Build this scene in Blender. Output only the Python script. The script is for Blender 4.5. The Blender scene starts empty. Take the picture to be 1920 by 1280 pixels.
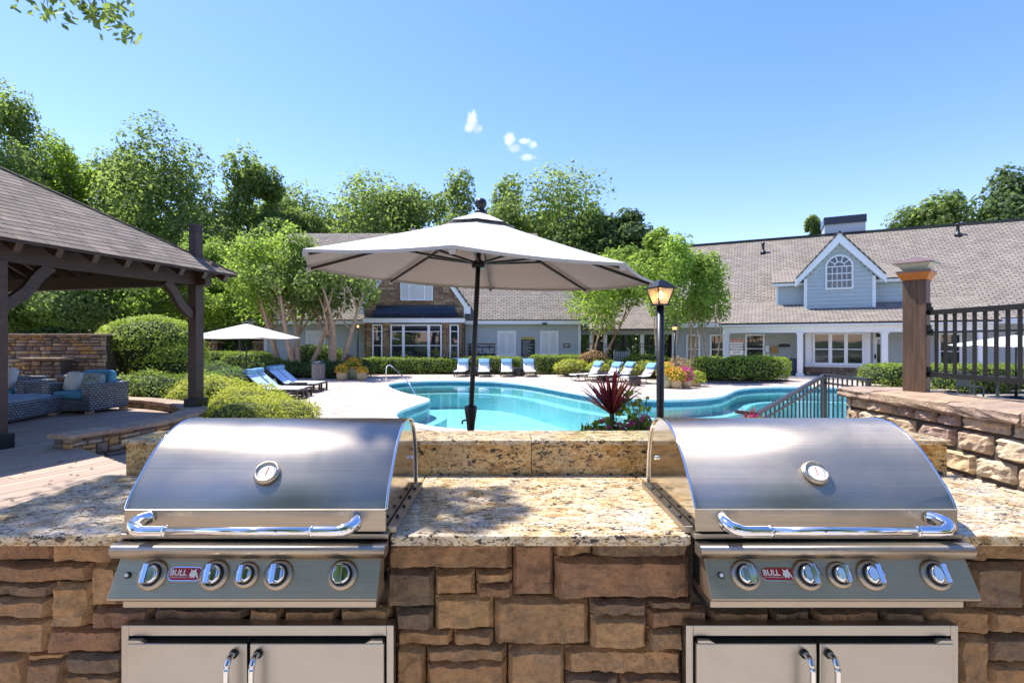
import bpy, math, random
import numpy as np
from mathutils import Vector, Matrix, noise

# ------------------------------------------------------------------ camera, sky, sun, exposure
scene = bpy.context.scene
CAMZ = 1.90
cam_d = bpy.data.cameras.new('camera'); cam = bpy.data.objects.new('camera', cam_d)
scene.collection.objects.link(cam); scene.camera = cam
cam.location = (0, 0, CAMZ); cam.rotation_euler = (math.radians(90), 0, 0)
cam_d.lens = 18.0; cam_d.sensor_width = 36.0; cam_d.shift_x = 10 / 1920
cam_d.clip_start = 0.05; cam_d.clip_end = 6000

SUN_TO = Vector((-0.83, 0.46, 0)).normalized()      # horizontal direction towards the sun
SUN_EL = math.radians(64)
world = bpy.data.worlds.new('World'); scene.world = world; world.use_nodes = True
wn = world.node_tree
sky = wn.nodes.new('ShaderNodeTexSky'); sky.sky_type = 'NISHITA'; sky.sun_disc = False
sky.sun_elevation = SUN_EL; sky.sun_rotation = math.atan2(SUN_TO.x, SUN_TO.y)
sky.air_density = 1.0; sky.dust_density = 0.2; sky.ozone_density = 3.0
bg = wn.nodes['Background']; bg.inputs['Strength'].default_value = 0.148
hs = wn.nodes.new('ShaderNodeHueSaturation'); hs.inputs['Saturation'].default_value = 1.22
wn.links.new(sky.outputs[0], hs.inputs['Color']); wb = wn.nodes.new('ShaderNodeMix'); wb.data_type = 'RGBA'; wb.blend_type = 'MULTIPLY'; wb.inputs[0].default_value = 1.0; wb.inputs[7].default_value = (1.14, 0.875, 1.0, 1)
wn.links.new(hs.outputs[0], wb.inputs[6]); wn.links.new(wb.outputs[2], bg.inputs[0])
sun_d = bpy.data.lights.new('sun', 'SUN'); sun_o = bpy.data.objects.new('sun', sun_d)
scene.collection.objects.link(sun_o)
sun_d.energy = 3.9; sun_d.angle = math.radians(0.53); sun_d.color = (1.0, 0.955, 0.88)
sv = Vector((SUN_TO.x * math.cos(SUN_EL), SUN_TO.y * math.cos(SUN_EL), math.sin(SUN_EL)))
sun_o.rotation_euler = sv.to_track_quat('Z', 'Y').to_euler(); sun_o.location = (-20, 12, 40)
scene.view_settings.view_transform = 'Standard'; scene.view_settings.look = 'None'
scene.view_settings.gamma = 1.0; scene.view_settings.exposure = 1.15
scene.cycles.max_bounces = 6; scene.cycles.transparent_max_bounces = 12
scene.cycles.volume_bounces = 4; scene.cycles.caustics_reflective = False; scene.cycles.caustics_refractive = False

# ------------------------------------------------------------------ helpers
COL = scene.collection
F = 960.0; CX = 950.0; CY = 640.0
def at(x, y, d):                       # photograph pixel at depth d -> point in the place
    return Vector(((x - CX) / F * d, d, CAMZ - (y - CY) / F * d))
def gr(x, y, z=0.0):                   # pixel on a level plane
    d = (CAMZ - z) * F / (y - CY)
    return Vector(((x - CX) / F * d, d, z))

def tag(o, label=None, cat=None, group=None, kind=None):
    if label: o['label'] = label
    if cat: o['category'] = cat
    if group: o['group'] = group
    if kind: o['kind'] = kind
    return o
def thing(name, label, cat, loc=(0, 0, 0), rz=0.0, group=None, kind=None):
    o = bpy.data.objects.new(name, None); COL.objects.link(o)
    o.empty_display_size = 0.2
    o.location = loc; o.rotation_euler = (0, 0, rz)
    return tag(o, label, cat, group, kind)
def add(name, mesh, mat=None, parent=None, loc=(0, 0, 0)):
    o = bpy.data.objects.new(name, mesh); COL.objects.link(o)
    if mat is not None and len(mesh.materials) == 0: mesh.materials.append(mat)
    o.location = loc
    if parent is not None: o.parent = parent
    return o
def copy_tree(o, parent=None):
    c = o.copy(); COL.objects.link(c); c.parent = parent
    for ch in list(o.children): copy_tree(ch, c)
    return c

class MB:
    def __init__(s): s.v = []; s.f = []; s.sm = []
    def poly(s, pts, faces, smooth=False):
        b = len(s.v); s.v += [tuple(p) for p in pts]
        for f in faces: s.f.append([b + i for i in f]); s.sm.append(smooth)
        return s
    def box(s, c, size, rz=0.0, rx=0.0, ry=0.0, M=None):
        hx, hy, hz = size[0] / 2, size[1] / 2, size[2] / 2
        p = [Vector((x, y, z)) for z in (-hz, hz) for y in (-hy, hy) for x in (-hx, hx)]
        R = M if M is not None else Matrix.Rotation(rz, 3, 'Z') @ Matrix.Rotation(ry, 3, 'Y') @ Matrix.Rotation(rx, 3, 'X')
        c = Vector(c)
        s.poly([R @ q + c for q in p], [(0, 2, 3, 1), (4, 5, 7, 6), (0, 1, 5, 4), (2, 6, 7, 3), (0, 4, 6, 2), (1, 3, 7, 5)])
        return s
    def bx(s, x0, x1, y0, y1, z0, z1):
        return s.box(((x0 + x1) / 2, (y0 + y1) / 2, (z0 + z1) / 2), (abs(x1 - x0), abs(y1 - y0), abs(z1 - z0)))
    def bar(s, a, b, w, h=None, up=(0, 0, 1)):
        a = Vector(a); b = Vector(b); h = h or w
        d = b - a; L = d.length; d.normalize()
        u = Vector(up)
        if abs(d.dot(u)) > 0.98: u = Vector((0, 1, 0))
        sx = d.cross(u).normalized(); uz = sx.cross(d)
        M = Matrix((sx, d, uz)).transposed()
        return s.box((a + b) / 2, (w, L, h), M=M)
    def tube(s, path, r, n=8, cap=True, smooth=True):
        pts = [Vector(p) for p in path]; k = len(pts)
        rs = r if isinstance(r, (list, tuple)) else [r] * k
        ref = None; rings = []
        for i in range(k):
            d = (pts[min(i + 1, k - 1)] - pts[max(i - 1, 0)]).normalized()
            if ref is None: ref = d.orthogonal().normalized()
            ref = (ref - d * ref.dot(d)); ref = ref.normalized() if ref.length > 1e-6 else d.orthogonal().normalized()
            q = d.cross(ref)
            rings.append([pts[i] + (ref * math.cos(2 * math.pi * j / n) + q * math.sin(2 * math.pi * j / n)) * rs[i] for j in range(n)])
        vs = [p for r_ in rings for p in r_]; fs = []
        for i in range(k - 1):
            for j in range(n):
                a = i * n + j; b = i * n + (j + 1) % n
                fs.append((a, b, b + n, a + n))
        s.poly(vs, fs, smooth)
        if cap:
            b = len(s.v) - k * n
            s.f.append([b + j for j in range(n)][::-1]); s.sm.append(False)
            s.f.append([b + (k - 1) * n + j for j in range(n)]); s.sm.append(False)
        return s
    def lathe(s, prof, c=(0, 0, 0), n=20, M=None, smooth=True):
        c = Vector(c); vs = []
        for (r, z) in prof:
            for j in range(n):
                p = Vector((r * math.cos(2 * math.pi * j / n), r * math.sin(2 * math.pi * j / n), z))
                vs.append((M @ p if M is not None else p) + c)
        fs = []; k = len(prof)
        for i in range(k - 1):
            for j in range(n):
                a = i * n + j; b = i * n + (j + 1) % n
                fs.append((a, b, b + n, a + n))
        s.poly(vs, fs, smooth); b = len(s.v) - k * n
        s.f.append([b + j for j in range(n)][::-1]); s.sm.append(False)
        s.f.append([b + (k - 1) * n + j for j in range(n)]); s.sm.append(False)
        return s
    def prism(s, pts, off, smooth=False):          # closed polygon swept by a vector
        n = len(pts); off = Vector(off)
        s.poly([Vector(p) for p in pts] + [Vector(p) + off for p in pts],
               [list(range(n))[::-1], list(range(n, 2 * n))], False)
        b = len(s.v) - 2 * n
        for i in range(n):
            j = (i + 1) % n
            s.f.append([b + i, b + j, b + n + j, b + n + i]); s.sm.append(smooth)
        return s
    def mesh(s, name='m', org=(0, 0, 0), fix=True):
        me = bpy.data.meshes.new(name); o = Vector(org)
        me.from_pydata([tuple(Vector(p) - o) for p in s.v], [], s.f); me.update()
        me.polygons.foreach_set('use_smooth', s.sm)
        if fix:
            import bmesh
            b = bmesh.new(); b.from_mesh(me); bmesh.ops.recalc_face_normals(b, faces=b.faces[:]); b.to_mesh(me); b.free()
            if me.polygons and sum(p.normal.z * p.area for p in me.polygons) < 0 and all(abs(p.normal.z) > 0.99 for p in me.polygons): me.flip_normals()
        return me
    def build(s, name, mat, parent=None, world=True, bevel=0.0):
        # world=True: vertices are in place coordinates; the object gets its origin at the parent's
        org = Vector((0, 0, 0))
        if parent is not None and world:
            p = parent
            while p is not None: org += p.location; p = p.parent
        o = add(name, s.mesh(name, org), mat, parent)
        if bevel:
            m = o.modifiers.new('bevel', 'BEVEL'); m.width = bevel; m.segments = 2; m.limit_method = 'ANGLE'; m.angle_limit = math.radians(40)
        return o

# ------------------------------------------------------------------ materials
def new_mat(name):
    m = bpy.data.materials.new(name); m.use_nodes = True
    nt = m.node_tree; return m, nt, nt.nodes['Principled BSDF']
def N(nt, t, **kw):
    n = nt.nodes.new(t)
    for k, v in kw.items(): setattr(n, k, v)
    return n
def ramp(nt, stops, fac=None, interp='LINEAR'):
    r = nt.nodes.new('ShaderNodeValToRGB'); r.color_ramp.interpolation = interp
    e = r.color_ramp.elements
    while len(e) > 1: e.remove(e[0])
    e[0].position = stops[0][0]; e[0].color = (*stops[0][1], 1)
    for p, c in stops[1:]:
        q = e.new(p); q.color = (*c, 1)
    if fac is not None: nt.links.new(fac, r.inputs[0])
    return r
def mixc(nt, a, b, fac, mode='MIX'):
    m = nt.nodes.new('ShaderNodeMix'); m.data_type = 'RGBA'; m.blend_type = mode
    for sock, v in ((m.inputs[0], fac), (m.inputs[6], a), (m.inputs[7], b)):
        if hasattr(v, 'is_linked') or hasattr(v, 'links'): nt.links.new(v, sock)
        elif isinstance(v, (int, float)): sock.default_value = v
        else: sock.default_value = (*v, 1)
    return m.outputs[2]
def coords(nt, kind='Object', scale=(1, 1, 1), rot=(0, 0, 0)):
    tc = nt.nodes.new('ShaderNodeTexCoord'); mp = nt.nodes.new('ShaderNodeMapping')
    mp.inputs['Scale'].default_value = scale; mp.inputs['Rotation'].default_value = rot
    nt.links.new(tc.outputs[kind], mp.inputs[0]); return mp.outputs[0]
def geo_pos(nt, scale=(1, 1, 1), rot=(0, 0, 0)):
    g = nt.nodes.new('ShaderNodeNewGeometry'); mp = nt.nodes.new('ShaderNodeMapping')
    mp.inputs['Scale'].default_value = scale; mp.inputs['Rotation'].default_value = rot
    nt.links.new(g.outputs['Position'], mp.inputs[0]); return mp.outputs[0]
def tex_noise(nt, vec, scale, detail=4, rough=0.55, dist=0.0):
    n = nt.nodes.new('ShaderNodeTexNoise'); n.inputs['Scale'].default_value = scale
    n.inputs['Detail'].default_value = detail; n.inputs['Roughness'].default_value = rough
    n.inputs['Distortion'].default_value = dist
    if vec is not None: nt.links.new(vec, n.inputs['Vector'])
    return n.outputs[0]
def bump(nt, h, strength, dist, bs):
    b = nt.nodes.new('ShaderNodeBump'); b.inputs['Strength'].default_value = strength; b.inputs['Distance'].default_value = dist
    nt.links.new(h, b.inputs['Height']); nt.links.new(b.outputs[0], bs.inputs['Normal']); return b

def simple(name, col, rough=0.6, metal=0.0, var=0.12, vscale=6.0, bmp=0.0, bscale=60, bdist=0.004, spec=0.5, coat=0.0):
    m, nt, b = new_mat(name)
    v = geo_pos(nt)
    n = tex_noise(nt, v, vscale, 5, 0.6)
    dark = tuple(c * (1 - var) for c in col); lite = tuple(min(1, c * (1 + var)) for c in col)
    r = ramp(nt, [(0.3, dark), (0.7, lite)], n)
    nt.links.new(r.outputs[0], b.inputs['Base Color'])
    b.inputs['Roughness'].default_value = rough; b.inputs['Metallic'].default_value = metal
    b.inputs['Specular IOR Level'].default_value = spec; b.inputs['Coat Weight'].default_value = coat
    if bmp: bump(nt, tex_noise(nt, v, bscale, 4), bmp, bdist, b)
    return m

def stone_mat(name, cols, scale=9.0, rough=0.85, fine=70, bmp=0.8, bd=0.006, moss=0.0):
    # each stone takes its own tone from the object's random number; blotches and grain on top
    m, nt, b = new_mat(name)
    oi = nt.nodes.new('ShaderNodeObjectInfo')
    base = ramp(nt, [((i + .5) / len(cols), c) for i, c in enumerate(cols)], oi.outputs['Random'], 'CONSTANT')
    base.color_ramp.elements[0].position = 0
    for i in range(len(cols)): base.color_ramp.elements[i].position = i / len(cols)
    v = geo_pos(nt)
    n1 = tex_noise(nt, v, scale, 6, 0.65, 0.6)
    n2 = tex_noise(nt, v, fine, 5, 0.7)
    c = mixc(nt, base.outputs[0], ramp(nt, [(0.25, (0.42, 0.36, 0.33)), (0.5, (1, 1, 1)), (0.78, (1.45, 1.3, 1.1))], n1).outputs[0], 0.75, 'MULTIPLY')
    c = mixc(nt, c, ramp(nt, [(0.3, (0.62, 0.6, 0.6)), (0.7, (1.25, 1.22, 1.2))], n2).outputs[0], 0.7, 'MULTIPLY')
    if moss:
        n3 = tex_noise(nt, v, 3.0, 3, 0.6)
        c = mixc(nt, c, (0.20, 0.17, 0.05), ramp(nt, [(0.55, (0, 0, 0)), (0.72, (moss,) * 3)], n3).outputs[0])
    nt.links.new(c, b.inputs['Base Color']); b.inputs['Roughness'].default_value = rough
    vo = N(nt, 'ShaderNodeTexVoronoi'); vo.inputs['Scale'].default_value = scale * 2.2; nt.links.new(v, vo.inputs['Vector'])
    h0 = N(nt, 'ShaderNodeMath', operation='MULTIPLY_ADD'); nt.links.new(vo.outputs['Distance'], h0.inputs[0]); h0.inputs[1].default_value = -0.8; nt.links.new(n1, h0.inputs[2])
    h = N(nt, 'ShaderNodeMath', operation='ADD')
    nt.links.new(h0.outputs[0], h.inputs[0]); nt.links.new(n2, h.inputs[1])
    bump(nt, h.outputs[0], bmp, bd, b)
    return m

def attr_mat(name, stops, rough=0.85, grain=40, bmp=0.5, bd=0.01):   # tone per face from the 'tone' attribute
    m, nt, b = new_mat(name)
    a = N(nt, 'ShaderNodeAttribute', attribute_name='tone')
    r = ramp(nt, stops, a.outputs['Fac'])
    n = tex_noise(nt, geo_pos(nt), grain, 4, 0.65)
    c = mixc(nt, r.outputs[0], ramp(nt, [(0.3, (0.7, 0.7, 0.7)), (0.7, (1.2, 1.2, 1.2))], n).outputs[0], 0.7, 'MULTIPLY')
    nt.links.new(c, b.inputs['Base Color']); b.inputs['Roughness'].default_value = rough
    if bmp: bump(nt, n, bmp, bd, b)
    return m

def leaf_mat(name, stops, trans=0.55, rough=0.6, tcol=None):
    m, nt, b = new_mat(name)
    a = N(nt, 'ShaderNodeAttribute', attribute_name='tone')
    r = ramp(nt, stops, a.outputs['Fac'])
    nt.links.new(r.outputs[0], b.inputs['Base Color']); b.inputs['Roughness'].default_value = rough
    b.inputs['Specular IOR Level'].default_value = 0.2
    t = N(nt, 'ShaderNodeBsdfTranslucent')
    tc = mixc(nt, r.outputs[0], tcol or (0.9, 1.0, 0.3), 0.5, 'MULTIPLY')
    tb = mixc(nt, tc, (2.2, 2.2, 2.2), 1.0, 'MULTIPLY')
    nt.links.new(tb, t.inputs[0])
    mx = N(nt, 'ShaderNodeMixShader'); mx.inputs[0].default_value = trans
    nt.links.new(b.outputs[0], mx.inputs[1]); nt.links.new(t.outputs[0], mx.inputs[2])
    nt.links.new(mx.outputs[0], nt.nodes['Material Output'].inputs[0])
    return m

def steel_mat(name, col=(0.60, 0.59, 0.57), rough=0.26, brush=(3, 300, 300), smudge=0.5, aniso=0.0, tang=(1, 0, 0)):
    m, nt, b = new_mat(name)
    v = geo_pos(nt, brush)
    n = tex_noise(nt, v, 1.0, 3, 0.6)
    w = tex_noise(nt, geo_pos(nt), 5.0, 4, 0.6, 0.8)
    b.inputs['Metallic'].default_value = 1.0
    c = mixc(nt, col, ramp(nt, [(0.3, (0.82, 0.82, 0.82)), (0.7, (1.08, 1.07, 1.05))], w).outputs[0], smudge, 'MULTIPLY')
    nt.links.new(c, b.inputs['Base Color'])
    rr = N(nt, 'ShaderNodeMapRange'); rr.inputs['To Min'].default_value = rough * 0.88; rr.inputs['To Max'].default_value = rough * 1.15
    nt.links.new(w, rr.inputs[0]); nt.links.new(rr.outputs[0], b.inputs['Roughness'])
    if aniso:
        b.inputs['Anisotropic'].default_value = aniso
        cx = N(nt, 'ShaderNodeCombineXYZ'); cx.inputs[0].default_value, cx.inputs[1].default_value, cx.inputs[2].default_value = tang
        nt.links.new(cx.outputs[0], b.inputs['Tangent'])
        st = ramp(nt, [(0.3, (0.86, 0.86, 0.86)), (0.7, (1.06, 1.06, 1.06))], n)
        nt.links.new(mixc(nt, c, st.outputs[0], 0.7, 'MULTIPLY'), b.inputs['Base Color'])
    bump(nt, n, 0.05, 0.0004, b)
    return m

def granite_mat(name, gold=(1, 1, 1)):
    m, nt, b = new_mat(name)
    v = geo_pos(nt); vs = geo_pos(nt, (0.7, 1.35, 1.35), (0, 0, 0.3))
    sw = tex_noise(nt, vs, 22, 6, 0.72, 0.8)
    base = ramp(nt, [(0.34, (0.20, 0.12, 0.055)), (0.43, (0.46, 0.30, 0.13)), (0.50, (0.66, 0.51, 0.30)), (0.58, (0.76, 0.67, 0.52)), (0.72, (0.60, 0.50, 0.37))], sw)
    pat = tex_noise(nt, v, 9, 3, 0.5)
    c = mixc(nt, base.outputs[0], (0.50, 0.47, 0.44), ramp(nt, [(0.45, (0, 0, 0)), (0.66, (0.6,) * 3)], pat).outputs[0])
    sp = tex_noise(nt, vs, 62, 3, 0.6, 0.6); thr = N(nt, 'ShaderNodeMath', operation='MULTIPLY_ADD'); nt.links.new(tex_noise(nt, v, 14, 3, 0.6), thr.inputs[0]); thr.inputs[1].default_value = -0.45; thr.inputs[2].default_value = 0.22
    ad = N(nt, 'ShaderNodeMath', operation='ADD'); nt.links.new(sp, ad.inputs[0]); nt.links.new(thr.outputs[0], ad.inputs[1])
    c = mixc(nt, c, (0.030, 0.026, 0.026), ramp(nt, [(0.375, (1, 1, 1)), (0.43, (0, 0, 0))], ad.outputs[0]).outputs[0])
    sp2 = tex_noise(nt, v, 150, 2, 0.5)
    c = mixc(nt, c, (0.10, 0.075, 0.06), ramp(nt, [(0.35, (0.9,) * 3), (0.40, (0, 0, 0))], sp2).outputs[0])
    c = mixc(nt, c, (0.86, 0.82, 0.74), ramp(nt, [(0.63, (0, 0, 0)), (0.68, (0.7,) * 3)], sp2).outputs[0])
    c = mixc(nt, c, gold, 1.0, 'MULTIPLY')
    nt.links.new(c, b.inputs['Base Color'])
    b.inputs['Roughness'].default_value = 0.14; b.inputs['Specular IOR Level'].default_value = 0.55
    return m

def wood_mat(name, dark, lite, along=(1, 0, 0), rough=0.7, rnd=0.35, coordsys='Object', stretch=14.0):
    m, nt, b = new_mat(name)
    sc = tuple(1.2 if a else stretch for a in along)
    v = coords(nt, coordsys, sc)
    oi = nt.nodes.new('ShaderNodeObjectInfo')
    ad = N(nt, 'ShaderNodeVectorMath', operation='ADD'); nt.links.new(v, ad.inputs[0]); nt.links.new(oi.outputs['Random'], ad.inputs[1])
    n = tex_noise(nt, ad.outputs[0], 3.0, 6, 0.65, 0.8)
    c = ramp(nt, [(0.28, dark), (0.72, lite)], n).outputs[0]
    c = mixc(nt, c, ramp(nt, [(0, (1 - rnd,) * 3), (1, (1 + rnd,) * 3)], oi.outputs['Random']).outputs[0], 1.0, 'MULTIPLY')
    nt.links.new(c, b.inputs['Base Color']); b.inputs['Roughness'].default_value = rough
    bump(nt, n, 0.35, 0.004, b)
    return m

def shingle_mat(name, cols, row=0.165, tab=0.36, axis_rot=(0, 0, 0), dark=0.3):
    # uses UV: u along the eave in metres, v up the slope in metres
    m, nt, b = new_mat(name)
    uv = N(nt, 'ShaderNodeUVMap')
    br = N(nt, 'ShaderNodeTexBrick'); br.offset = 0.5
    br.inputs['Scale'].default_value = 1.0; br.inputs['Brick Width'].default_value = tab; br.inputs['Row Height'].default_value = row
    br.inputs['Mortar Size'].default_value = 0.022; br.inputs['Mortar Smooth'].default_value = 0.3; br.inputs['Bias'].default_value = 0.0
    br.inputs['Color1'].default_value = (0, 0, 0, 1); br.inputs['Color2'].default_value = (1, 1, 1, 1); br.inputs['Mortar'].default_value = (0.5, 0.5, 0.5, 1)
    nt.links.new(uv.outputs[0], br.inputs['Vector'])
    r = ramp(nt, [(i / (len(cols) - 1), c) for i, c in enumerate(cols)], br.outputs['Color'])
    c = mixc(nt, r.outputs[0], tuple(x * dark for x in cols[0]), br.outputs['Fac'])
    g = tex_noise(nt, geo_pos(nt), 1.3, 4, 0.6)
    c = mixc(nt, c, ramp(nt, [(0.3, (0.82, 0.82, 0.82)), (0.7, (1.15, 1.13, 1.1))], g).outputs[0], 0.8, 'MULTIPLY')
    fine = tex_noise(nt, geo_pos(nt), 90, 3, 0.7)
    c = mixc(nt, c, ramp(nt, [(0.3, (0.75, 0.75, 0.75)), (0.7, (1.2, 1.2, 1.2))], fine).outputs[0], 0.6, 'MULTIPLY')
    nt.links.new(c, b.inputs['Base Color']); b.inputs['Roughness'].default_value = 0.92
    iv = N(nt, 'ShaderNodeMath', operation='SUBTRACT'); iv.inputs[0].default_value = 1.0
    nt.links.new(br.outputs['Fac'], iv.inputs[1]); bump(nt, iv.outputs[0], 0.8, 0.02, b)
    return m

def paver_mat(name):
    m, nt, b = new_mat(name)
    br = N(nt, 'ShaderNodeTexBrick'); br.offset = 0.5
    br.inputs['Scale'].default_value = 1.0; br.inputs['Brick Width'].default_value = 0.22; br.inputs['Row Height'].default_value = 0.11
    br.inputs['Mortar Size'].default_value = 0.006; br.inputs['Color1'].default_value = (0, 0, 0, 1); br.inputs['Color2'].default_value = (1, 1, 1, 1)
    v = geo_pos(nt, (1, 1, 1), (0, 0, 0.6)); nt.links.new(v, br.inputs['Vector'])
    r = ramp(nt, [(0, (0.40, 0.31, 0.26)), (0.35, (0.50, 0.41, 0.35)), (0.7, (0.56, 0.48, 0.41)), (1, (0.46, 0.34, 0.28))], br.outputs['Color'])
    c = mixc(nt, r.outputs[0], (0.26, 0.22, 0.19), br.outputs['Fac'])
    n = tex_noise(nt, geo_pos(nt), 0.7, 5, 0.65)
    c = mixc(nt, c, ramp(nt, [(0.3, (0.8, 0.79, 0.78)), (0.7, (1.15, 1.14, 1.12))], n).outputs[0], 0.8, 'MULTIPLY')
    nt.links.new(c, b.inputs['Base Color']); b.inputs['Roughness'].default_value = 0.85
    bump(nt, tex_noise(nt, geo_pos(nt), 30, 3), 0.3, 0.004, b)
    return m

def weave_mat(name):
    m, nt, b = new_mat(name)
    v = coords(nt, 'Object', (1, 1, 1))
    ch = N(nt, 'ShaderNodeTexBrick'); ch.offset = 0.5
    ch.inputs['Scale'].default_value = 1.0; ch.inputs['Brick Width'].default_value = 0.085; ch.inputs['Row Height'].default_value = 0.045
    ch.inputs['Mortar Size'].default_value = 0.011; ch.inputs['Mortar Smooth'].default_value = 0.6
    ch.inputs['Color1'].default_value = (0.20, 0.22, 0.25, 1); ch.inputs['Color2'].default_value = (0.32, 0.35, 0.39, 1); ch.inputs['Mortar'].default_value = (0.015, 0.018, 0.022, 1)
    # x+y along, z up, so the weave shows on every upright face
    sx = N(nt, 'ShaderNodeSeparateXYZ'); nt.links.new(v, sx.inputs[0])
    ad = N(nt, 'ShaderNodeMath', operation='ADD'); nt.links.new(sx.outputs[0], ad.inputs[0]); nt.links.new(sx.outputs[1], ad.inputs[1])
    cb = N(nt, 'ShaderNodeCombineXYZ'); nt.links.new(ad.outputs[0], cb.inputs[0]); nt.links.new(sx.outputs[2], cb.inputs[1])
    nt.links.new(cb.outputs[0], ch.inputs['Vector'])
    nt.links.new(ch.outputs['Color'], b.inputs['Base Color']); b.inputs['Roughness'].default_value = 0.42
    iv = N(nt, 'ShaderNodeMath', operation='SUBTRACT'); iv.inputs[0].default_value = 1.0
    nt.links.new(ch.outputs['Fac'], iv.inputs[1]); bump(nt, iv.outputs[0], 1.0, 0.02, b)
    return m

def glass_mat(name, tint=(0.02, 0.025, 0.03), rough=0.02):
    m, nt, b = new_mat(name)
    b.inputs['Base Color'].default_value = (*tint, 1); b.inputs['Roughness'].default_value = rough
    b.inputs['Specular IOR Level'].default_value = 0.9; b.inputs['IOR'].default_value = 1.55
    bump(nt, tex_noise(nt, geo_pos(nt), 0.8, 2), 0.12, 0.02, b)
    return m

def water_mat(name):
    m, nt, b = new_mat(name)
    out = nt.nodes['Material Output']
    fr = N(nt, 'ShaderNodeFresnel'); fr.inputs['IOR'].default_value = 1.33
    tr = N(nt, 'ShaderNodeBsdfTransparent'); tr.inputs[0].default_value = (0.73, 0.945, 0.975, 1)
    gl = N(nt, 'ShaderNodeBsdfGlossy'); gl.inputs['Roughness'].default_value = 0.02
    v = geo_pos(nt, (1, 0.6, 1))
    h = tex_noise(nt, v, 2.2, 3, 0.5, 0.6)
    bp = N(nt, 'ShaderNodeBump'); bp.inputs['Strength'].default_value = 0.16; bp.inputs['Distance'].default_value = 0.05
    nt.links.new(h, bp.inputs['Height'])
    nt.links.new(bp.outputs[0], gl.inputs['Normal']); nt.links.new(bp.outputs[0], fr.inputs['Normal'])
    mx = N(nt, 'ShaderNodeMixShader'); nt.links.new(fr.outputs[0], mx.inputs[0])
    nt.links.new(tr.outputs[0], mx.inputs[1]); nt.links.new(gl.outputs[0], mx.inputs[2]); nt.links.new(mx.outputs[0], out.inputs[0])
    nt.nodes.remove(b); return m

def plaster_mat(name):
    m, nt, b = new_mat(name)
    v = geo_pos(nt)
    vo = N(nt, 'ShaderNodeTexVoronoi'); vo.feature = 'SMOOTH_F1'; vo.inputs['Scale'].default_value = 2.3
    ds = N(nt, 'ShaderNodeVectorMath', operation='ADD'); nt.links.new(v, ds.inputs[0])
    nz = N(nt, 'ShaderNodeTexNoise'); nz.inputs['Scale'].default_value = 1.5; nt.links.new(v, nz.inputs['Vector']); nt.links.new(nz.outputs[1], ds.inputs[1])
    nt.links.new(ds.outputs[0], vo.inputs['Vector'])
    r = ramp(nt, [(0.0, (0.36, 0.74, 0.79)), (0.6, (0.42, 0.79, 0.83)), (1.0, (0.52, 0.85, 0.87))], vo.outputs['Distance'])
    nt.links.new(r.outputs[0], b.inputs['Base Color']); b.inputs['Roughness'].default_value = 0.6
    return m

M = {}
M['granite'] = granite_mat('granite', (1.0, 0.95, 0.86)); M['granite_gold'] = granite_mat('golden_granite', (0.98, 0.80, 0.50))
M['steel'] = steel_mat('brushed_steel', (0.49, 0.43, 0.355), 0.43, (2, 160, 160), 0.6, 0.75)
M['panel_steel'] = steel_mat('panel_steel', (0.62, 0.50, 0.36), 0.45, (2, 160, 160), 0.6, 0.7)
M['steel_door'] = steel_mat('door_steel', (0.47, 0.445, 0.405), 0.36, (300, 300, 3))
M['chrome'] = steel_mat('chrome', (0.80, 0.80, 0.80), 0.06, (30, 30, 30), 0.15)
M['dark_gap'] = simple('dark_gap', (0.012, 0.011, 0.010), 0.9)
M['front_stone'] = stone_mat('front_stone', [(0.48, 0.28, 0.135), (0.38, 0.225, 0.12), (0.52, 0.315, 0.16), (0.28, 0.19, 0.12), (0.38, 0.215, 0.12), (0.46, 0.28, 0.145), (0.24, 0.17, 0.115), (0.54, 0.33, 0.16)], 9, 0.85, 60, 1.0, 0.012, 0.2)
M['wall_stone'] = stone_mat('wall_stone', [(0.60, 0.44, 0.25), (0.54, 0.39, 0.25), (0.64, 0.50, 0.32), (0.46, 0.32, 0.24), (0.57, 0.42, 0.28), (0.66, 0.53, 0.36)], 8, 0.9, 60, 0.9, 0.01)
M['cap_stone'] = stone_mat('cap_stone', [(0.42, 0.30, 0.20), (0.48, 0.35, 0.24), (0.38, 0.28, 0.21)], 6, 0.9, 50, 1.0, 0.012)
M['stack_stone'] = stone_mat('stacked_stone', [(0.44, 0.29, 0.15), (0.36, 0.25, 0.16), (0.50, 0.38, 0.24), (0.28, 0.21, 0.16), (0.54, 0.33, 0.13), (0.46, 0.37, 0.28), (0.22, 0.18, 0.15)], 9, 0.9, 60, 0.7, 0.008)
M['mortar'] = simple('dark_mortar', (0.085, 0.064, 0.048), 0.95, bmp=0.5)
M['black_metal'] = simple('black_metal', (0.011, 0.012, 0.013), 0.38, 0.0, 0.1, spec=0.5)
M['grey_rail'] = simple('charcoal_rail', (0.030, 0.031, 0.033), 0.42)
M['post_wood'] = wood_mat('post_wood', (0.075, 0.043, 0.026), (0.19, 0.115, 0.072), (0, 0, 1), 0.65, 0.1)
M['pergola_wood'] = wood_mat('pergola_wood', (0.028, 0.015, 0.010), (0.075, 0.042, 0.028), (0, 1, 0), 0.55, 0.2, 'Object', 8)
M['deck_wood'] = wood_mat('deck_wood', (0.27, 0.185, 0.13), (0.45, 0.335, 0.255), (1, 0, 0), 0.8, 0.16)
M['orange_wood'] = simple('orange_trim', (0.62, 0.22, 0.045), 0.5)
M['copper_cap'] = simple('brown_metal_cap', (0.23, 0.15, 0.12), 0.35, 0.4)
M['frost'] = simple('frosted_plastic', (0.55, 0.60, 0.50), 0.4)
M['canvas'] = simple('canvas', (0.58, 0.575, 0.57), 0.9, var=0.03, bmp=0.25, bscale=400, bdist=0.001)
M['white_paint'] = simple('white_paint', (0.78, 0.79, 0.78), 0.5, var=0.03)
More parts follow.
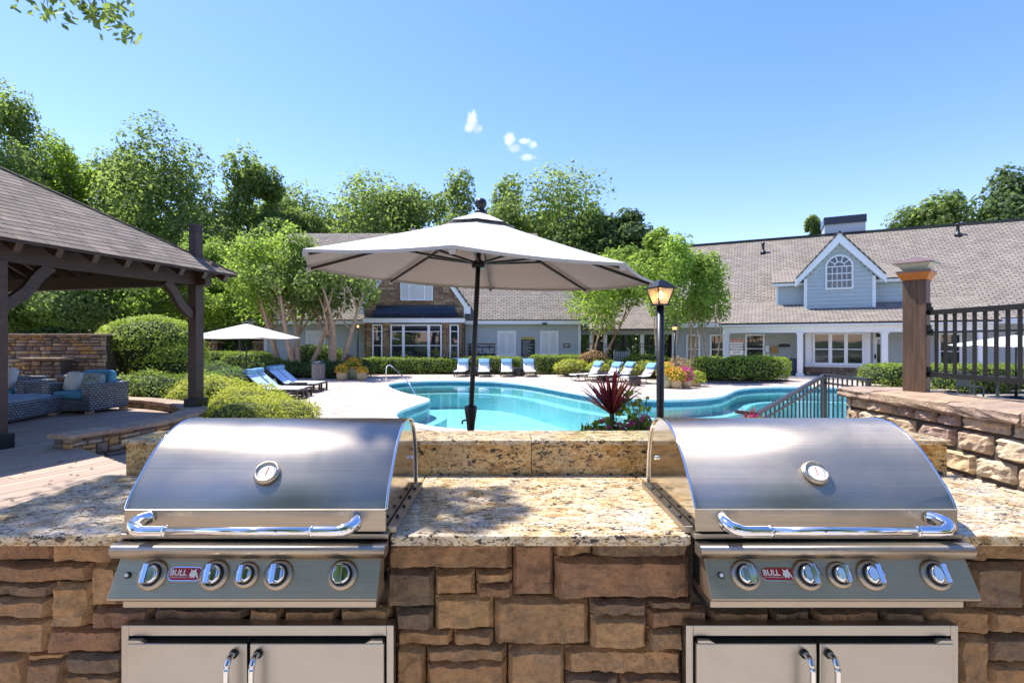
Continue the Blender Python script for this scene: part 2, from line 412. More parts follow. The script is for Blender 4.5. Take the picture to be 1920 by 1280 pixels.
M['siding'] = simple('blue_grey_siding', (0.43, 0.475, 0.475), 0.65, var=0.04)
M['siding_green'] = simple('grey_green_siding', (0.40, 0.435, 0.41), 0.65, var=0.04)
M['metal_roof'] = simple('dark_metal_roof', (0.028, 0.034, 0.045), 0.3, 0.3)
M['glass'] = glass_mat('window_glass')
M['curtain_glass'] = glass_mat('curtained_glass', (0.20, 0.21, 0.17), 0.06)
M['paver'] = paver_mat('brick_pavers')
M['coping'] = simple('pale_coping', (0.70, 0.67, 0.62), 0.8, var=0.05, bmp=0.2)
M['plaster'] = plaster_mat('pool_plaster')
M['tile'] = simple('blue_waterline_tile', (0.03, 0.16, 0.24), 0.2, var=0.5, vscale=14)
M['water'] = water_mat('pool_water')
M['lawn'] = simple('lawn', (0.07, 0.10, 0.03), 0.95, var=0.4, vscale=2)
M['soil'] = simple('mulch', (0.10, 0.065, 0.045), 0.95, var=0.4, vscale=12, bmp=0.8, bscale=30, bdist=0.02)
M['patio'] = simple('patio_concrete', (0.42, 0.37, 0.32), 0.9, var=0.1, bmp=0.3)
M['weave'] = weave_mat('grey_wicker')
M['blue_cloth'] = simple('blue_cushion', (0.10, 0.32, 0.44), 0.85, var=0.06, bmp=0.2, bscale=300, bdist=0.001)
M['pale_cloth'] = simple('pale_pillow', (0.58, 0.62, 0.60), 0.9, var=0.06)
M['white_sling'] = simple('white_sling', (0.74, 0.76, 0.78), 0.8, var=0.03)
M['blue_sling'] = simple('pale_blue_sling', (0.42, 0.58, 0.78), 0.8, var=0.04)
M['towel_blue'] = simple('blue_headrest', (0.17, 0.36, 0.52), 0.85, var=0.1, vscale=20)
M['bronze'] = simple('dark_bronze_frame', (0.045, 0.040, 0.038), 0.4, 0.3)
M['terracotta'] = simple('tan_pot', (0.50, 0.37, 0.20), 0.7, var=0.12)
M['green_pot'] = simple('green_glazed_pot', (0.36, 0.38, 0.22), 0.45, var=0.12)
M['bark'] = simple('tan_bark', (0.40, 0.27, 0.17), 0.85, var=0.25, vscale=5, bmp=0.5, bscale=12, bdist=0.02)
M['dark_bark'] = simple('grey_bark', (0.13, 0.105, 0.08), 0.9, var=0.3, vscale=8, bmp=0.6, bscale=14, bdist=0.03)
M['slat'] = wood_mat('grey_slat', (0.22, 0.19, 0.16), (0.36, 0.31, 0.27), (0, 0, 1), 0.8, 0.15)
M['red'] = simple('red_enamel', (0.36, 0.012, 0.014), 0.3)
M['sign_black'] = simple('black_sign', (0.012, 0.014, 0.018), 0.5)
M['sign_white'] = simple('white_lettering', (0.80, 0.80, 0.78), 0.6, var=0.01)
M['sign_yellow'] = simple('yellow_header', (0.66, 0.52, 0.06), 0.6, var=0.03)
M['sign_red'] = simple('red_header', (0.45, 0.05, 0.05), 0.6, var=0.03)
M['sign_frame'] = simple('tan_sign_frame', (0.38, 0.29, 0.19), 0.7)
M['dial'] = simple('white_dial', (0.78, 0.78, 0.76), 0.4, var=0.01)
M['needle'] = simple('red_needle', (0.55, 0.03, 0.02), 0.4)
M['dark_blue'] = simple('dark_blue_bin', (0.02, 0.05, 0.09), 0.5)
ROOFC = [(0.22, 0.186, 0.15), (0.27, 0.232, 0.19), (0.315, 0.272, 0.225), (0.245, 0.212, 0.175)]
M['shingle'] = shingle_mat('taupe_shingles', ROOFC)
M['pergola_shingle'] = stone_mat('pergola_shingle', [(0.135, 0.11, 0.09), (0.17, 0.14, 0.115), (0.195, 0.16, 0.135), (0.15, 0.125, 0.105)], 5, 0.92, 120, 0.4, 0.003)
G_TREE = [(0.0, (0.10, 0.142, 0.048)), (0.5, (0.165, 0.215, 0.072)), (1.0, (0.245, 0.29, 0.10))]
M['leaf'] = leaf_mat('tree_leaf', G_TREE)
M['leaf_light'] = leaf_mat('light_leaf', [(0.0, (0.11, 0.165, 0.035)), (0.5, (0.19, 0.26, 0.055)), (1.0, (0.29, 0.355, 0.08))])
M['leaf_dark'] = leaf_mat('dark_leaf', [(0.0, (0.06, 0.105, 0.03)), (0.6, (0.11, 0.165, 0.05)), (1.0, (0.16, 0.215, 0.065))], 0.5)
M['leaf_pine'] = leaf_mat('pine_needles', [(0.0, (0.055, 0.095, 0.04)), (0.6, (0.105, 0.15, 0.06)), (1.0, (0.16, 0.20, 0.075))], 0.45)
M['leaf_hedge'] = leaf_mat('hedge_leaf', [(0.0, (0.07, 0.125, 0.02)), (0.5, (0.17, 0.235, 0.035)), (1.0, (0.36, 0.41, 0.065))], 0.3, 0.55)
M['leaf_yg'] = leaf_mat('bright_hedge_leaf', [(0.0, (0.12, 0.185, 0.025)), (0.5, (0.27, 0.34, 0.045)), (1.0, (0.46, 0.50, 0.08))], 0.3, 0.55)
M['leaf_yellow'] = leaf_mat('yellow_green_leaf', [(0.0, (0.18, 0.22, 0.03)), (0.5, (0.37, 0.39, 0.05)), (1.0, (0.55, 0.53, 0.10))], 0.3, 0.55)
M['leaf_pink'] = leaf_mat('bronze_pink_leaf', [(0.0, (0.16, 0.13, 0.04)), (0.5, (0.33, 0.20, 0.10)), (1.0, (0.48, 0.30, 0.19))], 0.25)
M['leaf_red'] = leaf_mat('burgundy_blade', [(0.0, (0.08, 0.022, 0.026)), (0.45, (0.24, 0.035, 0.055)), (0.75, (0.42, 0.07, 0.085)), (1.0, (0.48, 0.22, 0.09))], 0.25, 0.35, (1.0, 0.4, 0.3))
M['fl_orange'] = leaf_mat('orange_petal', [(0.0, (0.55, 0.22, 0.02)), (1.0, (0.78, 0.48, 0.05))], 0.3)
M['fl_pink'] = leaf_mat('magenta_petal', [(0.0, (0.42, 0.02, 0.17)), (1.0, (0.65, 0.07, 0.33))], 0.3, 0.5, (1, 0.5, 0.8))
M['fl_purple'] = leaf_mat('purple_leaf', [(0.0, (0.06, 0.02, 0.07)), (1.0, (0.20, 0.06, 0.20))], 0.2, 0.5, (1, 0.5, 1))

# ------------------------------------------------------------------ foliage and stone generators
def quads_mesh(name, V, tone):
    n = len(V) // 4
    me = bpy.data.meshes.new(name)
    me.vertices.add(4 * n); me.vertices.foreach_set('co', V.astype(np.float32).ravel())
    me.loops.add(4 * n); me.loops.foreach_set('vertex_index', np.arange(4 * n, dtype=np.int32))
    me.polygons.add(n); me.polygons.foreach_set('loop_start', np.arange(0, 4 * n, 4, dtype=np.int32))
    me.polygons.foreach_set('loop_total', np.full(n, 4, dtype=np.int32))
    a = me.attributes.new('tone', 'FLOAT', 'FACE'); a.data.foreach_set('value', np.clip(tone, 0, 1).astype(np.float32))
    me.update(); me.validate(); return me

def leaf_quads(rng, P, size, nb, nrm_rand=0.9, ratio=0.55, droop=0.0):
    n = len(P)
    nv = nb + rng.normal(0, nrm_rand, (n, 3)); nv /= np.linalg.norm(nv, axis=1)[:, None] + 1e-9
    t = rng.normal(0, 1, (n, 3)); t[:, 2] -= droop
    t -= nv * (t * nv).sum(1)[:, None]; t /= np.linalg.norm(t, axis=1)[:, None] + 1e-9
    b = np.cross(nv, t)
    s = (size * rng.uniform(0.6, 1.3, n))[:, None]
    L = t * s * 0.5; W = b * s * 0.5 * ratio
    V = np.empty((n, 4, 3)); V[:, 0] = P - L; V[:, 1] = P + W - L * 0.1; V[:, 2] = P + L; V[:, 3] = P - W - L * 0.1
    return V.reshape(-1, 3)

def lobes_for(rng, c, r, n, inner=0.72, lobe=(0.30, 0.48), taper=0.35):
    out = []
    for k in range(n):
        d = rng.normal(0, 1, 3); d /= np.linalg.norm(d)
        q = d * rng.uniform(0.35, inner)
        hz = (q[2] + 1) / 2
        w = 1 - taper * max(0, hz - 0.45) / 0.55
        out.append((np.array(c) + q * np.array([r[0] * w, r[1] * w, r[2]]), rng.uniform(*lobe)))
    return out
def crown_mesh(name, rng, c, r, nl, n, size, inner=0.72, lobe=(0.30, 0.48), taper=0.35, flat=0.8):
    lb = lobes_for(rng, c, r, nl, inner, lobe, taper)
    wts = np.array([l[1] ** 2 for l in lb]); wts /= wts.sum()
    idx = rng.choice(nl, n, p=wts)
    C = np.array([l[0] for l in lb])[idx]; R = np.array([l[1] for l in lb])[idx]
    d = rng.normal(0, 1, (n, 3)); d /= np.linalg.norm(d, axis=1)[:, None]
    # twiggy clumps on each lobe
    sub = rng.normal(0, 1, (nl, 26, 3)); sub /= np.linalg.norm(sub, axis=2)[:, :, None]
    near = sub[idx, rng.integers(0, 26, n)]
    d = d * 0.42 + near * 0.75; ln = np.linalg.norm(d, axis=1)[:, None]; dn = d / ln
    rad = np.clip(ln[:, 0], 0.25, 1.06) * R * rng.uniform(0.78, 1.0, n)
    rm = np.array([r[0], r[1], r[2] * flat if r[2] > r[0] else r[2]])
    P = C + dn * rad[:, None] * np.array([r[0], r[1], min(r[2], r[0] * 1.15)])
    for ax in range(3):
        lo, hi = np.percentile(P[:, ax], (1.0, 99.3)); a0, a1 = c[ax] - r[ax], c[ax] + r[ax]
        P[:, ax] = a0 + (P[:, ax] - lo) * (a1 - a0) / (hi - lo)
        for l in lb: l[0][ax] = a0 + (l[0][ax] - lo) * (a1 - a0) / (hi - lo)
    ltone = rng.normal(0, 0.10, nl)[idx]
    tone = 0.45 + ltone + rng.normal(0, 0.15, n)
    V = leaf_quads(rng, P, size, dn * 1.0 + np.array([0, 0, 0.5]), 0.6, 0.62)
    return quads_mesh(name, V, tone), lb

def limb(mb, a, b, r0, r1, rng, bend=0.12, n=5, sides=7):
    a = np.array(a, float); b = np.array(b, float); L = np.linalg.norm(b - a)
    off = rng.normal(0, bend * L, 3); off[2] *= 0.4
    pts = [a + (b - a) * t + off * math.sin(math.pi * t) for t in np.linspace(0, 1, n)]
    mb.tube(pts, [r0 + (r1 - r0) * t for t in np.linspace(0, 1, n)], sides, True)

def tree(name, label, base, z0, z1, rx, mat, n=9000, size=0.34, nl=16, seed=1, bark='dark_bark', group='trees of the wood behind the houses', trunk_r=None, cat='tree', ry=None, inner=0.72, lobe=(0.30, 0.48), taper=0.35, stems=1, lean=(0, 0), crown_off=(0, 0)):
    rng = np.random.default_rng(seed)
    t = thing(name, label, cat, base, group=group)
    zc = (z0 + z1) / 2
    c = (lean[0] + crown_off[0], lean[1] + crown_off[1], zc - base[2])
    me, lb = crown_mesh('crown', rng, c, (rx, ry or rx, (z1 - z0) / 2), nl, n, size, inner, lobe, taper)
    add('crown', me, mat, t)
    mb = MB(); H = z1 - base[2]; tr = trunk_r or H * 0.018
    for s in range(stems):
        ang = 2 * math.pi * s / max(stems, 1) + rng.uniform(0, .6)
        o = np.array([math.cos(ang), math.sin(ang), 0]) * (0 if stems == 1 else tr * 1.6)
        top = np.array([c[0], c[1], (z0 - base[2]) + (z1 - z0) * (0.7 if stems == 1 else 0.35)]) + (o * 6 if stems > 1 else 0)
        fork = o + (top - o) * 0.42
        limb(mb, o, top, tr, tr * 0.3, rng, 0.03 if stems == 1 else 0.05, 7, 8)
        mb.lathe([(tr * 1.7, -0.1), (tr * 1.2, 0.12), (tr, 0.35)], o, 8)
        ls = sorted(lb, key=lambda l: np.linalg.norm(l[0] - top))[: (8 if stems == 1 else 4)] if stems > 1 else lb[:9]
        for (lc, lr) in ls:
            f = np.clip((lc[2] - 0.22 * H) / max(top[2], .1), 0.35, 0.9) if stems == 1 else rng.uniform(0.45, 0.8)
            limb(mb, o + (top - o) * f, lc, tr * 0.38, tr * 0.10, rng, 0.08, 5, 5)
    add('trunk', mb.mesh('trunk'), M[bark], t)
    return t

def bush_points(rng, prims, n):
    """Surface points of a union of ellipsoids / rounded boxes given as (c, r, p): |x/a|^p+..=1"""
    P = []; Nn = []
    area = np.array([(pr[1][0] * pr[1][1] + pr[1][0] * pr[1][2] * 2) for pr in prims]); area /= area.sum()
    for (c, r, pw), w in zip(prims, area):
        k = int(n * w * 1.6) + 10
        d = rng.normal(0, 1, (k, 3)); d[:, 2] = np.abs(d[:, 2]) * np.where(rng.random(k) < 0.14, -1, 1)
        if pw > 3:   # boxy: pick faces in proportion to their size
            r_ = np.array(r)
            ax = rng.choice(3, k, p=np.array([r_[1] * r_[2], r_[0] * r_[2], r_[0] * r_[1] * .8]) / (r_[1] * r_[2] + r_[0] * r_[2] + r_[0] * r_[1] * .8))
            d = rng.uniform(-1, 1, (k, 3)); sg = np.where(rng.random(k) < 0.5, -1, 1)
            d[np.arange(k), ax] = np.where(ax == 2, 1, sg)
        s = 1 / ((np.abs(d) ** pw).sum(1) ** (1 / pw))
        q = d * s[:, None]
        g = np.sign(q) * np.abs(q) ** (pw - 1) / np.array(r); g /= np.linalg.norm(g, axis=1)[:, None] + 1e-9
        pt = np.array(c) + q * np.array(r)
        keep = np.ones(k, bool)
        for (c2, r2, p2) in prims:
            if c2 is c: continue
            keep &= ((np.abs((pt - np.array(c2)) / np.array(r2)) ** p2).sum(1) > 0.8)
        P.append(pt[keep]); Nn.append(g[keep])
    P = np.vstack(P); Nn = np.vstack(Nn)
    i = rng.permutation(len(P))[:n]
    return P[i], Nn[i]
def shell_mesh(prims, k=0.86):
    mb = MB()
    for (c, r, pw) in prims:
        vs = []; nu, nv = 14, 9
        for i in range(nv):
            th = math.pi * i / (nv - 1)
            for j in range(nu):
                ph = 2 * math.pi * j / nu
                d = np.array([math.sin(th) * math.cos(ph), math.sin(th) * math.sin(ph), math.cos(th)])
                s = 1 / ((np.abs(d) ** pw).sum() ** (1 / pw))
                vs.append(np.array(c) + d * s * np.array(r) * k)
        fs = [(i * nu + j, i * nu + (j + 1) % nu, (i + 1) * nu + (j + 1) % nu, (i + 1) * nu + j) for i in range(nv - 1) for j in range(nu)]
        mb.poly(vs, fs, True)
    return mb
def shrub(name, label, prims, mat, n, size, seed, cat='hedge', group=None, core='leaf_core', rough=0.05, base=None, up=0.35):
    rng = np.random.default_rng(seed)
    b = base or (prims[0][0][0], prims[0][0][1], min(p[0][2] - p[1][2] for p in prims))
    t = thing(name, label, cat, b, group=group)
    P, Nn = bush_points(rng, prims, n)
    bumpy = np.array([noise.noise(Vector(p) * 2.2) for p in P]) * rough * 2.0
    P = P + Nn * (bumpy + rng.normal(-0.01, rough * 0.55, len(P)) + np.where(rng.random(len(P)) < 0.03, np.abs(rng.normal(0, rough * 2.0, len(P))), 0))[:, None] - np.array(b)
    tone = 0.5 + rng.normal(0, 0.23, len(P)) + bumpy
    add('foliage', quads_mesh('foliage', leaf_quads(rng, P, size, Nn + np.array([0, 0, up]), 0.65, 0.6), tone), mat, t)
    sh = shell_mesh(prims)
    add('dark_core', sh.mesh('dark_core', b), M[core], t)  # solid dark core added inside the leaf shell
    return t
M['leaf_core'] = simple('dark_foliage_core', (0.030, 0.040, 0.014), 0.95, var=0.5, vscale=14)  # dark fill for the solid cores of the shrubs
M['leaf_core_y'] = simple('dark_foliage_core_yellow', (0.09, 0.10, 0.018), 0.95, var=0.5, vscale=14)

def rough_block(w, h, d, seed, nx=7, ny=5, amp=0.012, rnd=0.12, irregular=0.0, smooth=True):
    """A quarry-faced stone: face towards -Y with origin at its centre, w along X, h along Z."""
    nx = max(3, nx); ny = max(3, ny)
    vs = []; fs = []; o = Vector((seed * 3.17, seed * 1.31, seed * 0.77))
    for j in range(ny):
        for i in range(nx):
            u = i / (nx - 1) * 2 - 1; v = j / (ny - 1) * 2 - 1
            x = u * w / 2; z = v * h / 2
            e = max(abs(u), abs(v))
            if irregular:
                wob = irregular
                x += noise.noise(Vector((u * 1.2, v * 1.6, seed * 5.1))) * wob * (1 if abs(u) > .9 else .4)
                z += noise.noise(Vector((u * 2.2 + 9, v * 1.2, seed * 4.3))) * wob * (1 if abs(v) > .9 else .4)
            p = Vector((x * 9, z * 9, 0)) + o
            f = noise.noise(p) * 0.5 + noise.noise(p * 2.3) * 0.35 + noise.noise(p * 5.5) * 0.3 + abs(noise.noise(p * 0.9 + Vector((4, 4, 4)))) * 1.0 - abs(noise.noise(p * 2.0 + Vector((7, 1, 4)))) * 0.7
            edge = 1.0 - min(1.0, (1 - abs(u)) * w / 2 / (rnd * min(w, h))) if abs(u) > 1 - 2 * rnd * min(w, h) / w else 0
            edge2 = 1.0 - min(1.0, (1 - abs(v)) * h / 2 / (rnd * min(w, h)))
            ed = max(edge, edge2, 0)
            vs.append((x, -f * amp * (1 - ed) + ed * ed * amp * 1.3, z))
    for j in range(ny - 1):
        for i in range(nx - 1):
            a = j * nx + i; fs.append((a, a + 1, a + nx + 1, a + nx))
    ring = [i for i in range(nx)] + [j * nx + nx - 1 for j in range(1, ny)] + [(ny - 1) * nx + i for i in range(nx - 2, -1, -1)] + [j * nx for j in range(ny - 2, 0, -1)]
    b = len(vs)
    for r in ring: vs.append((vs[r][0], d, vs[r][2]))
    k = len(ring)
    for q in range(k):
        fs.append((ring[q], b + q, b + (q + 1) % k, ring[(q + 1) % k]))
    me = bpy.data.meshes.new('stone'); me.from_pydata(vs, [], fs); me.update()
    me.polygons.foreach_set('use_smooth', [smooth] * ((nx - 1) * (ny - 1)) + [False] * k)
    return me

def ashlar(rng, W, H, rows, lens, gap=0.008):
    """Rows of stones with broken joints, some two rows tall: returns (x, z, w, h) boxes filling W x H."""
    hs = []
    z = 0
    while z < H - 0.02:
        h = rng.uniform(*rows); h = min(h, H - z)
        if H - z - h < rows[0] * 0.5: h = H - z
        hs.append((z, h)); z += h
    out = []; blocked = []
    for k, (z, h) in enumerate(hs):
        x = 0.0
        spans = sorted([b for b in blocked if b[0] == k], key=lambda b: b[1])
        nxt = []
        for b in spans + [(k, W, W)]:
            while x < b[1] - 0.01:
                w = rng.uniform(*lens); w = min(w, b[1] - x)
                if b[1] - x - w < lens[0] * 0.6: w = b[1] - x
                hh = h
                if k + 1 < len(hs) and rng.random() < 0.14 and w < lens[1] * 0.7:
                    hh = h + hs[k + 1][1]; nxt.append((k + 1, x, x + w))
                out.append((x + gap / 2, z + gap / 2, w - gap, hh - gap)); x += w
            x = b[2]
        blocked += nxt
    return out

def text_mesh(txt, size, align='LEFT', ext=0.001, bold=0.0, spacing=1.0, line=1.0):
    cu = bpy.data.curves.new('lettering', 'FONT'); cu.body = txt; cu.size = size; cu.align_x = align
    cu.extrude = ext; cu.offset = bold; cu.space_line = line; cu.space_character = spacing; cu.resolution_u = 2
    o = bpy.data.objects.new('tmp_text', cu); COL.objects.link(o)
    bpy.context.view_layer.update()
    me = bpy.data.meshes.new_from_object(o.evaluated_get(bpy.context.evaluated_depsgraph_get()))
    bpy.data.objects.remove(o); bpy.data.curves.remove(cu)
    return me
def text_obj(name, txt, size, mat, parent, loc, rot=(math.pi / 2, 0, 0), align='LEFT', bold=0.0, line=1.0, ext=0.001, spacing=1.0):
    o = add(name, text_mesh(txt, size, align, ext, bold, spacing, line), mat, parent); o.location = loc; o.rotation_euler = rot
    return o

# ------------------------------------------------------------------ the ground, the pool and the paving
PATIO = 0.45
pool_out = [(-5.03, 21.5), (-3.9, 18.9), (-2.95, 17.5), (-2.50, 16.75), (-2.45, 16.1), (-2.72, 14.9), (-2.92, 13.6), (-2.72, 12.6), (-2.15, 11.85), (-1.55, 11.2), (-0.6, 10.75),
            (1.5, 10.55), (4.5, 10.5), (8.5, 10.6), (12.5, 11.0), (15.2, 12.4), (16.3, 15.0), (16.0, 18.0), (15.0, 20.0), (13.6, 20.9), (12.1, 21.3), (10.4, 21.1), (9.1, 20.2), (8.1, 18.6), (7.2, 17.3), (6.0, 16.6), (4.8, 16.4), (3.7, 16.95), (2.8, 18.1), (1.9, 20.3), (0.9, 22.6), (-0.4, 24.0), (-2.08, 24.6), (-3.6, 24.5), (-4.7, 24.0), (-5.25, 23.0)]
def smooth_loop(pts, it=2):
    p = [Vector((x, y)) for x, y in pts]
    for _ in range(it):
        q = []
        for i in range(len(p)):
            a, b = p[i], p[(i + 1) % len(p)]
            q += [a * 0.75 + b * 0.25, a * 0.25 + b * 0.75]
        p = q
    return p
loop = smooth_loop(pool_out)
area2 = sum(loop[i].x * loop[(i + 1) % len(loop)].y - loop[(i + 1) % len(loop)].x * loop[i].y for i in range(len(loop)))
if area2 < 0: loop.reverse()
def offset_loop(lp, d):
    out = []; n = len(lp)
    for i in range(n):
        t = (lp[(i + 1) % n] - lp[i - 1]).normalized(); out.append(lp[i] + Vector((t.y, -t.x)) * d)
    return out
def ring_mesh(mb, la, za, lb, zb, smooth=False):
    n = len(la); mb.poly([(p.x, p.y, za) for p in la] + [(p.x, p.y, zb) for p in lb], [(i, (i + 1) % n, n + (i + 1) % n, n + i) for i in range(n)], smooth)
def cap_fill(mb, lp, z):
    from mathutils.geometry import tessellate_polygon
    tr = tessellate_polygon([[Vector((p.x, p.y, 0)) for p in lp]])
    mb.poly([(p.x, p.y, z) for p in lp], [tuple(t) for t in tr])
outer = offset_loop(loop, 0.36); shelf = offset_loop(loop, -0.55)
WZ = -0.13
# paving with the pool cut out of it
from mathutils.geometry import tessellate_polygon
rect = [Vector((-22, 4.2)), Vector((40, 4.2)), Vector((40, 34.5)), Vector((-22, 34.5))]
mb = MB(); tr = tessellate_polygon([[Vector((p.x, p.y, 0)) for p in rect], [Vector((p.x, p.y, 0)) for p in reversed(outer)]])
mb.poly([(p.x, p.y, 0) for p in rect] + [(p.x, p.y, 0) for p in reversed(outer)], [tuple(t) for t in tr])
tag(mb.build('pool_deck', M['paver']), kind='structure')
mb = MB(); ring_mesh(mb, outer, -0.10, outer, 0.03); ring_mesh(mb, outer, 0.03, loop, 0.03); ring_mesh(mb, loop, 0.03, loop, -0.05)
tag(mb.build('pool_coping', M['coping']), kind='structure')
mb = MB(); ring_mesh(mb, loop, -0.05, loop, -0.24)
tag(mb.build('waterline_tile', M['tile']), kind='structure')
mb = MB(); ring_mesh(mb, loop, -0.24, loop, -0.55); ring_mesh(mb, loop, -0.55, shelf, -0.55); ring_mesh(mb, shelf, -0.55, shelf, -1.25); cap_fill(mb, shelf, -1.25)
tag(mb.build('pool_basin', M['plaster']), kind='structure')
mb = MB(); cap_fill(mb, offset_loop(loop, -0.001), WZ)
tag(mb.build('pool_water', M['water']), kind='structure')
# the wide ground to the horizon, with the pool hole left to the basin
mb = MB(); R = 1500.0
tr = tessellate_polygon([[Vector((-R, -R, 0)), Vector((R, -R, 0)), Vector((R, R, 0)), Vector((-R, R, 0))], [Vector((p.x, p.y, 0)) for p in reversed(rect)]])
mb.poly([(-R, -R, -0.02), (R, -R, -0.02), (R, R, -0.02), (-R, R, -0.02)] + [(p.x, p.y, -0.02) for p in reversed(rect)], [tuple(t) for t in tr])
tag(mb.build('lawn', M['lawn']), kind='structure')
# raised patio under the grills and the planting bed behind it
mb = MB(); mb.bx(-2.6, 12, -14, 3.2, -0.3, PATIO - 0.004)
tag(mb.build('patio', M['patio']), kind='structure')
mb = MB(); mb.bx(-2.6, 4.2, 3.2, 5.9, -0.3, PATIO - 0.03)
tag(mb.build('planting_bed', M['soil']), kind='structure')
for nm, x0, x1, y0, y1 in (('mulch_bed', -17, 6.0, 29.6, 33.0), ('mulch_bed', -13.2, -8.8, 11.3, 20.5), ('mulch_bed', -9.5, -3.75, 8.4, 14.2)):
    pass
def bed(pts, z=0.02):
    lp = smooth_loop(pts, 2); mb = MB(); cap_fill(mb, lp, z); tag(mb.build('mulch_bed', M['soil']), kind='structure')
bed([(-20, 33.4), (-20, 26), (-13, 25.5), (-9.5, 28.6), (-5, 29.6), (0, 30.2), (5.5, 30.4), (6, 33.4)])
bed([(6.2, 33.2), (3.9, 28.4), (6, 27.0), (8.0, 24.5), (10.2, 22.6), (14.2, 24.4), (13, 28), (11, 33)], 0.016)
bed([(-16, 24), (-18, 12), (-8.5, 11.4), (-6.0, 9.6), (-5.3, 8.2), (-4.4, 9.5), (-5.0, 11.6), (-8.2, 14.6), (-11.0, 17.5), (-12.5, 22)], 0.012)
bed([(17.5, 24.6), (19, 22.6), (26, 18.5), (29, 17), (31, 19), (22, 24.6)], 0.014)

# ------------------------------------------------------------------ wooden deck, board by board
deck = thing('wooden_deck', 'weathered brown plank deck with fallen leaves left of the counter', 'deck', (-4.5, 4.0, PATIO), kind='structure')
bd = Vector((0.39, 0.92, 0)).normalized(); bn = Vector((bd.y, -bd.x, 0))
bw = 0.142
bm_board = MB().box((0, 0, -0.016), (1, bw - 0.007, 0.032)).mesh('plank')
bm_board.materials.append(M['deck_wood'])
rngd = random.Random(5)
def clip_runs(p, d, poly):
    """intervals of the line p+t*d inside a polygon"""
    ts = []; n = len(poly)
    for i in range(n):
        ax, ay = poly[i]; bx_, by_ = poly[(i + 1) % n]
        ex, ey = bx_ - ax, by_ - ay; den = d.x * ey - d.y * ex
        if abs(den) < 1e-9: continue
        t = ((ax - p.x) * ey - (ay - p.y) * ex) / den; s_ = ((ax - p.x) * d.y - (ay - p.y) * d.x) / den
        if 0 <= s_ < 1: ts.append(t)
    ts.sort(); return [(ts[i], ts[i + 1]) for i in range(0, len(ts) - 1, 2) if ts[i + 1] - ts[i] > 0.06]
deck_poly = [(-13.5, -2.5), (-1.70, -2.5), (-1.70, 3.0), (-3.0, 5.0), (-5.85, 7.0), (-5.75, 8.6), (-6.15, 9.9), (-8.3, 11.5), (-13.5, 12.2)]
for k in range(-10, 110):
    p = Vector((-13.5, 6.0, 0)) + bn * (k * bw)
    segs = []
    for (t0, t1) in clip_runs(p, bd, deck_poly):
        cut = t0 + rngd.uniform(1.5, 4.5); a = t0
        while a < t1 - 0.05:
            b = min(cut, t1)
            if b - a > 0.05: segs.append((a, b - 0.004))
            a = b; cut = a + rngd.uniform(3.2, 4.9)
    for (a, b) in segs:
        o = add('plank', bm_board, None, deck); c = p + bd * ((a + b) / 2)
        o.location = (c.x + 4.5, c.y - 4.0, rngd.uniform(-0.0015, 0.0015)); o.rotation_euler = (0, 0, math.atan2(bd.y, bd.x)); o.scale = (b - a, 1, 1)
mb = MB(); mb.prism([(x, y, -0.3) for x, y in deck_poly], (0, 0, PATIO - 0.04 + 0.3)); mb.build('joist_base', M['dark_gap'], deck)
# lower landing to the right of the curved wall
deck2 = thing('wooden_landing', 'lower plank landing on the far side of the low stone wall', 'deck', (-4.5, 8.0, 0.28), kind='structure')
lp2 = [(-5.7, 6.9), (-3.1, 5.2), (-2.7, 7.0), (-5.0, 9.2)]
for k in range(-10, 60):
    p = Vector((-6.5, 6.0, 0)) + bn * (k * bw)
    iv = clip_runs(p, bd, lp2)
    if not iv: continue
    iv = iv[0]; o = add('plank', bm_board, None, deck2); c = p + bd * ((iv[0] + iv[1]) / 2)
    o.location = (c.x + 4.5, c.y - 8.0, 0); o.rotation_euler = (0, 0, math.atan2(bd.y, bd.x)); o.scale = (iv[1] - iv[0], 1, 1)
mb = MB(); mb.prism([(x, y, -0.1) for x, y in lp2], (0, 0, 0.33)); mb.build('joist_base', M['dark_gap'], deck2)
# fallen leaves
rng = np.random.default_rng(8)
n = 90; P = np.stack([rng.uniform(-6.5, -1.8, n), rng.uniform(2.2, 7.0, n), np.full(n, PATIO + 0.008)], 1)
ok = np.array([any(a < 0 < b for a, b in clip_runs(Vector((p[0], p[1], 0)), bd, deck_poly)) for p in P])
P = P[ok]
M['dead_leaf'] = leaf_mat('dead_leaf', [(0, (0.10, 0.055, 0.02)), (1, (0.36, 0.24, 0.10))], 0.1)
tag(add('fallen_leaves', quads_mesh('fallen_leaves', leaf_quads(rng, P, 0.05, np.tile([0, 0, 4.0], (len(P), 1)), 0.5, 0.6), rng.uniform(0, 1, len(P))), M['dead_leaf']), 'dry brown leaves scattered over the plank deck', 'leaves', kind='stuff')

# ------------------------------------------------------------------ the granite counter and its stone front
CT = 1.33
ctr = thing('grill_counter', 'long granite topped counter with stone front holding both grills', 'counter', (0.1, 1.9, PATIO))
def slab(x0, x1, y0, y1, z0, z1, nm='slab', bev=0.006):
    return MB().bx(x0, x1, y0, y1, z0, z1).build(nm, M['granite_gold' if nm == 'backsplash' else 'granite'], ctr, bevel=bev)
T = 0.032
slab(-1.72, -1.128, 1.503, 2.19, CT - T, CT); slab(-0.343, 0.543, 1.503, 2.19, CT - T, CT); slab(1.338, 1.925, 1.503, 2.19, CT - T, CT)
slab(-1.126, -0.345, 2.02, 2.19, CT - T, CT); slab(0.545, 1.336, 2.02, 2.19, CT - T, CT)
for (x0, x1) in ((-1.63, 0.106), (0.108, 1.885)):
    slab(x0, x1, 2.192, 2.215, CT - T, 1.457, 'backsplash', 0.002)
    slab(x0 - (0.012 if x0 < -1 else 0), x1 + (0.012 if x1 > 1 else 0), 2.18, 2.42, 1.458, 1.480, 'ledge', 0.005)
